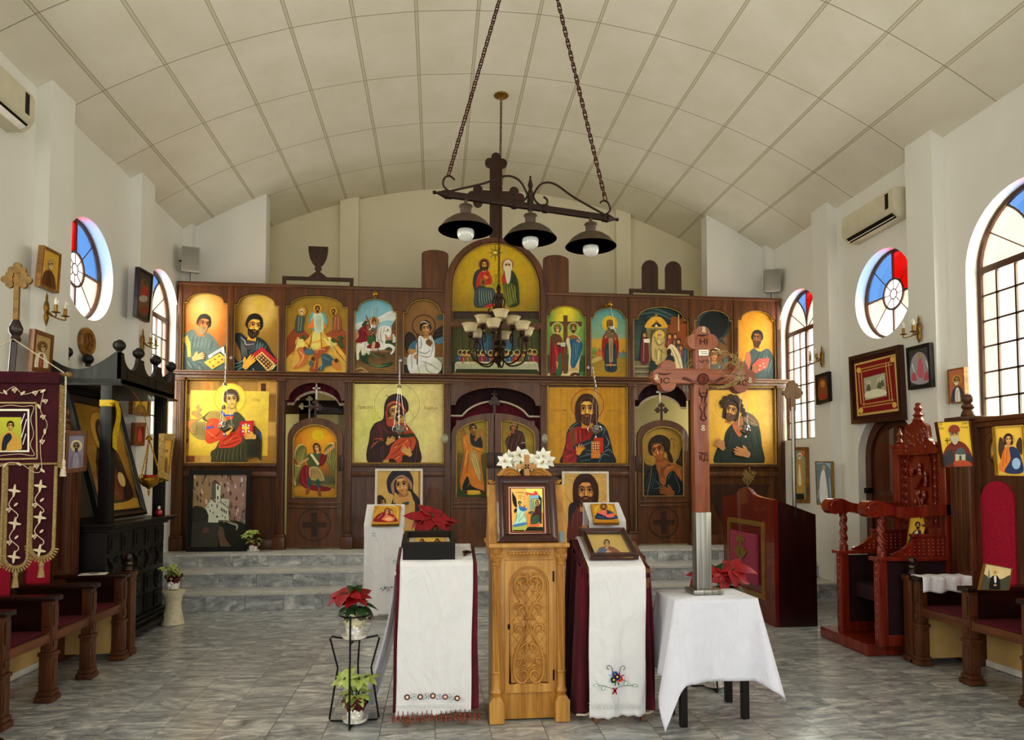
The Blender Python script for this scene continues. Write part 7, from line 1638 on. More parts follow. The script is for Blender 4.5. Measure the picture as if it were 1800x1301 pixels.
# ---------------------------------------------------------------- choir stalls
wood('pew_wood','#3a1f10','#6e4122','z',.4,coat=.2);wood('pew_rail','#43250f','#7c4a28','y',.4,coat=.2);wood('pew_dark','#1c0e09','#3a1d12','x',.35,coat=.3)
plain('crimson_cloth','#a60d34',.85,0,.25,60);plain('seat_cloth','#5c0f24',.9,0,.3,30);plain('cream_board','#cdae74',.6,0,.15,5)
def finial(m,x,y,z,s=1.0):
 m.lathe([(.034*s,0),(.04*s,.01*s),(.034*s,.03*s),(.026*s,.045*s),(.036*s,.06*s),(.033*s,.075*s),(.02*s,.085*s),(.03*s,.1*s),(.032*s,.118*s),(.022*s,.138*s),(0,.145*s)],(x,y,z),16)
def stalls(label,sg,xf,xb,ys,yend,ywall,zback):
 """sg = +1 on the right: back on the far side in +x"""
 r=E('choir_stall',((xf+xb)/2,sum(ys)/len(ys),0),label,'choir stall');d=sg
 X=lambda a:xf+d*a;W=abs(xb-xf)
 for y in ys:
  m=MB();c=X(.045)
  m.box(c-.055,c+.055,y-.055,y+.055,.003,.04,.006);m.box(c-.047,c+.047,y-.047,y+.047,.04,.07,.006);m.box(c-.038,c+.038,y-.038,y+.038,.07,.30,.004);m.box(c-.046,c+.046,y-.046,y+.046,.285,.31,.006);m.box(c-.034,c+.034,y-.034,y+.034,.31,.63,.004)
  m.obox((X(.012),y,.42),((.006,0,0),(0,.022,0),(0,0,.022)),.006);m.obox((c,y-.038,.42),((.022,0,0),(0,.006,0),(0,0,.022)),.006)
  for z0,z1 in((.1,.26),(.47,.60),(.34,.385)):m.box(c-.022,c+.022,y-.043,y-.036,z0,z1,.003);m.box(X(.002),X(.01),y-.022,y+.022,z0,z1,.003)
  m.build('post','pew_wood',r)
  m=MB();a0,a1=sorted((X(-.01),X(W)));m.box(a0,a1,y-.05,y+.05,.628,.66,.006);m.build('arm_rest','pew_dark',r)
  m=MB();a0,a1=sorted((X(.07),X(W)));m.box(a0,a1,y-.012,y+.012,.40,.628);m.build('side_board','pew_dark',r)
 a0,a1=sorted((X(.02),X(.055)))
 for k,(y0,y1)in enumerate(zip(ys[:-1],ys[1:])):
  m=MB();m.box(a0,a1,y0+.034,y1-.034,.372,.432,.004);m.build('seat_rail','pew_rail',r)
  m=MB();b0,b1=sorted((X(.06),X(W-.02)));m.box(b0,b1,y0+.02,y1-.02,.40,.445,.012);m.build('seat','seat_cloth',r)
  ym=(y0+y1)/2;frb=((X(W-.02),0,0),(0,1,0),(0,0,1),(-d,0,0));zu=zback*.75
  m=MB();m.prism([[(y0,.44),(y1,.44),(y1,zback-.06),(y0,zback-.06)],[(ym+.085*math.cos(a*PI/12),zback-.24+.115*math.sin(a*PI/12))for a in range(24)]],frb,.02)
  for yy in(y0+.03,y1-.03):m.prism([(yy-.025,.46),(yy+.025,.46),(yy+.025,zback-.5),(yy-.025,zback-.5)],frb,.032)
  m.prism([[(ym+(.16)*math.cos(a*PI/12),zback-.245+.17*math.sin(a*PI/12))for a in range(13)]+[(ym-.15,zback-.245),(ym-.15,zback-.245)][:1]+[(ym+.15*math.cos(a*PI/12),zback-.245+.16*math.sin(a*PI/12))for a in range(12,-1,-1)]],frb,.024)
  m.build('back_panel','pew_wood',r)
  m=MB();m.prism(arched(ym-.15,ym+.15,.5,zu-.15,16),((X(W-.04),0,0),(0,1,0),(0,0,1),(-d,0,0)),.014);m.build('back_cushion','crimson_cloth',r)
  P=Paint(lambda x,y:onX(x,y,X(W-.012)),(-d,0,0));c=proj((X(W-.012),ym,zback-.24));rx=abs(proj((X(W-.012),ym+.1,zback-.24))[0]-c[0]);rz=abs(proj((X(W-.012),ym,zback-.12))[1]-c[1])
  P.ell(c[0],c[1],rx,rz,'#b9974c');P.ring(c[0],c[1]-rz*.2,rz*.5,.8,'#8a6a2c',rz*.5);P.poly([(c[0]-rx*.75,c[1]+rz*.6),(c[0]-rx*.5,c[1]+rz*.1),(c[0]+rx*.5,c[1]+rz*.1),(c[0]+rx*.75,c[1]+rz*.6),(c[0],c[1]+rz*.95)],'#7a4438');P.head(c[0],c[1]-rz*.2,rz*.3,'#b8875a','#c8c0b0','#c8c0b0');P.build('medallion','print_paint',r)
 m=MB();y0,y1=ys[0]-.1,ys[-1]+.08;b0,b1=sorted((X(W-.07),X(W+.08)));m.box(b0,b1,y0,y1,zback-.06,zback-.02,.006);b0,b1=sorted((X(W-.09),X(W+.08)));m.box(b0,b1,y0,y1,zback-.02,zback+.012,.006);m.build('cornice','pew_rail',r)
 m=MB();b0,b1=sorted((X(W-.0),X(W+.05)));m.box(b0,b1,y0,yend,.10,zback-.06);m.build('back_board','pew_wood',r)
 m=MB();b0,b1=sorted((X(W-.035),X(W-.015)));m.box(b0,b1,y0,ys[-1]+.02,.05,.40);m.build('kick_board','cream_board',r)
 m=MB();b0,b1=sorted((X(W-.045),X(W-.01)));m.box(b0,b1,y0,ys[-1]+.02,.003,.05,.004);m.build('skirting','white_plastic',r)
 m=MB();b0,b1=sorted((X(.1),X(W-.02)));m.box(b0,b1,ys[-1]-.01,ys[-1]+.012,.05,.40);m.build('end_board','cream_board',r)
 # end post and tall corner pillar
 m=MB();c=X(.05);m.box(c-.06,c+.06,yend-.06,yend+.05,.003,.05,.006);m.box(c-.05,c+.05,yend-.05,yend+.04,.05,.62,.004);m.box(c-.03,c+.03,yend-.058,yend-.048,.1,.57,.004);m.box(c-.058,c+.058,yend-.058,yend+.05,.62,.66,.005);m.build('end_post','pew_wood',r)
 m=MB();finial(m,c,yend,.66,.95);m.build('finial','pew_dark',r)
 m=MB();b0,b1=sorted((X(W-.13),X(W+.05)));m.box(b0,b1,yend-.18,yend+.03,.003,zback+.0,.006)
 for k in range(3):yy=yend-.15+.05*k;m.box(min(X(W-.137),X(W-.125)),max(X(W-.137),X(W-.125)),yy,yy+.03,.7,zback-.1,.003)
 for k in range(3):xx=X(W-.10+.05*k);m.box(xx-.014,xx+.014,yend-.187,yend-.178,.7,zback-.1,.003)
 m.box(b0-.02,b1+.02,yend-.2,yend+.05,zback,zback+.03,.006);m.build('corner_pillar','pew_wood',r)
 m=MB();finial(m,X(W-.05),yend-.08,zback+.03,1.25);m.build('finial','pew_wood',r)
 return r
YR=[2.46,2.95,3.44,3.93,4.42,4.91]
stalls('long dark wooden choir stall with crimson arched backs along the right wall',1,3.585,4.12,YR,5.0,5.1,1.84)
YLs=[2.73,3.23,3.73,4.23,4.73,5.23,5.72]
stalls('long dark wooden choir stall with crimson backs along the left wall, behind the banner',-1,-2.385,-2.95,YLs,5.86,5.9,1.74)
m=MB();c=onF(140,1010,.662);c=Vector((-2.66,5.2,.664));m.obox((-2.62,5.70,.6635),((.09,.02,0),(-.015,.06,0),(0,0,.0025)),.001);pp=m.build('paper_sheet','white_petal',o=(-2.62,5.7,.661));T(pp,'white printed sheet lying on the last arm of the left choir stall','paper')
m=MB();m.obox((-2.62,5.70,.6665),((.03,.007,0),(-.005,.02,0),(0,0,.0004)));m.build('printed_block','black_iron',pp)
m=MB()
def towel(u,v):
 s=v*.36;y=4.86+.14*u
 if s<.12:return Vector((3.60+.42*u,4.838-.008*math.sin(u*22),.55+s+.008*math.sin(u*15)))
 t=(s-.12)/.24;return Vector((3.60+.42*u,4.846+.12*min(1,t*1.3),.667+.003*math.sin(u*20+v*9)-max(0,t-.77)*.2))
m.grid(30,20,towel);tw=m.build('white_towel','white_linen',o=(3.8,4.9,.6),recalc=False,angle=180);tw.modifiers.new('thickness','SOLIDIFY').thickness=.003;T(tw,'white lace cloth folded over the end arm of the right choir stall','cloth')
# frames whose picture plane is given by four photo corners on a plane
def plate(name,label,o,n,corners,z,fn,rim=.08,rim_mat='mahogany_frame',thick=.03,cat='icon',group='icons hung about the walls and stalls',bg='#8a6a2c',proud=.0):
 n=Vector(n).normalized();o=Vector(o);q=[onP(z[0]+p[0]/z[2],z[1]+p[1]/z[2],o,n)for p in corners];c=sum(q,Vector())/4
 r=E(name,(c.x,c.y,min(v.z for v in q)),label,cat,group);m=MB();inn=[c+(v-c)*(1-rim*2)for v in q]
 m.add([v+n*.012 for v in q]+[v+n*.012 for v in inn]+[v+n*0.001 for v in inn]+[v-n*thick for v in q]+[v+n*.012 for v in q],[(i,(i+1)%4,4+(i+1)%4,4+i)for i in range(4)]+[(4+i,4+(i+1)%4,8+(i+1)%4,8+i)for i in range(4)]+[(16+i,16+(i+1)%4,12+(i+1)%4,12+i)for i in range(4)]+[(8,9,10,11),(15,14,13,12)],0,False)
 m.build('frame',rim_mat,r)
 P=Paint(lambda x,y:onP(x,y,o+n*.0015,n),n,z);P.clip=[proj(v)for v in inn]
 pc=[((p[0]-z[0])*z[2],(p[1]-z[1])*z[2])for p in(proj(v)for v in inn)];P.poly(pc,bg,False);fn(P,pc);P.build('icon_picture','print_paint',r);return r
def bust(robe,robe2,hair,beard=None,halo=None,skin='#a8784a',veil=None,sc=1.0,turn=0):
 def f(P,C):
  def B(u,v):x=(C[0][0]*(1-u)+C[1][0]*u)*(1-v)+(C[3][0]*(1-u)+C[2][0]*u)*v;y=(C[0][1]*(1-u)+C[1][1]*u)*(1-v)+(C[3][1]*(1-u)+C[2][1]*u)*v;return(x,y)
  h=abs(B(.5,1)[1]-B(.5,0)[1]);w=abs(B(1,.5)[0]-B(0,.5)[0]);k=min(h*.11,w*.2)*sc
  P.poly([B(.1,1),B(.12,.75),B(.25,.58),B(.5,.5),B(.75,.58),B(.88,.75),B(.9,1)],robe);P.poly([B(.35,1),B(.4,.6),B(.6,.6),B(.66,1)],robe2);P.lines([[B(.25,.62),B(.2,.95)],[B(.75,.62),B(.8,.95)],[B(.5,.62),B(.45,.98)]],w*.035,mix3(hx(robe),(0,0,0),.5))
  x,y=B(.5,.35);P.head(x,y,k,skin,hair,beard,veil=veil,halo=halo,turn=turn)
 return f
LWp,LW=(XL+.155,0,0),(XL+.035,0,0);RWp,RW=(XR-.155,0,0),(XR-.035,0,0)
Z0=(0,0,1)
plate('wall_icon','icon of a brown-robed monk on gold, high on the nearest left pilaster',LWp,(1,0,0),[(75,431),(106,447),(101,516),(67,503)],Z0,bust('#5c3a1c','#4a2c14','#8a7a60','#b0a48c',(1.5,'#b0903a','#8a6a20')),.06,'panel_wood',bg='#b08c3a')
plate('wall_icon','brown framed icon of a bishop in a crossed robe, beside the black shrine canopy',LWp,(1,0,0),[(59,578),(93,590),(88,655),(53,652)],Z0,bust('#cfc8b4','#8a4a34','#5a4a38','#a89a84',(1.7,'#6a5430','#8a7040')),.1,'stand_timber',bg='#a08a5c')
plate('wall_icon','dark framed icon of a horseman, high beside the far left window',LWp,(1,0,0),[(243,469),(268,483),(261,567),(238,556)],Z0,lambda P,C:(P.poly([(244,545),(246,500),(254,490),(262,505),(260,552)],'#5e4434'),P.ell(255,515,6,12,'#8a2c24'),P.ell(252,525,8,6,'#8a8478'),P.ell(255,497,2.6,4,'#4a3020'),P.ell(254,545,8,6,'#6a3020')),.05,'black_timber',bg='#3a3430')
plate('wall_icon','gold framed icon low on the left wall beyond the shrine',LWp,(1,0,0),[(232,690),(265,693),(262,732),(231,728)],Z0,bust('#6a5a2c','#8a6a3a','#4a3420'),.14,'stand_timber',bg='#b8983c')
plate('wall_icon','tiny framed icon with a red ground on the left wall',LWp,(1,0,0),[(236,743),(255,743),(252,784),(234,783)],Z0,lambda P,C:P.poly([(242,775),(246,752),(250,775)],'#b0483a'),.18,'stand_timber',bg='#7a1c1c')
plate('wall_icon','narrow gold icon with an ornate beaded edge at the left end of the screen',(XL+.1,0,0),(1,-.25,0),[(286,762),(305,763),(295,846),(284,840)],Z0,bust('#7a5a2c','#5a4020','#3a2818'),.14,'gilding',bg='#a8843c')
plate('wall_icon','small dark framed icon of a red interior, near the right far window',RWp,(-1,0,0),[(1434,660),(1457,653),(1459,705),(1436,712)],Z0,lambda P,C:(P.poly([(1438,700),(1440,672),(1446,666),(1452,674),(1455,700)],'#7a4a24'),P.ell(1446,675,4,6,'#a8742c'),P.poly([(1440,700),(1446,690),(1454,700)],'#8a3420')),.1,'black_timber',bg='#4a3428')
plate('wall_icon','tall narrow icon of a white-bearded saint in gold on the right wall',RW,(-1,0,0),[(1397,786),(1418,786),(1420,884),(1398,884)],Z0,lambda P,C:(P.poly([(1400,860),(1401,815),(1406,805),(1410,815),(1412,860),(1406,875)],'#b08a4c'),P.poly([(1403,850),(1405,815),(1409,850)],'#d8c8a0'),P.head(1406,802,4,'#b08860','#d8d0c0','#d8d0c0'),P.ell(1413,797,3,5,'#b8604c'),P.rect(1400,868,1414,880,'#2c2c24')),.06,'panel_wood',bg='#8a8c74')
plate('wall_icon','pale blue-grey icon of a figure in white on the right pilaster',RWp,(-1,0,0),[(1434,811),(1462,811),(1464,889),(1437,887)],Z0,lambda P,C:(P.poly([(1442,882),(1441,850),(1444,830),(1449,826),(1453,850),(1455,882)],'#c8d0d0'),P.ell(1448,822,3,4.5,'#a8987c'),P.poly([(1434,816),(1446,812),(1462,826),(1462,814)],'#8aa8b8'),P.lines([[(1440,860),(1436,880)],[(1458,840),(1461,880)]],3,'#9aa4b4')),.02,'gilding',bg='#6a7c88')
def shroud(P,C):
 P.poly([(1502,640),(1574,622),(1581,722),(1507,732)],'#b09a5c',False);P.poly([(1504,643),(1571,626),(1578,718),(1510,728)],'#741418',False)
 rr=random.Random(8)
 for(a,b)in(((1509,650),(1567,636)),((1514,717),(1570,708)),((1509,655),(1514,712)),((1562,640),(1569,704))):
  for rw in(0,5):
   for i in range(22):t=i/21;P.ell(a[0]+(b[0]-a[0])*t+(rw if a[0]+20>b[0]else 0)*(1 if a[0]<1530 else -1),a[1]+(b[1]-a[1])*t+(rw if b[0]-a[0]>30 else 0)*(1 if a[1]<680 else -1),1.0,1.3,'#b89a5a');P.k-=1
 P.k+=1;P.poly([(1518,665),(1556,655),(1559,696),(1521,704)],'#9a9a84',False)
 P.poly([(1522,690),(1540,684),(1556,686),(1556,694),(1524,700)],'#c8c6b0')
 for x,y in((1527,672),(1546,668),(1551,664)):P.ring(x,y,3,1,'#dcd8bc');P.poly([(x-4,y+14),(x,y+3),(x+4,y+14)],'#5c5c4c')
 for x,y in((1510,651),(1569,632),(1514,722),(1573,712)):P.ell(x,y,4,5,'#c0a050')
plate('framed_shroud','large dark framed embroidered red cloth with a silver centre, over the right door',(XR-.05,0,0),(-1,0,0),[(1493,628),(1581,606),(1588,738),(1498,746)],Z0,shroud,.055,'mahogany_frame',.045,'picture',bg='#35100e')
plate('wall_icon','dark framed icon with silver and rose figures on the right pilaster',RWp,(-1,0,0),[(1594,612),(1635,602),(1639,680),(1598,686)],Z0,lambda P,C:(P.poly([(1600,668),(1602,635),(1612,620),(1624,622),(1632,640),(1634,668),(1616,676)],'#8a868c'),P.poly([(1613,660),(1615,632),(1621,632),(1624,662)],'#a85a64'),P.ell(1617,626,4,5,'#9a7a5c'),P.poly([(1602,668),(1606,654),(1612,668)],'#a04a5a'),P.poly([(1624,668),(1629,652),(1633,666)],'#a04a5a'),P.lines([[(1604,640),(1608,655)],[(1628,634),(1632,648)]],2,'#d0d0d4')),.08,'black_timber',bg='#3c3c38')
plate('wall_icon','unframed icon of a bishop in a white crossed robe left of the nearest right window',RW,(-1,0,0),[(1667,650),(1696,645),(1699,707),(1669,710)],Z0,bust('#4a4450','#d0ccc4','#7a5a40','#d0ccc0',(1.8,'#b0803c','#8a5a24')),.03,'panel_wood',bg='#a86a4c')
plate('hung_icon','gold icon of an old man in a brown cap holding a church',(0,4.83,0),(-.25,-1,.0),[(1646,742),(1703,739),(1712,820),(1659,822)],Z0,lambda P,C:(P.poly([(1657,822),(1660,792),(1672,778),(1684,775),(1698,782),(1708,800),(1711,822)],'#6a2c20'),P.poly([(1659,818),(1660,800),(1672,790),(1676,812)],'#34383c'),P.poly([(1694,798),(1706,800),(1709,812),(1696,812)],'#34383c'),P.rect(1679,798,1697,811,'#a8a48c'),P.poly([(1679,798),(1684,788),(1692,788),(1697,798)],'#4a5458'),P.rect(1686,801,1690,810,'#4a4a44'),P.poly([(1678,811),(1700,810),(1708,820),(1680,822)],'#a04a2c'),P.head(1677,764,8,'#a87850','#8a8478','#a8a294'),P.poly([(1668,760),(1669,750),(1676,747),(1684,750),(1685,759)],'#7a3422'),P.poly([(1670,768),(1684,768),(1682,778),(1677,782),(1672,777)],'#a49e8c'),P.lines([[(1663,770),(1665,782)],[(1660,775),(1668,774)]],1.2,'#1c1410',False),P.text('СВ',1650,748,3.4,'#1c1410'),P.text('КНЕЗ',1648,755,3.4,'#1c1410',10),P.text('ЦАР',1690,746,3.4,'#1c1410',9),P.text('ЛАЗАР',1687,753,3.4,'#1c1410',13)),.01,'mahogany_frame',.03,bg='#d0a838')
plate('hung_icon','gold bordered icon of a winged figure in orange and blue, on the crimson stall',(0,4.5,0),(-.3,-1,0),[(1747,750),(1797,747),(1803,837),(1753,836)],Z0,lambda P,C:(P.poly([(1752,754),(1795,752),(1799,832),(1757,831)],'#bd9838',False),P.poly([(1755,795),(1756,772),(1761,770),(1766,785),(1762,812)],'#3a2418'),P.poly([(1786,785),(1791,770),(1796,774),(1796,800)],'#3a2418'),P.ring(1773,773,10,1.2,'#8a6a20'),P.poly([(1758,828),(1760,805),(1766,788),(1776,785),(1786,788),(1795,805),(1797,831)],'#b8681c'),P.poly([(1774,787),(1786,788),(1795,806),(1797,831),(1766,830),(1776,808)],'#1c2c4a'),P.lines([[(1764,795),(1762,820)],[(1770,792),(1768,815)]],1.3,'#7a3c10'),P.ell(1786,815,7.5,10,'#8098b0'),P.head(1772,773,7.5,'#b8804c','#2c180e',long=True)),.02,'gold_leaf',.025,bg='#b49038')
plate('hung_icon','silver icon in a brown frame hung at the end of the left stall',(0,5.62,0),(.2,-1,0),[(118,758),(153,757),(150,828),(115,833)],Z0,bust('#77707f','#8f8894','#4a3a48',None,(1.7,'#b0a474','#d8cc9c'),'#3c2a30'),.1,'stand_timber',.03,bg='#7d7888')
plate('photo_icon','pale icon of a person in black standing on the arm of the right stall',(0,4.40,.66),(-.1,-1,.35),[(1731,991),(1778,1000),(1772,1038),(1721,1037)],Z0,lambda P,C:(P.poly([(1722,1037),(1726,1010),(1740,1015),(1760,1018),(1776,1012),(1772,1038)],'#4a4a3c'),P.ring(1749,1004,5,1,'#c8a030'),P.poly([(1739,1037),(1741,1018),(1746,1012),(1752,1012),(1757,1020),(1757,1037)],'#17181a'),P.poly([(1747,1013),(1751,1013),(1751,1024),(1748,1024)],'#c8c4b8'),P.ell(1749,1006,2.4,3.2,'#a8886a'),P.ell(1749,1029,3,1.6,'#b08c6c'),P.poly([(1736,1015),(1738,1000),(1740,1015)],'#7a8070')),.01,'panel_wood',.02,bg='#c8b88a')

# ---------------------------------------------------------------- black shrine on the left
r=E('icon_shrine',(-2.95,6.6,0),'tall black carved shrine with ball-topped canopy along the left wall','shrine')
SX0,SX1,SY0,SY1=XL+.02,-2.66,5.98,7.18
m=MB();m.box(SX0,SX1+.10,SY0-.04,SY1+.08,.04,.09,.01);m.box(SX0,SX1+.06,SY0-.02,SY1+.05,.09,.13,.012);m.box(SX0,SX1+.03,SY0,SY1+.02,.13,.16,.008)
for y in(SY0+.05,SY1-.02):m.box(SX0+.05,SX1+.05,y-.04,y+.04,.003,.05)
m.build('plinth','black_timber',r)
m=MB();m.box(SX0,SX1,SY0,SY1,.16,.96,.004);frx=((SX1,0,0),(0,1,0),(0,0,1),(1,0,0));m.build('base_cabinet','black_timber',r)
m=MB();n_=5;w_=(SY1-SY0)/n_
for i in range(n_):
 y=SY0+w_*(i+.5);a=w_*.38
 for j,z in enumerate((.86,.66,.44,.25)):
  h=.075 if j in(0,3)else .085
  lp=[(y-a,z-h),(y+a,z-h),(y+a,z+h),(y-a,z+h)]
  if j==2 and i%2==0:lp=[(y+a*math.cos(k*PI/4+.39),z+h*1.1*math.sin(k*PI/4+.39))for k in range(8)]
  if j==1:lp=[(y-a,z-h),(y,z-h*.6),(y+a,z-h),(y+a*.5,z),(y+a,z+h),(y,z+h*.6),(y-a,z+h),(y-a*.5,z)]
  m.prism(lp,frx,.012);c=(y,z);m.prism([(c[0]+(p[0]-c[0])*.6,c[1]+(p[1]-c[1])*.6)for p in lp],frx,.02)
m.build('carved_panels','black_timber',r)
m=MB();m.box(SX0,SX1+.03,SY0-.02,SY1+.04,.96,.985,.006);m.box(SX0,SX1+.06,SY0-.04,SY1+.09,.985,1.005,.006);m.box(SX0,SX1+.09,SY0-.06,SY1+.12,1.005,1.025,.004);m.build('shelf','black_timber',r)
for x in(SX0+.06,SX1-.03):
 for y in(SY0+.05,SY1-.06):m=MB();m.box(x-.045,x+.045,y-.045,y+.045,1.025,2.16,.004);m.build('post','black_timber',r)
CX0,CX1,CY0,CY1,CZ0=SX0,-2.60,6.03,7.22,2.16
m=MB();m.box(CX0,CX1+.02,CY0-.02,CY1+.04,CZ0,CZ0+.02,.004);m.box(CX0,CX1,CY0,CY1,CZ0+.02,CZ0+.06)
zt=2.44;pl=[(CX0,CZ0+.02),(CX1,CZ0+.02),(CX1,zt)]+[(CX1-.05-(CX1-CX0-.10)*(i/14),zt-.145*math.sin(PI*i/14))for i in range(15)]+[(CX0,zt)]
for y in(CY0,CY1-.03):m.prism(pl,((0,y,0),(1,0,0),(0,0,1),(0,1,0)),.03)
L_=CY1-CY0;sc_=[(CY0,CZ0+.02),(CY1,CZ0+.02),(CY1,zt)]
for k in range(3):c=CY1-L_*(k+.5)/3;rr_=L_/6*.72;sc_+=[(c+rr_*math.cos(PI*i/10),zt-.12*math.sin(PI*i/10))for i in range(11)]
sc_+=[(CY0,zt)];m.prism(sc_,((CX1-.03,0,0),(0,1,0),(0,0,1),(1,0,0)),.03)
for k in range(2):a=CY0+.12+k*L_/2;m.prism([[(a,CZ0+.06),(a+L_*.38,CZ0+.06),(a+L_*.38,CZ0+.15),(a,CZ0+.15)],[(a+.015,CZ0+.072),(a+L_*.38-.015,CZ0+.072),(a+L_*.38-.015,CZ0+.138),(a+.015,CZ0+.138)]],((CX1,0,0),(0,1,0),(0,0,1),(1,0,0)),.006)
m.build('canopy','black_timber',r)
for k in range(4):
 y=CY0+.03+(L_-.06)*k/3
 for x in(CX1-.03,CX0+.05):m=MB();m.lathe([(.022,zt-.005),(.02,zt+.015),(.045,zt+.04),(.05,zt+.065),(.042,zt+.09),(.02,zt+.108),(0,zt+.112)],(x,y,0),16);m.build('ball_finial','black_timber',r)
# leaning gilded icon inside
n=Vector((1,0,.26)).normalized();o=Vector((-2.80,6.55,1.04));v=Vector((-n.z,0,n.x));fr_=(Vector((-2.80,0,1.04)),Vector((0,1,0)),v,n)
r=E('leaning_icon',(-2.9,6.58,1.03),'large golden icon in a dark frame leaning inside the black shrine','icon');y0,y1,h=6.10,7.04,1.10
frame_on(r,Vector((-2.80,y0,1.04)),(0,1,0),v,n,y1-y0,h,.075,.05,'black_timber')
P=Paint(lambda a,b:Vector((-2.80,y0,1.04))+Vector((0,1,0))*a-v*b+n*.017,n)
P.field(.07,-h+.07,y1-y0-.07,-.07,glow(.5,.3,.8,[(0,'#a8802c'),(.5,'#94702a'),(1.0,'#6a4a1c')],1,1,20));P.rect(.07,-.17,y1-y0-.07,-.07,'#b08a34')
w=y1-y0;P.poly([(.18,-.17),(.22,-.5),(.35,-.68),(.5,-.72),(.68,-.62),(.75,-.4),(.76,-.17)],'#2e1c14');P.poly([(.35,-.2),(.4,-.5),(.55,-.5),(.6,-.2)],'#6a2c1c');P.ell(.47,-.78,.2,.2,'#b8903a');P.ring(.47,-.78,.2,.012,'#7a5a20');P.head(.47,-.75,.1,'#8a5a30','#2c1a12',veil='#2e1c14',turn=.3);P.ell(.62,-.35,.07,.07,'#c8b070');P.build('icon_picture','icon_paint',r)
m=MB();m.prism([(y0+.07,.07),(y1-.07,.07),(y1-.07,h-.07),(y0+.07,h-.07)],(Vector((-2.80,0,1.04))+n*.035,Vector((0,1,0)),v,n),.003);m.build('glass','lid_glass',r)
plain('yellow_ribbon','#c8a81c',.45,.1,.3,40)
m=MB();px_,py_=SX1-.03,SY0+.05
m.box(px_-.05,px_+.05,py_-.05,py_+.05,1.985,2.04,.004);m.grid(3,14,lambda u,v:Vector((px_+.058+.012*math.sin(v*7),py_-.04+.085*u-.03*v+.05*math.sin(v*3),2.03-.38*v-.03*u*v)));m.ball((px_+.05,py_-.05,2.02),(.02,.02,.02));T(m.build('yellow_ribbon','yellow_ribbon',o=(px_,py_,1.72),recalc=False),'yellow ribbon tied around the near post of the black shrine','ribbon')
m=MB();c=Vector((SX1+.0,SY1-.13,1.027));m.lathe([(.012,0),(.03,.015),(.034,.035),(.026,.06),(.01,.07)],c,14);rd=m.build('red_lamp',plain('red_glass','#a01420',.2,0,.1,10,coat=.5),o=c);T(rd,'small red lamp with a white tip on the shrine shelf','lamp');m=MB();m.lathe([(.011,.07),(.013,.075),(.012,.098),(0,.1)],c,12);m.build('tip','white_plastic',rd)
# banner on a pole
bx_,by_=-2.235,3.92
r=E('church_banner',(bx_,by_,0),'wine velvet church banner with gold fringe and embroidered vines on a cross-topped pole','banner')
m=MB();m.tube([(bx_-.12,by_+.02,.01),(bx_,by_+.02,2.25)],.016,12);m.lathe([(.018,2.13),(.026,2.145),(.02,2.165),(.03,2.18),(.034,2.205),(.022,2.235),(.016,2.25)],(bx_,by_+.02,0),16);m.lathe([(.11,.003),(.11,.025),(.04,.05),(.02,.1)],(bx_-.12,by_+.02,0),20);m.build('pole','pew_dark',r)
m=MB();budded_cross(m,bx_,2.24,.155,.32,.225,.026,.032,((0,by_+.028,0),(1,0,0),(0,0,1),(0,-1,0)),.016);m.build('pole_cross',plain('old_brass','#84683a',.45,.4,.3,30),r)
hw=.255;zt=1.955;m=MB();m.tube([(bx_-hw-.03,by_-.012,zt),(bx_+hw+.03,by_-.012,zt)],.011,10)
for sg in(-1,1):m.ball((bx_+sg*(hw+.035),by_-.012,zt),.017,10,8)
m.build('cross_bar','old_brass',r)
m=MB()
for sg in(-1,1):m.tube([(bx_,by_-.002,zt+.19),(bx_+sg*(hw+.01),by_-.014,zt+.01)],.003,5)
for sg in(-1,1):m.tube([(bx_+sg*(hw+.02),by_-.015,zt),(bx_+sg*(hw+.022),by_-.02,zt-.46)],.005,6);m.lathe([(.006,0),(.012,-.015),(.009,-.025),(.016,-.09)],(bx_+sg*(hw+.022),by_-.02,zt-.45),10)
m.build('cord','fringe_cream',r)
zb1=1.47;yb=by_-.03;tails=[(bx_+c-.052,bx_+c+.052,zb)for c,zb in((-.195,1.02),(-.065,.97),(.065,.97),(.19,1.02))]
out=[(bx_-hw,zt),(bx_-hw,zb1)]
for(a,b,zb)in tails:out+=[(a-.008,zb1)]+[(p[0],p[1])for p in arc((a+b)/2,zb+.03,(b-a)/2,180,360,10)]+[(b+.008,zb1)]
out+=[(bx_+hw,zb1),(bx_+hw,zt)]
m=MB();m.prism(out,((0,yb+.004,0),(1,0,0),(0,0,1),(0,-1,0)),.004)
m.grid(40,3,lambda u,v:Vector((bx_-hw+2*hw*u,yb-.006-.008*abs(math.sin(u*60)),zt+.01-.06*v)));bn=m.build('velvet',plain('banner_velvet','#430d1b',.9,0,.3,8),r,recalc=False)
m=MB()
for(a,b,zb)in tails:
 q=[(a-.006,zb1)]+arc((a+b)/2,zb+.03,(b-a)/2+.004,180,360,16)+[(b+.006,zb1)];m.tube([(p[0],yb-.004,p[1])for p in q],.009,5)
 for i in range(1,17):p=q[i];d=Vector((p[0]-(a+b)/2,0,p[1]-zb-.03)).normalized();m.tube([Vector((p[0],yb-.004,p[1])),Vector((p[0],yb-.004,p[1]))+d*.028],.005,4)
for sg in(-1,1):
 for i in range(40):z=zb1+(zt-.06-zb1)*i/39;m.tube([(bx_+sg*hw,yb,z),(bx_+sg*(hw+.02),yb-.004,z-.008)],.006,4)
m.tube([(bx_-hw,yb-.006,zb1+.005),(bx_+hw,yb-.006,zb1+.012)],.006,5)
for(a,b,zb)in tails:c=(a+b)/2;m.lathe([(.006,0),(.014,-.02),(.01,-.03),(.017,-.085)],(c,yb-.004,zb-.045),10)
m.build('gold_fringe',plain('gold_fringe','#a08a5c',.8,.1,.4,120),r,recalc=False)
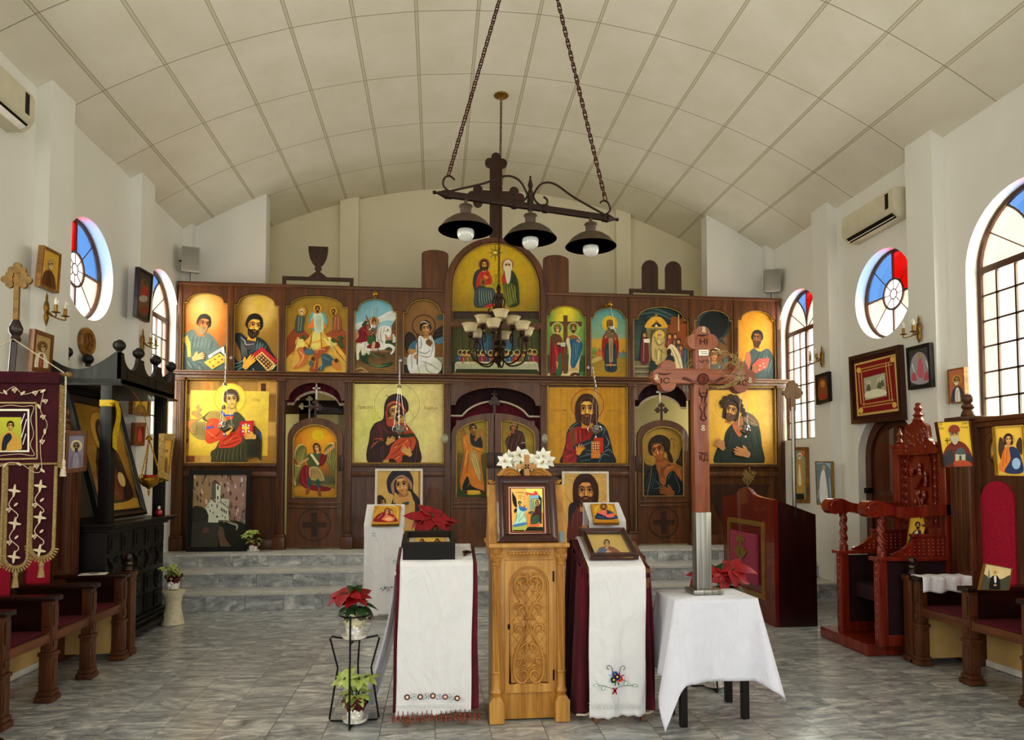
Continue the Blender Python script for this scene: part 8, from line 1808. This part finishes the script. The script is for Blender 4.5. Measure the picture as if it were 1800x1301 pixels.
P=Paint(lambda x,y:onY(x,y,yb-.003),(0,-1,0),(0,640,3.1));CR='#b5a88e';GD='#9c8a62'
for bxx in((-2,205,200,522),):P.lines([[(-300,208),(200,212)],[(196,212),(202,515)],[(-300,525),(203,515)]],9,GD,False)
P.rect(-140,245,160,480,'#d8cbb8');P.rect(-128,256,150,470,'#2c1014');P.rect(-60,290,118,466,'#a8a83c','#8a9434');P.poly([(-40,466),(0,400),(30,372),(70,372),(100,400),(112,466)],'#b08a44');P.poly([(10,466),(20,400),(50,376),(66,400),(40,440),(34,466)],'#1c2630');P.head(58,338,20,'#b08a54','#2c2018',turn=.5)
P.lines([[(140,270),(118,330)],[(150,300),(122,400)],[(146,380),(128,440)]],8,'#c8bcc4')
P.lines([[(-20,130),(20,160),(80,125),(130,165),(200,150),(240,150),(225,250),(262,330),(228,420),(225,480),(230,575),(190,590),(120,545),(40,540),(-40,590)],[(0,235),(60,225),(130,232),(188,232),(172,300),(188,380),(170,440),(190,498),(110,490),(0,500)]],3.4,CR,False)
def grape(x,y):
 for a,b in((-10,-8),(0,-9),(10,-7),(-5,0),(6,1),(0,9),(-12,-1)):P.ell(x+a,y+b,4.5,4.5,CR);P.k-=1
 P.k+=1
for x,y in((85,145),(197,160),(252,205),(240,290),(236,425),(205,560)):grape(x,y)
for x,y,ro in((35,155,50),(130,160,-40),(240,148,-30),(218,232,60),(250,368,90),(238,580,40),(110,545,30),(35,550,-40)):P.ell(x,y,16,7,CR,rot=ro)
for(xs,dx)in(((85,88,84),0),((228,226,224),1)):
 ys_=(690,868,1050)if dx==0 else(665,835,1015)
 for x,y in zip(xs,ys_):
  for ro in(0,90):P.ell(x,y,36,8,CR,rot=ro+8)
 P.lines([[(xs[0]-5,ys_[0]+30),(xs[0]-28,ys_[0]+80),(xs[0]+20,ys_[0]+130),(xs[1],ys_[1]-20)],[(xs[1]-5,ys_[1]+30),(xs[1]-28,ys_[1]+80),(xs[1]+22,ys_[1]+130),(xs[2],ys_[2]-20)]],5,CR,False)
 for k in(0,1):grape(xs[k]-28,ys_[k]+105);P.ell(xs[k]+10,ys_[k]+75,14,6,CR,rot=-40)
P.build('embroidery','cloth_thread',bn)
# stone pedestal with a plant
r=E('stone_pedestal',(-2.5,7.02,0),'small waisted cream pedestal on the floor before the left steps','pedestal');m=MB();m.lathe([(.105,.003),(.10,.02),(.075,.14),(.072,.2),(.085,.27),(.105,.30),(.105,.32),(.09,.325)],(-2.5,7.02,0),26);m.build('column',plain('cream_stone','#cfc8ae',.7,0,.15,30),r)
potted('pale_poinsettia',-2.5,7.02,.328,'pale green plant in wine wrapping on the cream pedestal','pale',31,.12,saucer=False)

# ---------------------------------------------------------------- right side furniture
wood('red_lacquer','#58170b','#8e331b','z',.22,coat=.6);plain('wine_panel','#2c0812',.8,0,.5,25);wood('lectern_red_shaded','#1c0503','#330904','z',.3,coat=.4);wood('lectern_red','#4c1008','#7a2010','z',.25,coat=.5);plain('rose_cloth','#983e58',.9,0,.25,40)
r=E('bishop_throne',(3.75,5.5,0),'carved red lacquered throne with scrolled arms on a low platform','throne')
TX,TY0,TY1=3.42,5.105,5.665
m=MB();m.box(3.37,4.12,5.20-.02,5.85,.003,.095,.005);m.build('platform','red_lacquer',r)
m=MB();m.box(4.02,4.07,TY0+.02,TY1,.095,1.66,.004);fb=((4.02,0,0),(0,1,0),(0,0,1),(-1,0,0));ym=(TY0+TY1)/2+.01
cr=[(ym-.24,1.6),(ym+.24,1.6),(ym+.21,1.68),(ym+.15,1.72),(ym+.13,1.83),(ym+.05,1.86),(ym,1.90),(ym-.05,1.86),(ym-.13,1.83),(ym-.15,1.72),(ym-.21,1.68)]
m.prism(catmull(cr,True,3),fb,.04);m.prism([arched(ym-.15,ym+.15,1.0,1.5,14),arched(ym-.135,ym+.135,1.015,1.5,14)],fb,.02);m.build('back_rest','red_lacquer',r)
m=MB();rr=random.Random(6)
for sg in(-1,1):
 for k in range(9):
  z=1.02+k*.07;c=Vector((4.008,ym+sg*.205,z));m.tube([c+Vector((0,sg*.02*math.cos(a),.03*math.sin(a)*(1-a/9)))for a in[i*.6 for i in range(9)]],.007,5)
  m.ball(c+Vector((0,-sg*.03,.03)),(.006,.012,.02),8,6)
for k in range(26):a=rr.uniform(0,6.3);m.ball((3.985,ym+.19*rr.uniform(-1,1)*(1-.3),1.6+rr.uniform(.02,.2)),(.012,.02,.025),8,6)
for k in range(22):m.ball((4.0,ym+rr.uniform(-.1,.1),rr.uniform(1.08,1.5)),(.01,rr.uniform(.01,.03),rr.uniform(.015,.05)),8,6)
m.ball((4.0,ym,1.5),(.012,.03,.035));m.tube([(4.0,ym-.06,1.42),(4.0,ym+.05,1.30),(4.0,ym-.03,1.15)],.014,6);m.build('carving','red_lacquer',r)
m=MB()
for y in(TY0,TY1):m.box(3.99,4.09,y-.03,y+.05,.095,1.66,.005);m.box(3.975,4.10,y-.04,y+.06,1.66,1.69,.005);m.lathe([(.02,0),(.028,.02),(.014,.05),(.024,.085),(.008,.12),(.012,.14),(0,.15)],(4.04,y+.01,1.69),12)
m.lathe([(.05,0),(.03,.03),(.045,.045),(.02,.07),(.034,.1),(.018,.125),(.024,.14),(0,.155)],(4.01,ym,1.88),14);m.build('back_post','red_lacquer',r)
for y in(TY0,TY1-.05):
 m=MB();m.box(TX,TX+.07,y-.02,y+.05,.095,.76,.004)
 for z in range(10):m.ball((TX-.002,y+.015,.17+z*.06),(.006,.014,.026),8,6)
 m.build('front_post','red_lacquer',r)
 m=MB();m.box(TX+.06,4.02,y,y+.03,.16,.74);m.build('side_panel','wine_panel',r)
 m=MB();m.box(TX+.06,4.02,y-.005,y+.035,.095,.18,.004);m.build('bottom_rail','red_lacquer',r);m=MB();m.box(TX-.03,4.03,y-.04,y+.07,.755,.785,.006);m.prism(catmull([(4.02,.78),(TX+.13,.785),(TX+.2,.83),(TX+.3,.9),(TX+.34,.94),(4.02,.94)],True,2),((0,y,0),(1,0,0),(0,0,1),(0,1,0)),.03);m.box(TX+.3,4.03,y-.015,y+.045,.935,.96,.005)
 for a in range(9):
  for b in range(5):m.ball((TX+.24+a*.04,y-.001,.80+b*.028),(.012,.006,.01),6,4)if .80+b*.028<.80+a*.03+.02 else None
 m.build('side_rail','red_lacquer',r)
 m=MB();K=60;vs=[]
 for j in range(K+1):
  t=j/K;z=.785+.345*t;tw=t*9
  for k in range(24):
   a=2*PI*k/24;rr_=(.026+.007*math.cos(3*(a+tw)))if .12<t<.9 else .034;vs.append((TX+.05+rr_*math.cos(a),y+.015+rr_*math.sin(a),z))
 m.add(vs,[(j*24+k,j*24+(k+1)%24,(j+1)*24+(k+1)%24,(j+1)*24+k)for j in range(K)for k in range(24)]);m.build('twisted_column','red_lacquer',r)
 m=MB();top=catmull([(TX-.10,1.20),(TX,1.225),(TX+.12,1.185),(TX+.3,1.17),(TX+.45,1.19),(4.03,1.19)],False,5);bot=catmull([(4.03,1.11),(TX+.42,1.10),(TX+.22,1.085),(TX+.1,1.11),(TX+.02,1.10),(TX-.08,1.10),(TX-.12,1.15)],False,5)
 m.prism(top+bot,((0,y-.03,0),(1,0,0),(0,0,1),(0,1,0)),.09);m.lathe([(.066,-.052),(.066,.052)],(TX-.05,y+.015,1.158),22,Matrix.Rotation(PI/2,3,'X'))
 m.tube([(TX-.05+(.06-.0075*a)*math.cos(a),y-.04,1.158+(.06-.0075*a)*math.sin(a))for a in[i*.35 for i in range(20)]],.008,6);m.build('arm_rest','red_lacquer',r)
m=MB();m.box(TX+.12,4.02,TY0+.02,TY1-.03,.40,.52,.01);m.build('seat','wine_panel',r)
plate('seat_icon','gold icon of a dark-haired saint propped on the red throne',(3.80,5.33,.53),(-.5,-1,.3),[(1600,907),(1634,907),(1620,947),(1593,962)],Z0,bust('#3a2a1c','#c8c0b0','#2a1c12','#2a1c12',None,'#a8784a'),.03,'gold_leaf',.02,bg='#c8a438')
# lectern
r=E('lectern',(3.38,6.83,0),'large red lacquered lectern with a gold-framed rose panel bearing a cross','lectern');lx=3.16
m=MB();fl=((lx,0,0),(0,1,0),(0,0,1),(1,0,0));Y0,Y1=6.25,7.41
m.prism([(Y0,.003),(Y1,.003),(Y1,1.17)]+catmull([(Y1-.05,1.20),(7.12,1.215),(7.0,1.27),(6.88,1.30),(6.78,1.285),(6.66,1.23),(6.5,1.205)],False,4)+[(Y0,1.19)],fl,.04,smooth=False);m.build('front_panel','lectern_red',r)
m=MB();m.prism([(lx+.04,.003),(3.575,.003),(3.575,1.05),(lx+.04,1.185)],((0,Y0,0),(1,0,0),(0,0,1),(0,1,0)),.03);m.build('side_panel','lectern_red_shaded',r);m=MB();m.prism([(lx+.04,.003),(3.575,.003),(3.575,1.05),(lx+.04,1.185)],((0,Y1-.03,0),(1,0,0),(0,0,1),(0,1,0)),.03);m.build('side_panel','lectern_red_shaded',r)  # sides painted darker than the front to carry their shade
m=MB();m.obox(((lx+3.575)/2+.02,(Y0+Y1)/2,1.10),((.19,0,-.06),(0,.55,0),(0.004,0,.01)));m.build('book_board','lectern_red',r)
fl2=((lx,0,0),(0,1,0),(0,0,1),(-1,0,0));m=MB();m.prism([[(6.44,.22),(7.28,.22),(7.28,.97),(6.44,.97)],[(6.49,.27),(7.23,.27),(7.23,.92),(6.49,.92)]],fl2,.014);m.build('gold_moulding',plain('gold_paint','#94783a',.4,.5,.2,20),r)
m=MB();m.prism([(6.58,.34),(7.18,.34),(7.18,.84),(6.58,.84)],fl2,.03);rp=m.build('cloth_panel','rose_cloth',r)
m=MB();budded_cross(m,6.90,.37,.17,.45,.27,.032,.042,((lx-.03,0,0),(0,1,0),(0,0,1),(-1,0,0)),.012,1.7);m.build('gold_cross','gold_paint',rp)
m=MB();rr=random.Random(9);c=Vector((3.20,6.88,1.302))
for i in range(26):d=Vector((rr.uniform(-.04,.04),rr.uniform(-.1,.1),rr.uniform(.06,.2)));m.tube([c,c+d*.5+Vector((0,0,.02)),c+d],.003,4);[m.ball(c+d*rr.uniform(.4,1)+Vector((0,rr.uniform(-.02,.02),0)),(.007,.007,.011),6,4)for _ in range(3)]
T(m.build('dried_flowers',plain('dried_bloom','#8a7440',.8,0,.4,60),o=c),'bunch of dried ochre flowers standing on the lectern peak','flowers')
# processional cross
cx_=3.932;r=E('processional_cross',(cx_,7.3,0),'flat wooden trefoil cross on a thin steel pole behind the lectern','cross');m=MB();m.tube([(cx_,7.3,.02),(cx_,7.3,2.18)],.022,12);m.lathe([(.16,.003),(.16,.02),(.03,.05)],(cx_,7.3,0),20);m.build('pole','steel_brushed',r)
m=MB();budded_cross(m,cx_,2.14,.235,.34,.195,.055,.046,((0,7.32,0),(1,0,0),(0,0,1),(0,-1,0)),.03);m.build('cross_head',plain('pale_wood','#8a6f54',.6,0,.15,20),r)
# ---------------------------------------------------------------- hanging lights and wall fittings
plain('rust_iron','#35241b',.55,.5,.35,40);plain('rust_chain','#4a2416',.7,.4,.35,60);plain('shade_outer','#5a4c3c',.6,.3,.2,20);plain('shade_inner','#1a1817',.3,.6,.2,20);plain('opal_glass','#dcdcd4',.12,0,.03,5,coat=.6);plain('bronze_dark','#3a271b',.45,.6,.25,30);plain('alabaster','#d3c39c',.4,0,.15,12,coat=.3);plain('silver','#b6b4b0',.22,.9,.2,60);plain('brass','#a8822c',.28,.85,.25,40);plain('plaque_brass','#8a6a30',.35,.8,.25,40);plain('pale_case','#cfc9b2',.45,0,.05,10);plain('grey_case','#9d9a90',.6,0,.06,20);plain('clear_bulb','#cfcabc',.08,0,.05,10,coat=.8)
def chain(m,a,b,L=.055,r=.0042,w=.014):
 a,b=Vector(a),Vector(b);d=b-a;n=max(1,int(d.length/(L*.78)));u=d.normalized();s=u.orthogonal().normalized();t=u.cross(s)
 for i in range(n):
  c=a+d*((i+.5)/n);p=s if i%2 else t;h=L/2-w*.5
  m.tube([c+u*(h if math.sin(k)>0 else -h)*(1 if abs(math.sin(k))>.01 else 0)+u*w*math.sin(k)+p*w*math.cos(k)for k in[j*PI/4+PI/8 for j in range(8)]],r,5,True)
# three-lamp bar
A,B=onY(757,345,4.8),onY(1090,380,5.18);zL=(A.z+B.z)/2;A.z=B.z=zL;u=(B-A).normalized();Lb=(B-A).length;at=lambda t,dz=0:A+u*(Lb*t)+Vector((0,0,dz));sd=Vector((-u.y,u.x,0))
r=E('pendant_lamp',at(.5,-.3),'rusty iron bar lamp with three domed shades hanging on two chains','lamp')
m=MB();m.obox(at(.5),(u*(Lb*.42),sd*.016,Vector((0,0,.022))),.004)
for t in(.09,.42,.58,.91):m.obox(at(t),(u*.02,sd*.02,Vector((0,0,.027))),.004)
RM=Matrix((u,sd,Vector((0,0,1)))).transposed()
for sg,t0 in((-1,.085),(1,.915)):m.lathe([(.012,0),(.036,.012),(.02,.05),(.008,.085),(.014,.098),(.012,.11),(0,.116)],at(t0),10,RM@Matrix.Rotation(sg*PI/2,3,'Y'))
m.lathe([(.02,-.03),(.024,.04),(.018,.09),(.024,.1),(.012,.13),(.02,.16),(.006,.21),(.009,.225),(0,.235)],at(.5),12);m.build('bar','rust_iron',r)
m=MB()
for sg in(-1,1):
 P3=catmull([(.5+sg*.40,.03),(.5+sg*.24,.12),(.5+sg*.13,.20),(.5+sg*.06,.185),(.5+sg*.02,.10),(.5+sg*.022,.0+.06),(.5+sg*.05,.025),(.5+sg*.085,.035),(.5+sg*.09,.07),(.5+sg*.07,.09)],False,6);m.tube([at(p[0],p[1])for p in P3],.008,8)
 P3=catmull([(.5+sg*.41,.02),(.5+sg*.44,.06),(.5+sg*.435,.11),(.5+sg*.415,.135),(.5+sg*.395,.125),(.5+sg*.385,.11)],False,6);m.tube([at(p[0],p[1])for p in P3],.007,8)
m.build('scroll','rust_iron',r)
hook=onY(934,-250,5.0);hook.z=zceil(hook.x)-.01
for t in(.085,.915):m=MB();chain(m,at(t,.14),hook,.058,.0045,.0135);m.build('chain','rust_chain',r,recalc=False)
m=MB();m.lathe([(.05,0),(.045,-.02),(.012,-.035)],(hook.x,hook.y,hook.z+.01),16);m.build('ceiling_hook','rust_iron',r)
for t in(.17,.5,.83):
 c=at(t);m=MB();m.lathe([(.013,-.02),(.013,-.055),(.045,-.06),(.05,-.068),(.045,-.076),(.04,-.08),(.038,-.13),(.05,-.135),(.10,-.15),(.15,-.185),(.19,-.235),(.195,-.24)],c,32);sh=m.build('shade','shade_outer',r,angle=50)
 m=MB();m.lathe([(.193,-.24),(.187,-.235),(.147,-.19),(.098,-.156),(.03,-.14)],c,32);m.build('shade_lining','shade_inner',sh)
 m=MB();m.lathe([(.03,-.14),(.034,-.2),(.032,-.22)],c,18);m.ball(c+Vector((0,0,-.262)),.062,22,16);m.build('bulb','opal_glass',sh)
# chandelier
ch=onceil_=Vector((.726,7.83,zceil(.726)-.012));cz=lambda py:onY(878,py,7.83).z
r=E('chandelier',(.72,7.83,cz(645)),'bronze chandelier with two tiers of cream glass bowls before the middle icons','chandelier')
m=MB();m.lathe([(.085,.01),(.08,-.01),(.05,-.03),(.02,-.045),(.012,-.06)],ch,12)
for a in range(12):m.ball(ch+Vector((.07*math.cos(a*PI/6),.07*math.sin(a*PI/6),-.008)),(.018,.018,.012),8,6)
m.build('ceiling_rose','plaque_brass',r)
cx_,cy_=.70,7.83;m=MB();chain(m,(.726,7.83,ch.z-.06),(cx_,cy_,cz(500)),.05,.004,.012);m.build('chain','rust_chain',r,recalc=False)
m=MB();z0=cz(500);z1=cz(648);H=z0-z1
m.lathe([(0,z1),(.012,z1+.02*H),(.03,z1+.09*H),(.045,z1+.12*H),(.02,z1+.15*H),(.022,z1+.2*H),(.07,z1+.235*H),(.075,z1+.26*H),(.06,z1+.28*H),(.075,z1+.30*H),(.03,z1+.33*H),(.022,z1+.5*H),(.018,z1+.72*H),(.05,z1+.86*H),(.055,z1+.88*H),(.02,z1+.9*H),(.028,z1+.95*H),(.012,z1+H)],(cx_,cy_,0),18)
for a in range(6):
 ca,sa=math.cos(a*PI/3),math.sin(a*PI/3);P3=catmull([(.04,.86),(.07,.80),(.06,.72),(.1,.64),(.12,.68),(.1,.71)],False,5);m.tube([(cx_+p[0]*ca,cy_+p[0]*sa,z1+p[1]*H)for p in P3],.008,6)
m.build('stem','bronze_dark',r)
def bowl(x,y,z,s):
 m=MB();m.lathe([(.03*s,0),(.06*s,.012*s),(.075*s,.05*s),(.082*s,.075*s),(.10*s,.098*s),(.096*s,.1*s),(.078*s,.078*s),(.07*s,.05*s),(.05*s,.018*s),(0,.012*s)],(x,y,z),22);return m.build('glass_bowl','alabaster',r)
for n_,R_,zz,zs,off in((6,.34,.40,.14,.26),(3,.20,.54,.24,.55)):
 for k in range(n_):
  a=2*PI*k/n_+off;ca,sa=math.cos(a),math.sin(a);m=MB()
  P3=catmull([(.03,zs),(.12*R_/.3,zs-.1),(.26*R_/.3,zs-.05),(R_*1.02,zs+.1),(R_*.96,zs+.2),(R_*.84,zs+.16),(R_*.88,zs+.08)],False,5);m.tube([(cx_+p[0]*ca,cy_+p[0]*sa,z1+p[1]*H)for p in P3],.0095,7)
  m.tube([(cx_+R_*1.0*ca,cy_+R_*1.0*sa,z1+(zs+.14)*H),(cx_+R_*ca,cy_+R_*sa,z1+zz*H-.05)],.009,6);m.lathe([(.014,-.06),(.03,-.045),(.034,-.02),(.03,.004)],(cx_+R_*ca,cy_+R_*sa,z1+zz*H),12);m.build('arm','bronze_dark',r)
  bowl(cx_+R_*ca,cy_+R_*sa,z1+zz*H,1.0)
# hanging vigil lamps
def vigil(px,py,Y,top,label,s=1.0,knob=None,group='silver vigil lamps before the screen',mat='silver',cup=None,wires=False,capz=None):
 c=onY(px,py,Y);r=E('vigil_lamp',c-Vector((0,0,.1*s)),label,'vigil lamp',group);m=MB()
 m.lathe([(0,-.10),(.012,-.095),(.014,-.08),(.006,-.065),(.02,-.05),(.05,-.035),(.075,-.01),(.078,.0),(.06,.012),(.05,.016)],c,20)
 for a in range(3):
  t=a*2*PI/3+.5;q=c+Vector((.075*math.cos(t),.075*math.sin(t),.005));m.tube([q+Vector((.03*math.cos(t)*math.sin(k),.03*math.sin(t)*math.sin(k),.035*(1-math.cos(k))-.02))for k in[i*.7 for i in range(8)]],.007,5)
 m.v=[c+(v-c)*s for v in m.v];m.build('lamp_bowl',mat,r)
 m=MB();m.lathe([(.04,.0),(.044,.03),(.05,.07),(.046,.072),(.038,.03)],c,18);m.v=[c+(v-c)*s for v in m.v];m.build('glass_cup',cup or mat,r)
 T_=onY(top[0],top[1],Y);cap=T_ if capz is None else onY(px,capz,Y);m=MB()
 for a in range(3):t=a*2*PI/3+.5;q=c+Vector((.085*math.cos(t),.085*math.sin(t),.03))*s;(m.tube([q,cap+Vector((.012*math.cos(t),.012*math.sin(t),0))],.0018,4)if wires else chain(m,q,cap,.02,.0018,.005))
 m.lathe([(.03,-.012),(.022,.01),(.006,.03)],cap,12)
 if capz is not None:chain(m,cap+Vector((0,0,.03)),T_,.035,.0035,.009)
 m.build('lamp_chain',mat,r,recalc=False)
 m=MB();W=Vector((T_.x,D-.02,T_.z+.03));m.tube([T_,T_+Vector((0,.02,.04)),W],.006,6);m.lathe([(.02,0),(.02,.012)],(W.x,W.y,W.z),10,Matrix.Rotation(PI/2,3,'X'))
 if knob:m.ball(T_,.036,14,10)
 m.build('wall_hook',mat if not knob else 'brass',r);return r
vigil(395,752,8.86,(396,627),'silver vigil lamp before the saint in red at the left end of the screen',1.0,wires=True,capz=676)
vigil(702,757,8.86,(702,632),'silver vigil lamp before the dark-veiled mother',1.0,wires=True,capz=680)
vigil(1047,757,8.86,(1041,645),'silver vigil lamp before the man in red and dark blue',1.0,wires=True,capz=684)
vigil(1310,757,8.86,(1306,655),'silver vigil lamp before the bowing man in dark green',1.0,wires=True)
vigil(656,578,8.92,(660,517),'small vigil lamp on thin wires before the white horse',.62,True,wires=True,cup='opal_glass')
vigil(1076,580,8.92,(1072,535),'small vigil lamp on thin wires before the bishop in red and navy',.62,True,wires=True,cup='opal_glass')
c=onX(262,845,-2.45);r=E('hanging_lamp',c-Vector((0,0,.14)),'brass hanging lamp with a red glass cup beside the black shrine','lamp');m=MB()
m.lathe([(0,-.14),(.006,-.12),(.01,-.09),(.008,-.075),(.02,-.06),(.05,-.045),(.075,-.02),(.08,.005),(.07,.02),(.072,.026)],c,20)
for a in range(3):t=a*2*PI/3+.2;q=c+Vector((.08*math.cos(t),.08*math.sin(t),.01));m.tube([q+Vector((.03*math.cos(t)*math.sin(k),.03*math.sin(t)*math.sin(k),.03*(1-math.cos(k))-.02))for k in[i*.7 for i in range(8)]],.007,5)
m.build('lamp_bowl','brass',r);m=MB();m.lathe([(.045,.015),(.05,.05),(.047,.05),(.04,.02)],c,18);m.build('glass_cup','red_glass',r);m=MB();tp=c+Vector((.0,-.02,.36))
for a in range(3):t=a*2*PI/3+.2;chain(m,c+Vector((.09*math.cos(t),.09*math.sin(t),.03)),tp,.022,.002,.006)
m.lathe([(.03,-.01),(.02,.012),(.006,.03)],tp,12);m.tube([tp+Vector((0,0,.03)),tp+Vector((-.06,-.02,.30)),Vector((-2.63,c.y,2.18))],.003,5);m.build('lamp_chain','brass',r,recalc=False)
# wall sconces with two candle bulbs
def sconce(px,py,X,d,label):
 c=onX(px,py,X);r=E('wall_sconce',c-Vector((0,0,.12)),label,'wall lamp','brass wall lamps');m=MB();m.lathe([(.004,-.13),(.018,-.10),(.03,-.06),(.022,-.02),(.034,.01),(.028,.05),(.012,.08),(.016,.10),(.003,.14)],c+Vector((d*.012,0,0)),12,None,0,(.5,1));m.build('back_plate','plaque_brass',r)
 for sg in(-1,1):
  e=c+Vector((d*.12,sg*.07,-.035));m=MB();m.tube(catmull([c+Vector((d*.02,0,0)),c+Vector((d*.06,sg*.03,-.05)),e+Vector((0,0,-.03)),e],False,5),.006,6);m.lathe([(.01,-.005),(.032,.002),(.03,.006),(.013,.008),(.013,.06),(.015,.062)],e,14);m.build('arm','plaque_brass',r);m=MB();m.lathe([(.012,.062),(.017,.08),(.014,.1),(.004,.125),(0,.128)],e,12);m.build('bulb','clear_bulb',r)
sconce(79,545,XL+.135,1,'brass two-light wall lamp below the monk icon on the left pilaster');sconce(249,600,XL+.135,1,'brass two-light wall lamp beside the far left window')
sconce(1617,580,XR-.135,-1,'brass two-light wall lamp right of the round window on the right');sconce(1446,628,XR-.135,-1,'brass two-light wall lamp beside the far right window')
# carved disc, speakers, air conditioners
c=onX(149,601,XL+.004);r=E('carved_disc',c-Vector((0,0,.13)),'round carved wooden disc with a cross on the left wall','wall carving');m=MB();m.lathe([(.13,0),(.135,.03),(.12,.045),(.1,.035),(0,.033)],c,30,Matrix.Rotation(PI/2,3,'Y'));dk=m.build('disc','panel_wood',r);m=MB();Q=((c.x+.034,0,0),(0,1,0),(0,0,1),(1,0,0))
for k in range(4):a=k*PI/2;m.prism([(c.y+.01*math.cos(a),c.z+.01*math.sin(a)),(c.y+.075*math.cos(a-.4),c.z+.075*math.sin(a-.4)),(c.y+.075*math.cos(a+.4),c.z+.075*math.sin(a+.4))],Q,.008)
m.tube([(c.x+.036,c.y+.085*math.cos(a),c.z+.085*math.sin(a))for a in[i*PI/15 for i in range(30)]],.005,5,True);m.build('carved_cross','stand_timber',dk)
def speaker(px,py,sg,label):
 c=onY(px,py,9.1);r=E('wall_speaker',c-Vector((0,0,.16)),label,'loudspeaker');f=Vector((sg*-.35,-1,-.15)).normalized();s=f.cross(Vector((0,0,1))).normalized();t=s.cross(f);m=MB();m.obox(c,(s*.105,f*.08,t*.155),.015);m.build('cabinet','grey_case',r);m=MB();m.obox(c+f*.079,(s*.09,f*.005,t*.14),.004);m.ball(c+f*.085-t*.1,.007,8,6);m.build('grille',plain('grille_grey','#8e8b83',.8,0,.1,200),r)
 m=MB();m.tube([c-f*.07,Vector((XL+.01 if sg<0 else XR-.01,c.y+.12,c.z+.02))],.012,6);m.tube([c-t*.15-f*.05,c-t*.2-f*.07,c-t*.35-f*.08],.004,5);m.build('bracket','black_iron',r)
speaker(335,457,-1,'grey wall loudspeaker in the left corner above the screen');speaker(1357,494,1,'grey wall loudspeaker in the right corner above the screen')
def aircon(X,sg,y0,y1,z0,label):
 r=E('air_conditioner',(X,(y0+y1)/2,z0),label,'air conditioner');Q=((X,y0,0),(-sg,0,0),(0,0,1),(0,1,0));h=.30
 m=MB();m.prism([(.002,z0),(.12,z0),(.17,z0+.04),(.2,z0+.09),(.2,z0+h-.04),(.18,z0+h),(.002,z0+h)],Q,y1-y0,smooth=False);m.build('casing','pale_case',r)
 m=MB();Q2=lambda a,b:Vector((X-sg*a,0,b));m.add([(X-sg*.125,y0+.05,z0+.002),(X-sg*.125,y1-.05,z0+.002),(X-sg*.178,y1-.05,z0+.045),(X-sg*.178,y0+.05,z0+.045)],[(0,1,2,3)],0,False);m.v=[v+Vector((-sg*.004,0,-.004))for v in m.v];m.build('air_outlet','shade_inner',r,recalc=False)
 m=MB();m.obox((X-sg*.15,(y0+y1)/2,z0+.012),((.02,0,.014),(0,(y1-y0)/2-.06,0),(.002,0,-.003)));m.build('louvre','white_plastic',r)
 e=y0 if sg>0 else y1;m=MB();ya=y0+.10 if sg>0 else y1-.10;m.box(X-sg*.2-.003,X-sg*.2+.003,ya-.025,ya+.025,z0+.1,z0+.26);m.build('display_strip','shade_inner',r)
 m=MB();m.tube([(X-sg*.03,e,z0+.06),(X-sg*.03,e+(-.06 if sg>0 else .06),z0+.06),(X-sg*.015,e+(-.06 if sg>0 else .06),z0+.3)],.008,6);m.build('pipe','white_plastic',r)
aircon(XR,1,6.45,7.34,4.05,'white wall air conditioner over the round window on the right');aircon(XL,-1,4.45,5.62,4.06,'white wall air conditioner at the top left edge of the nave')
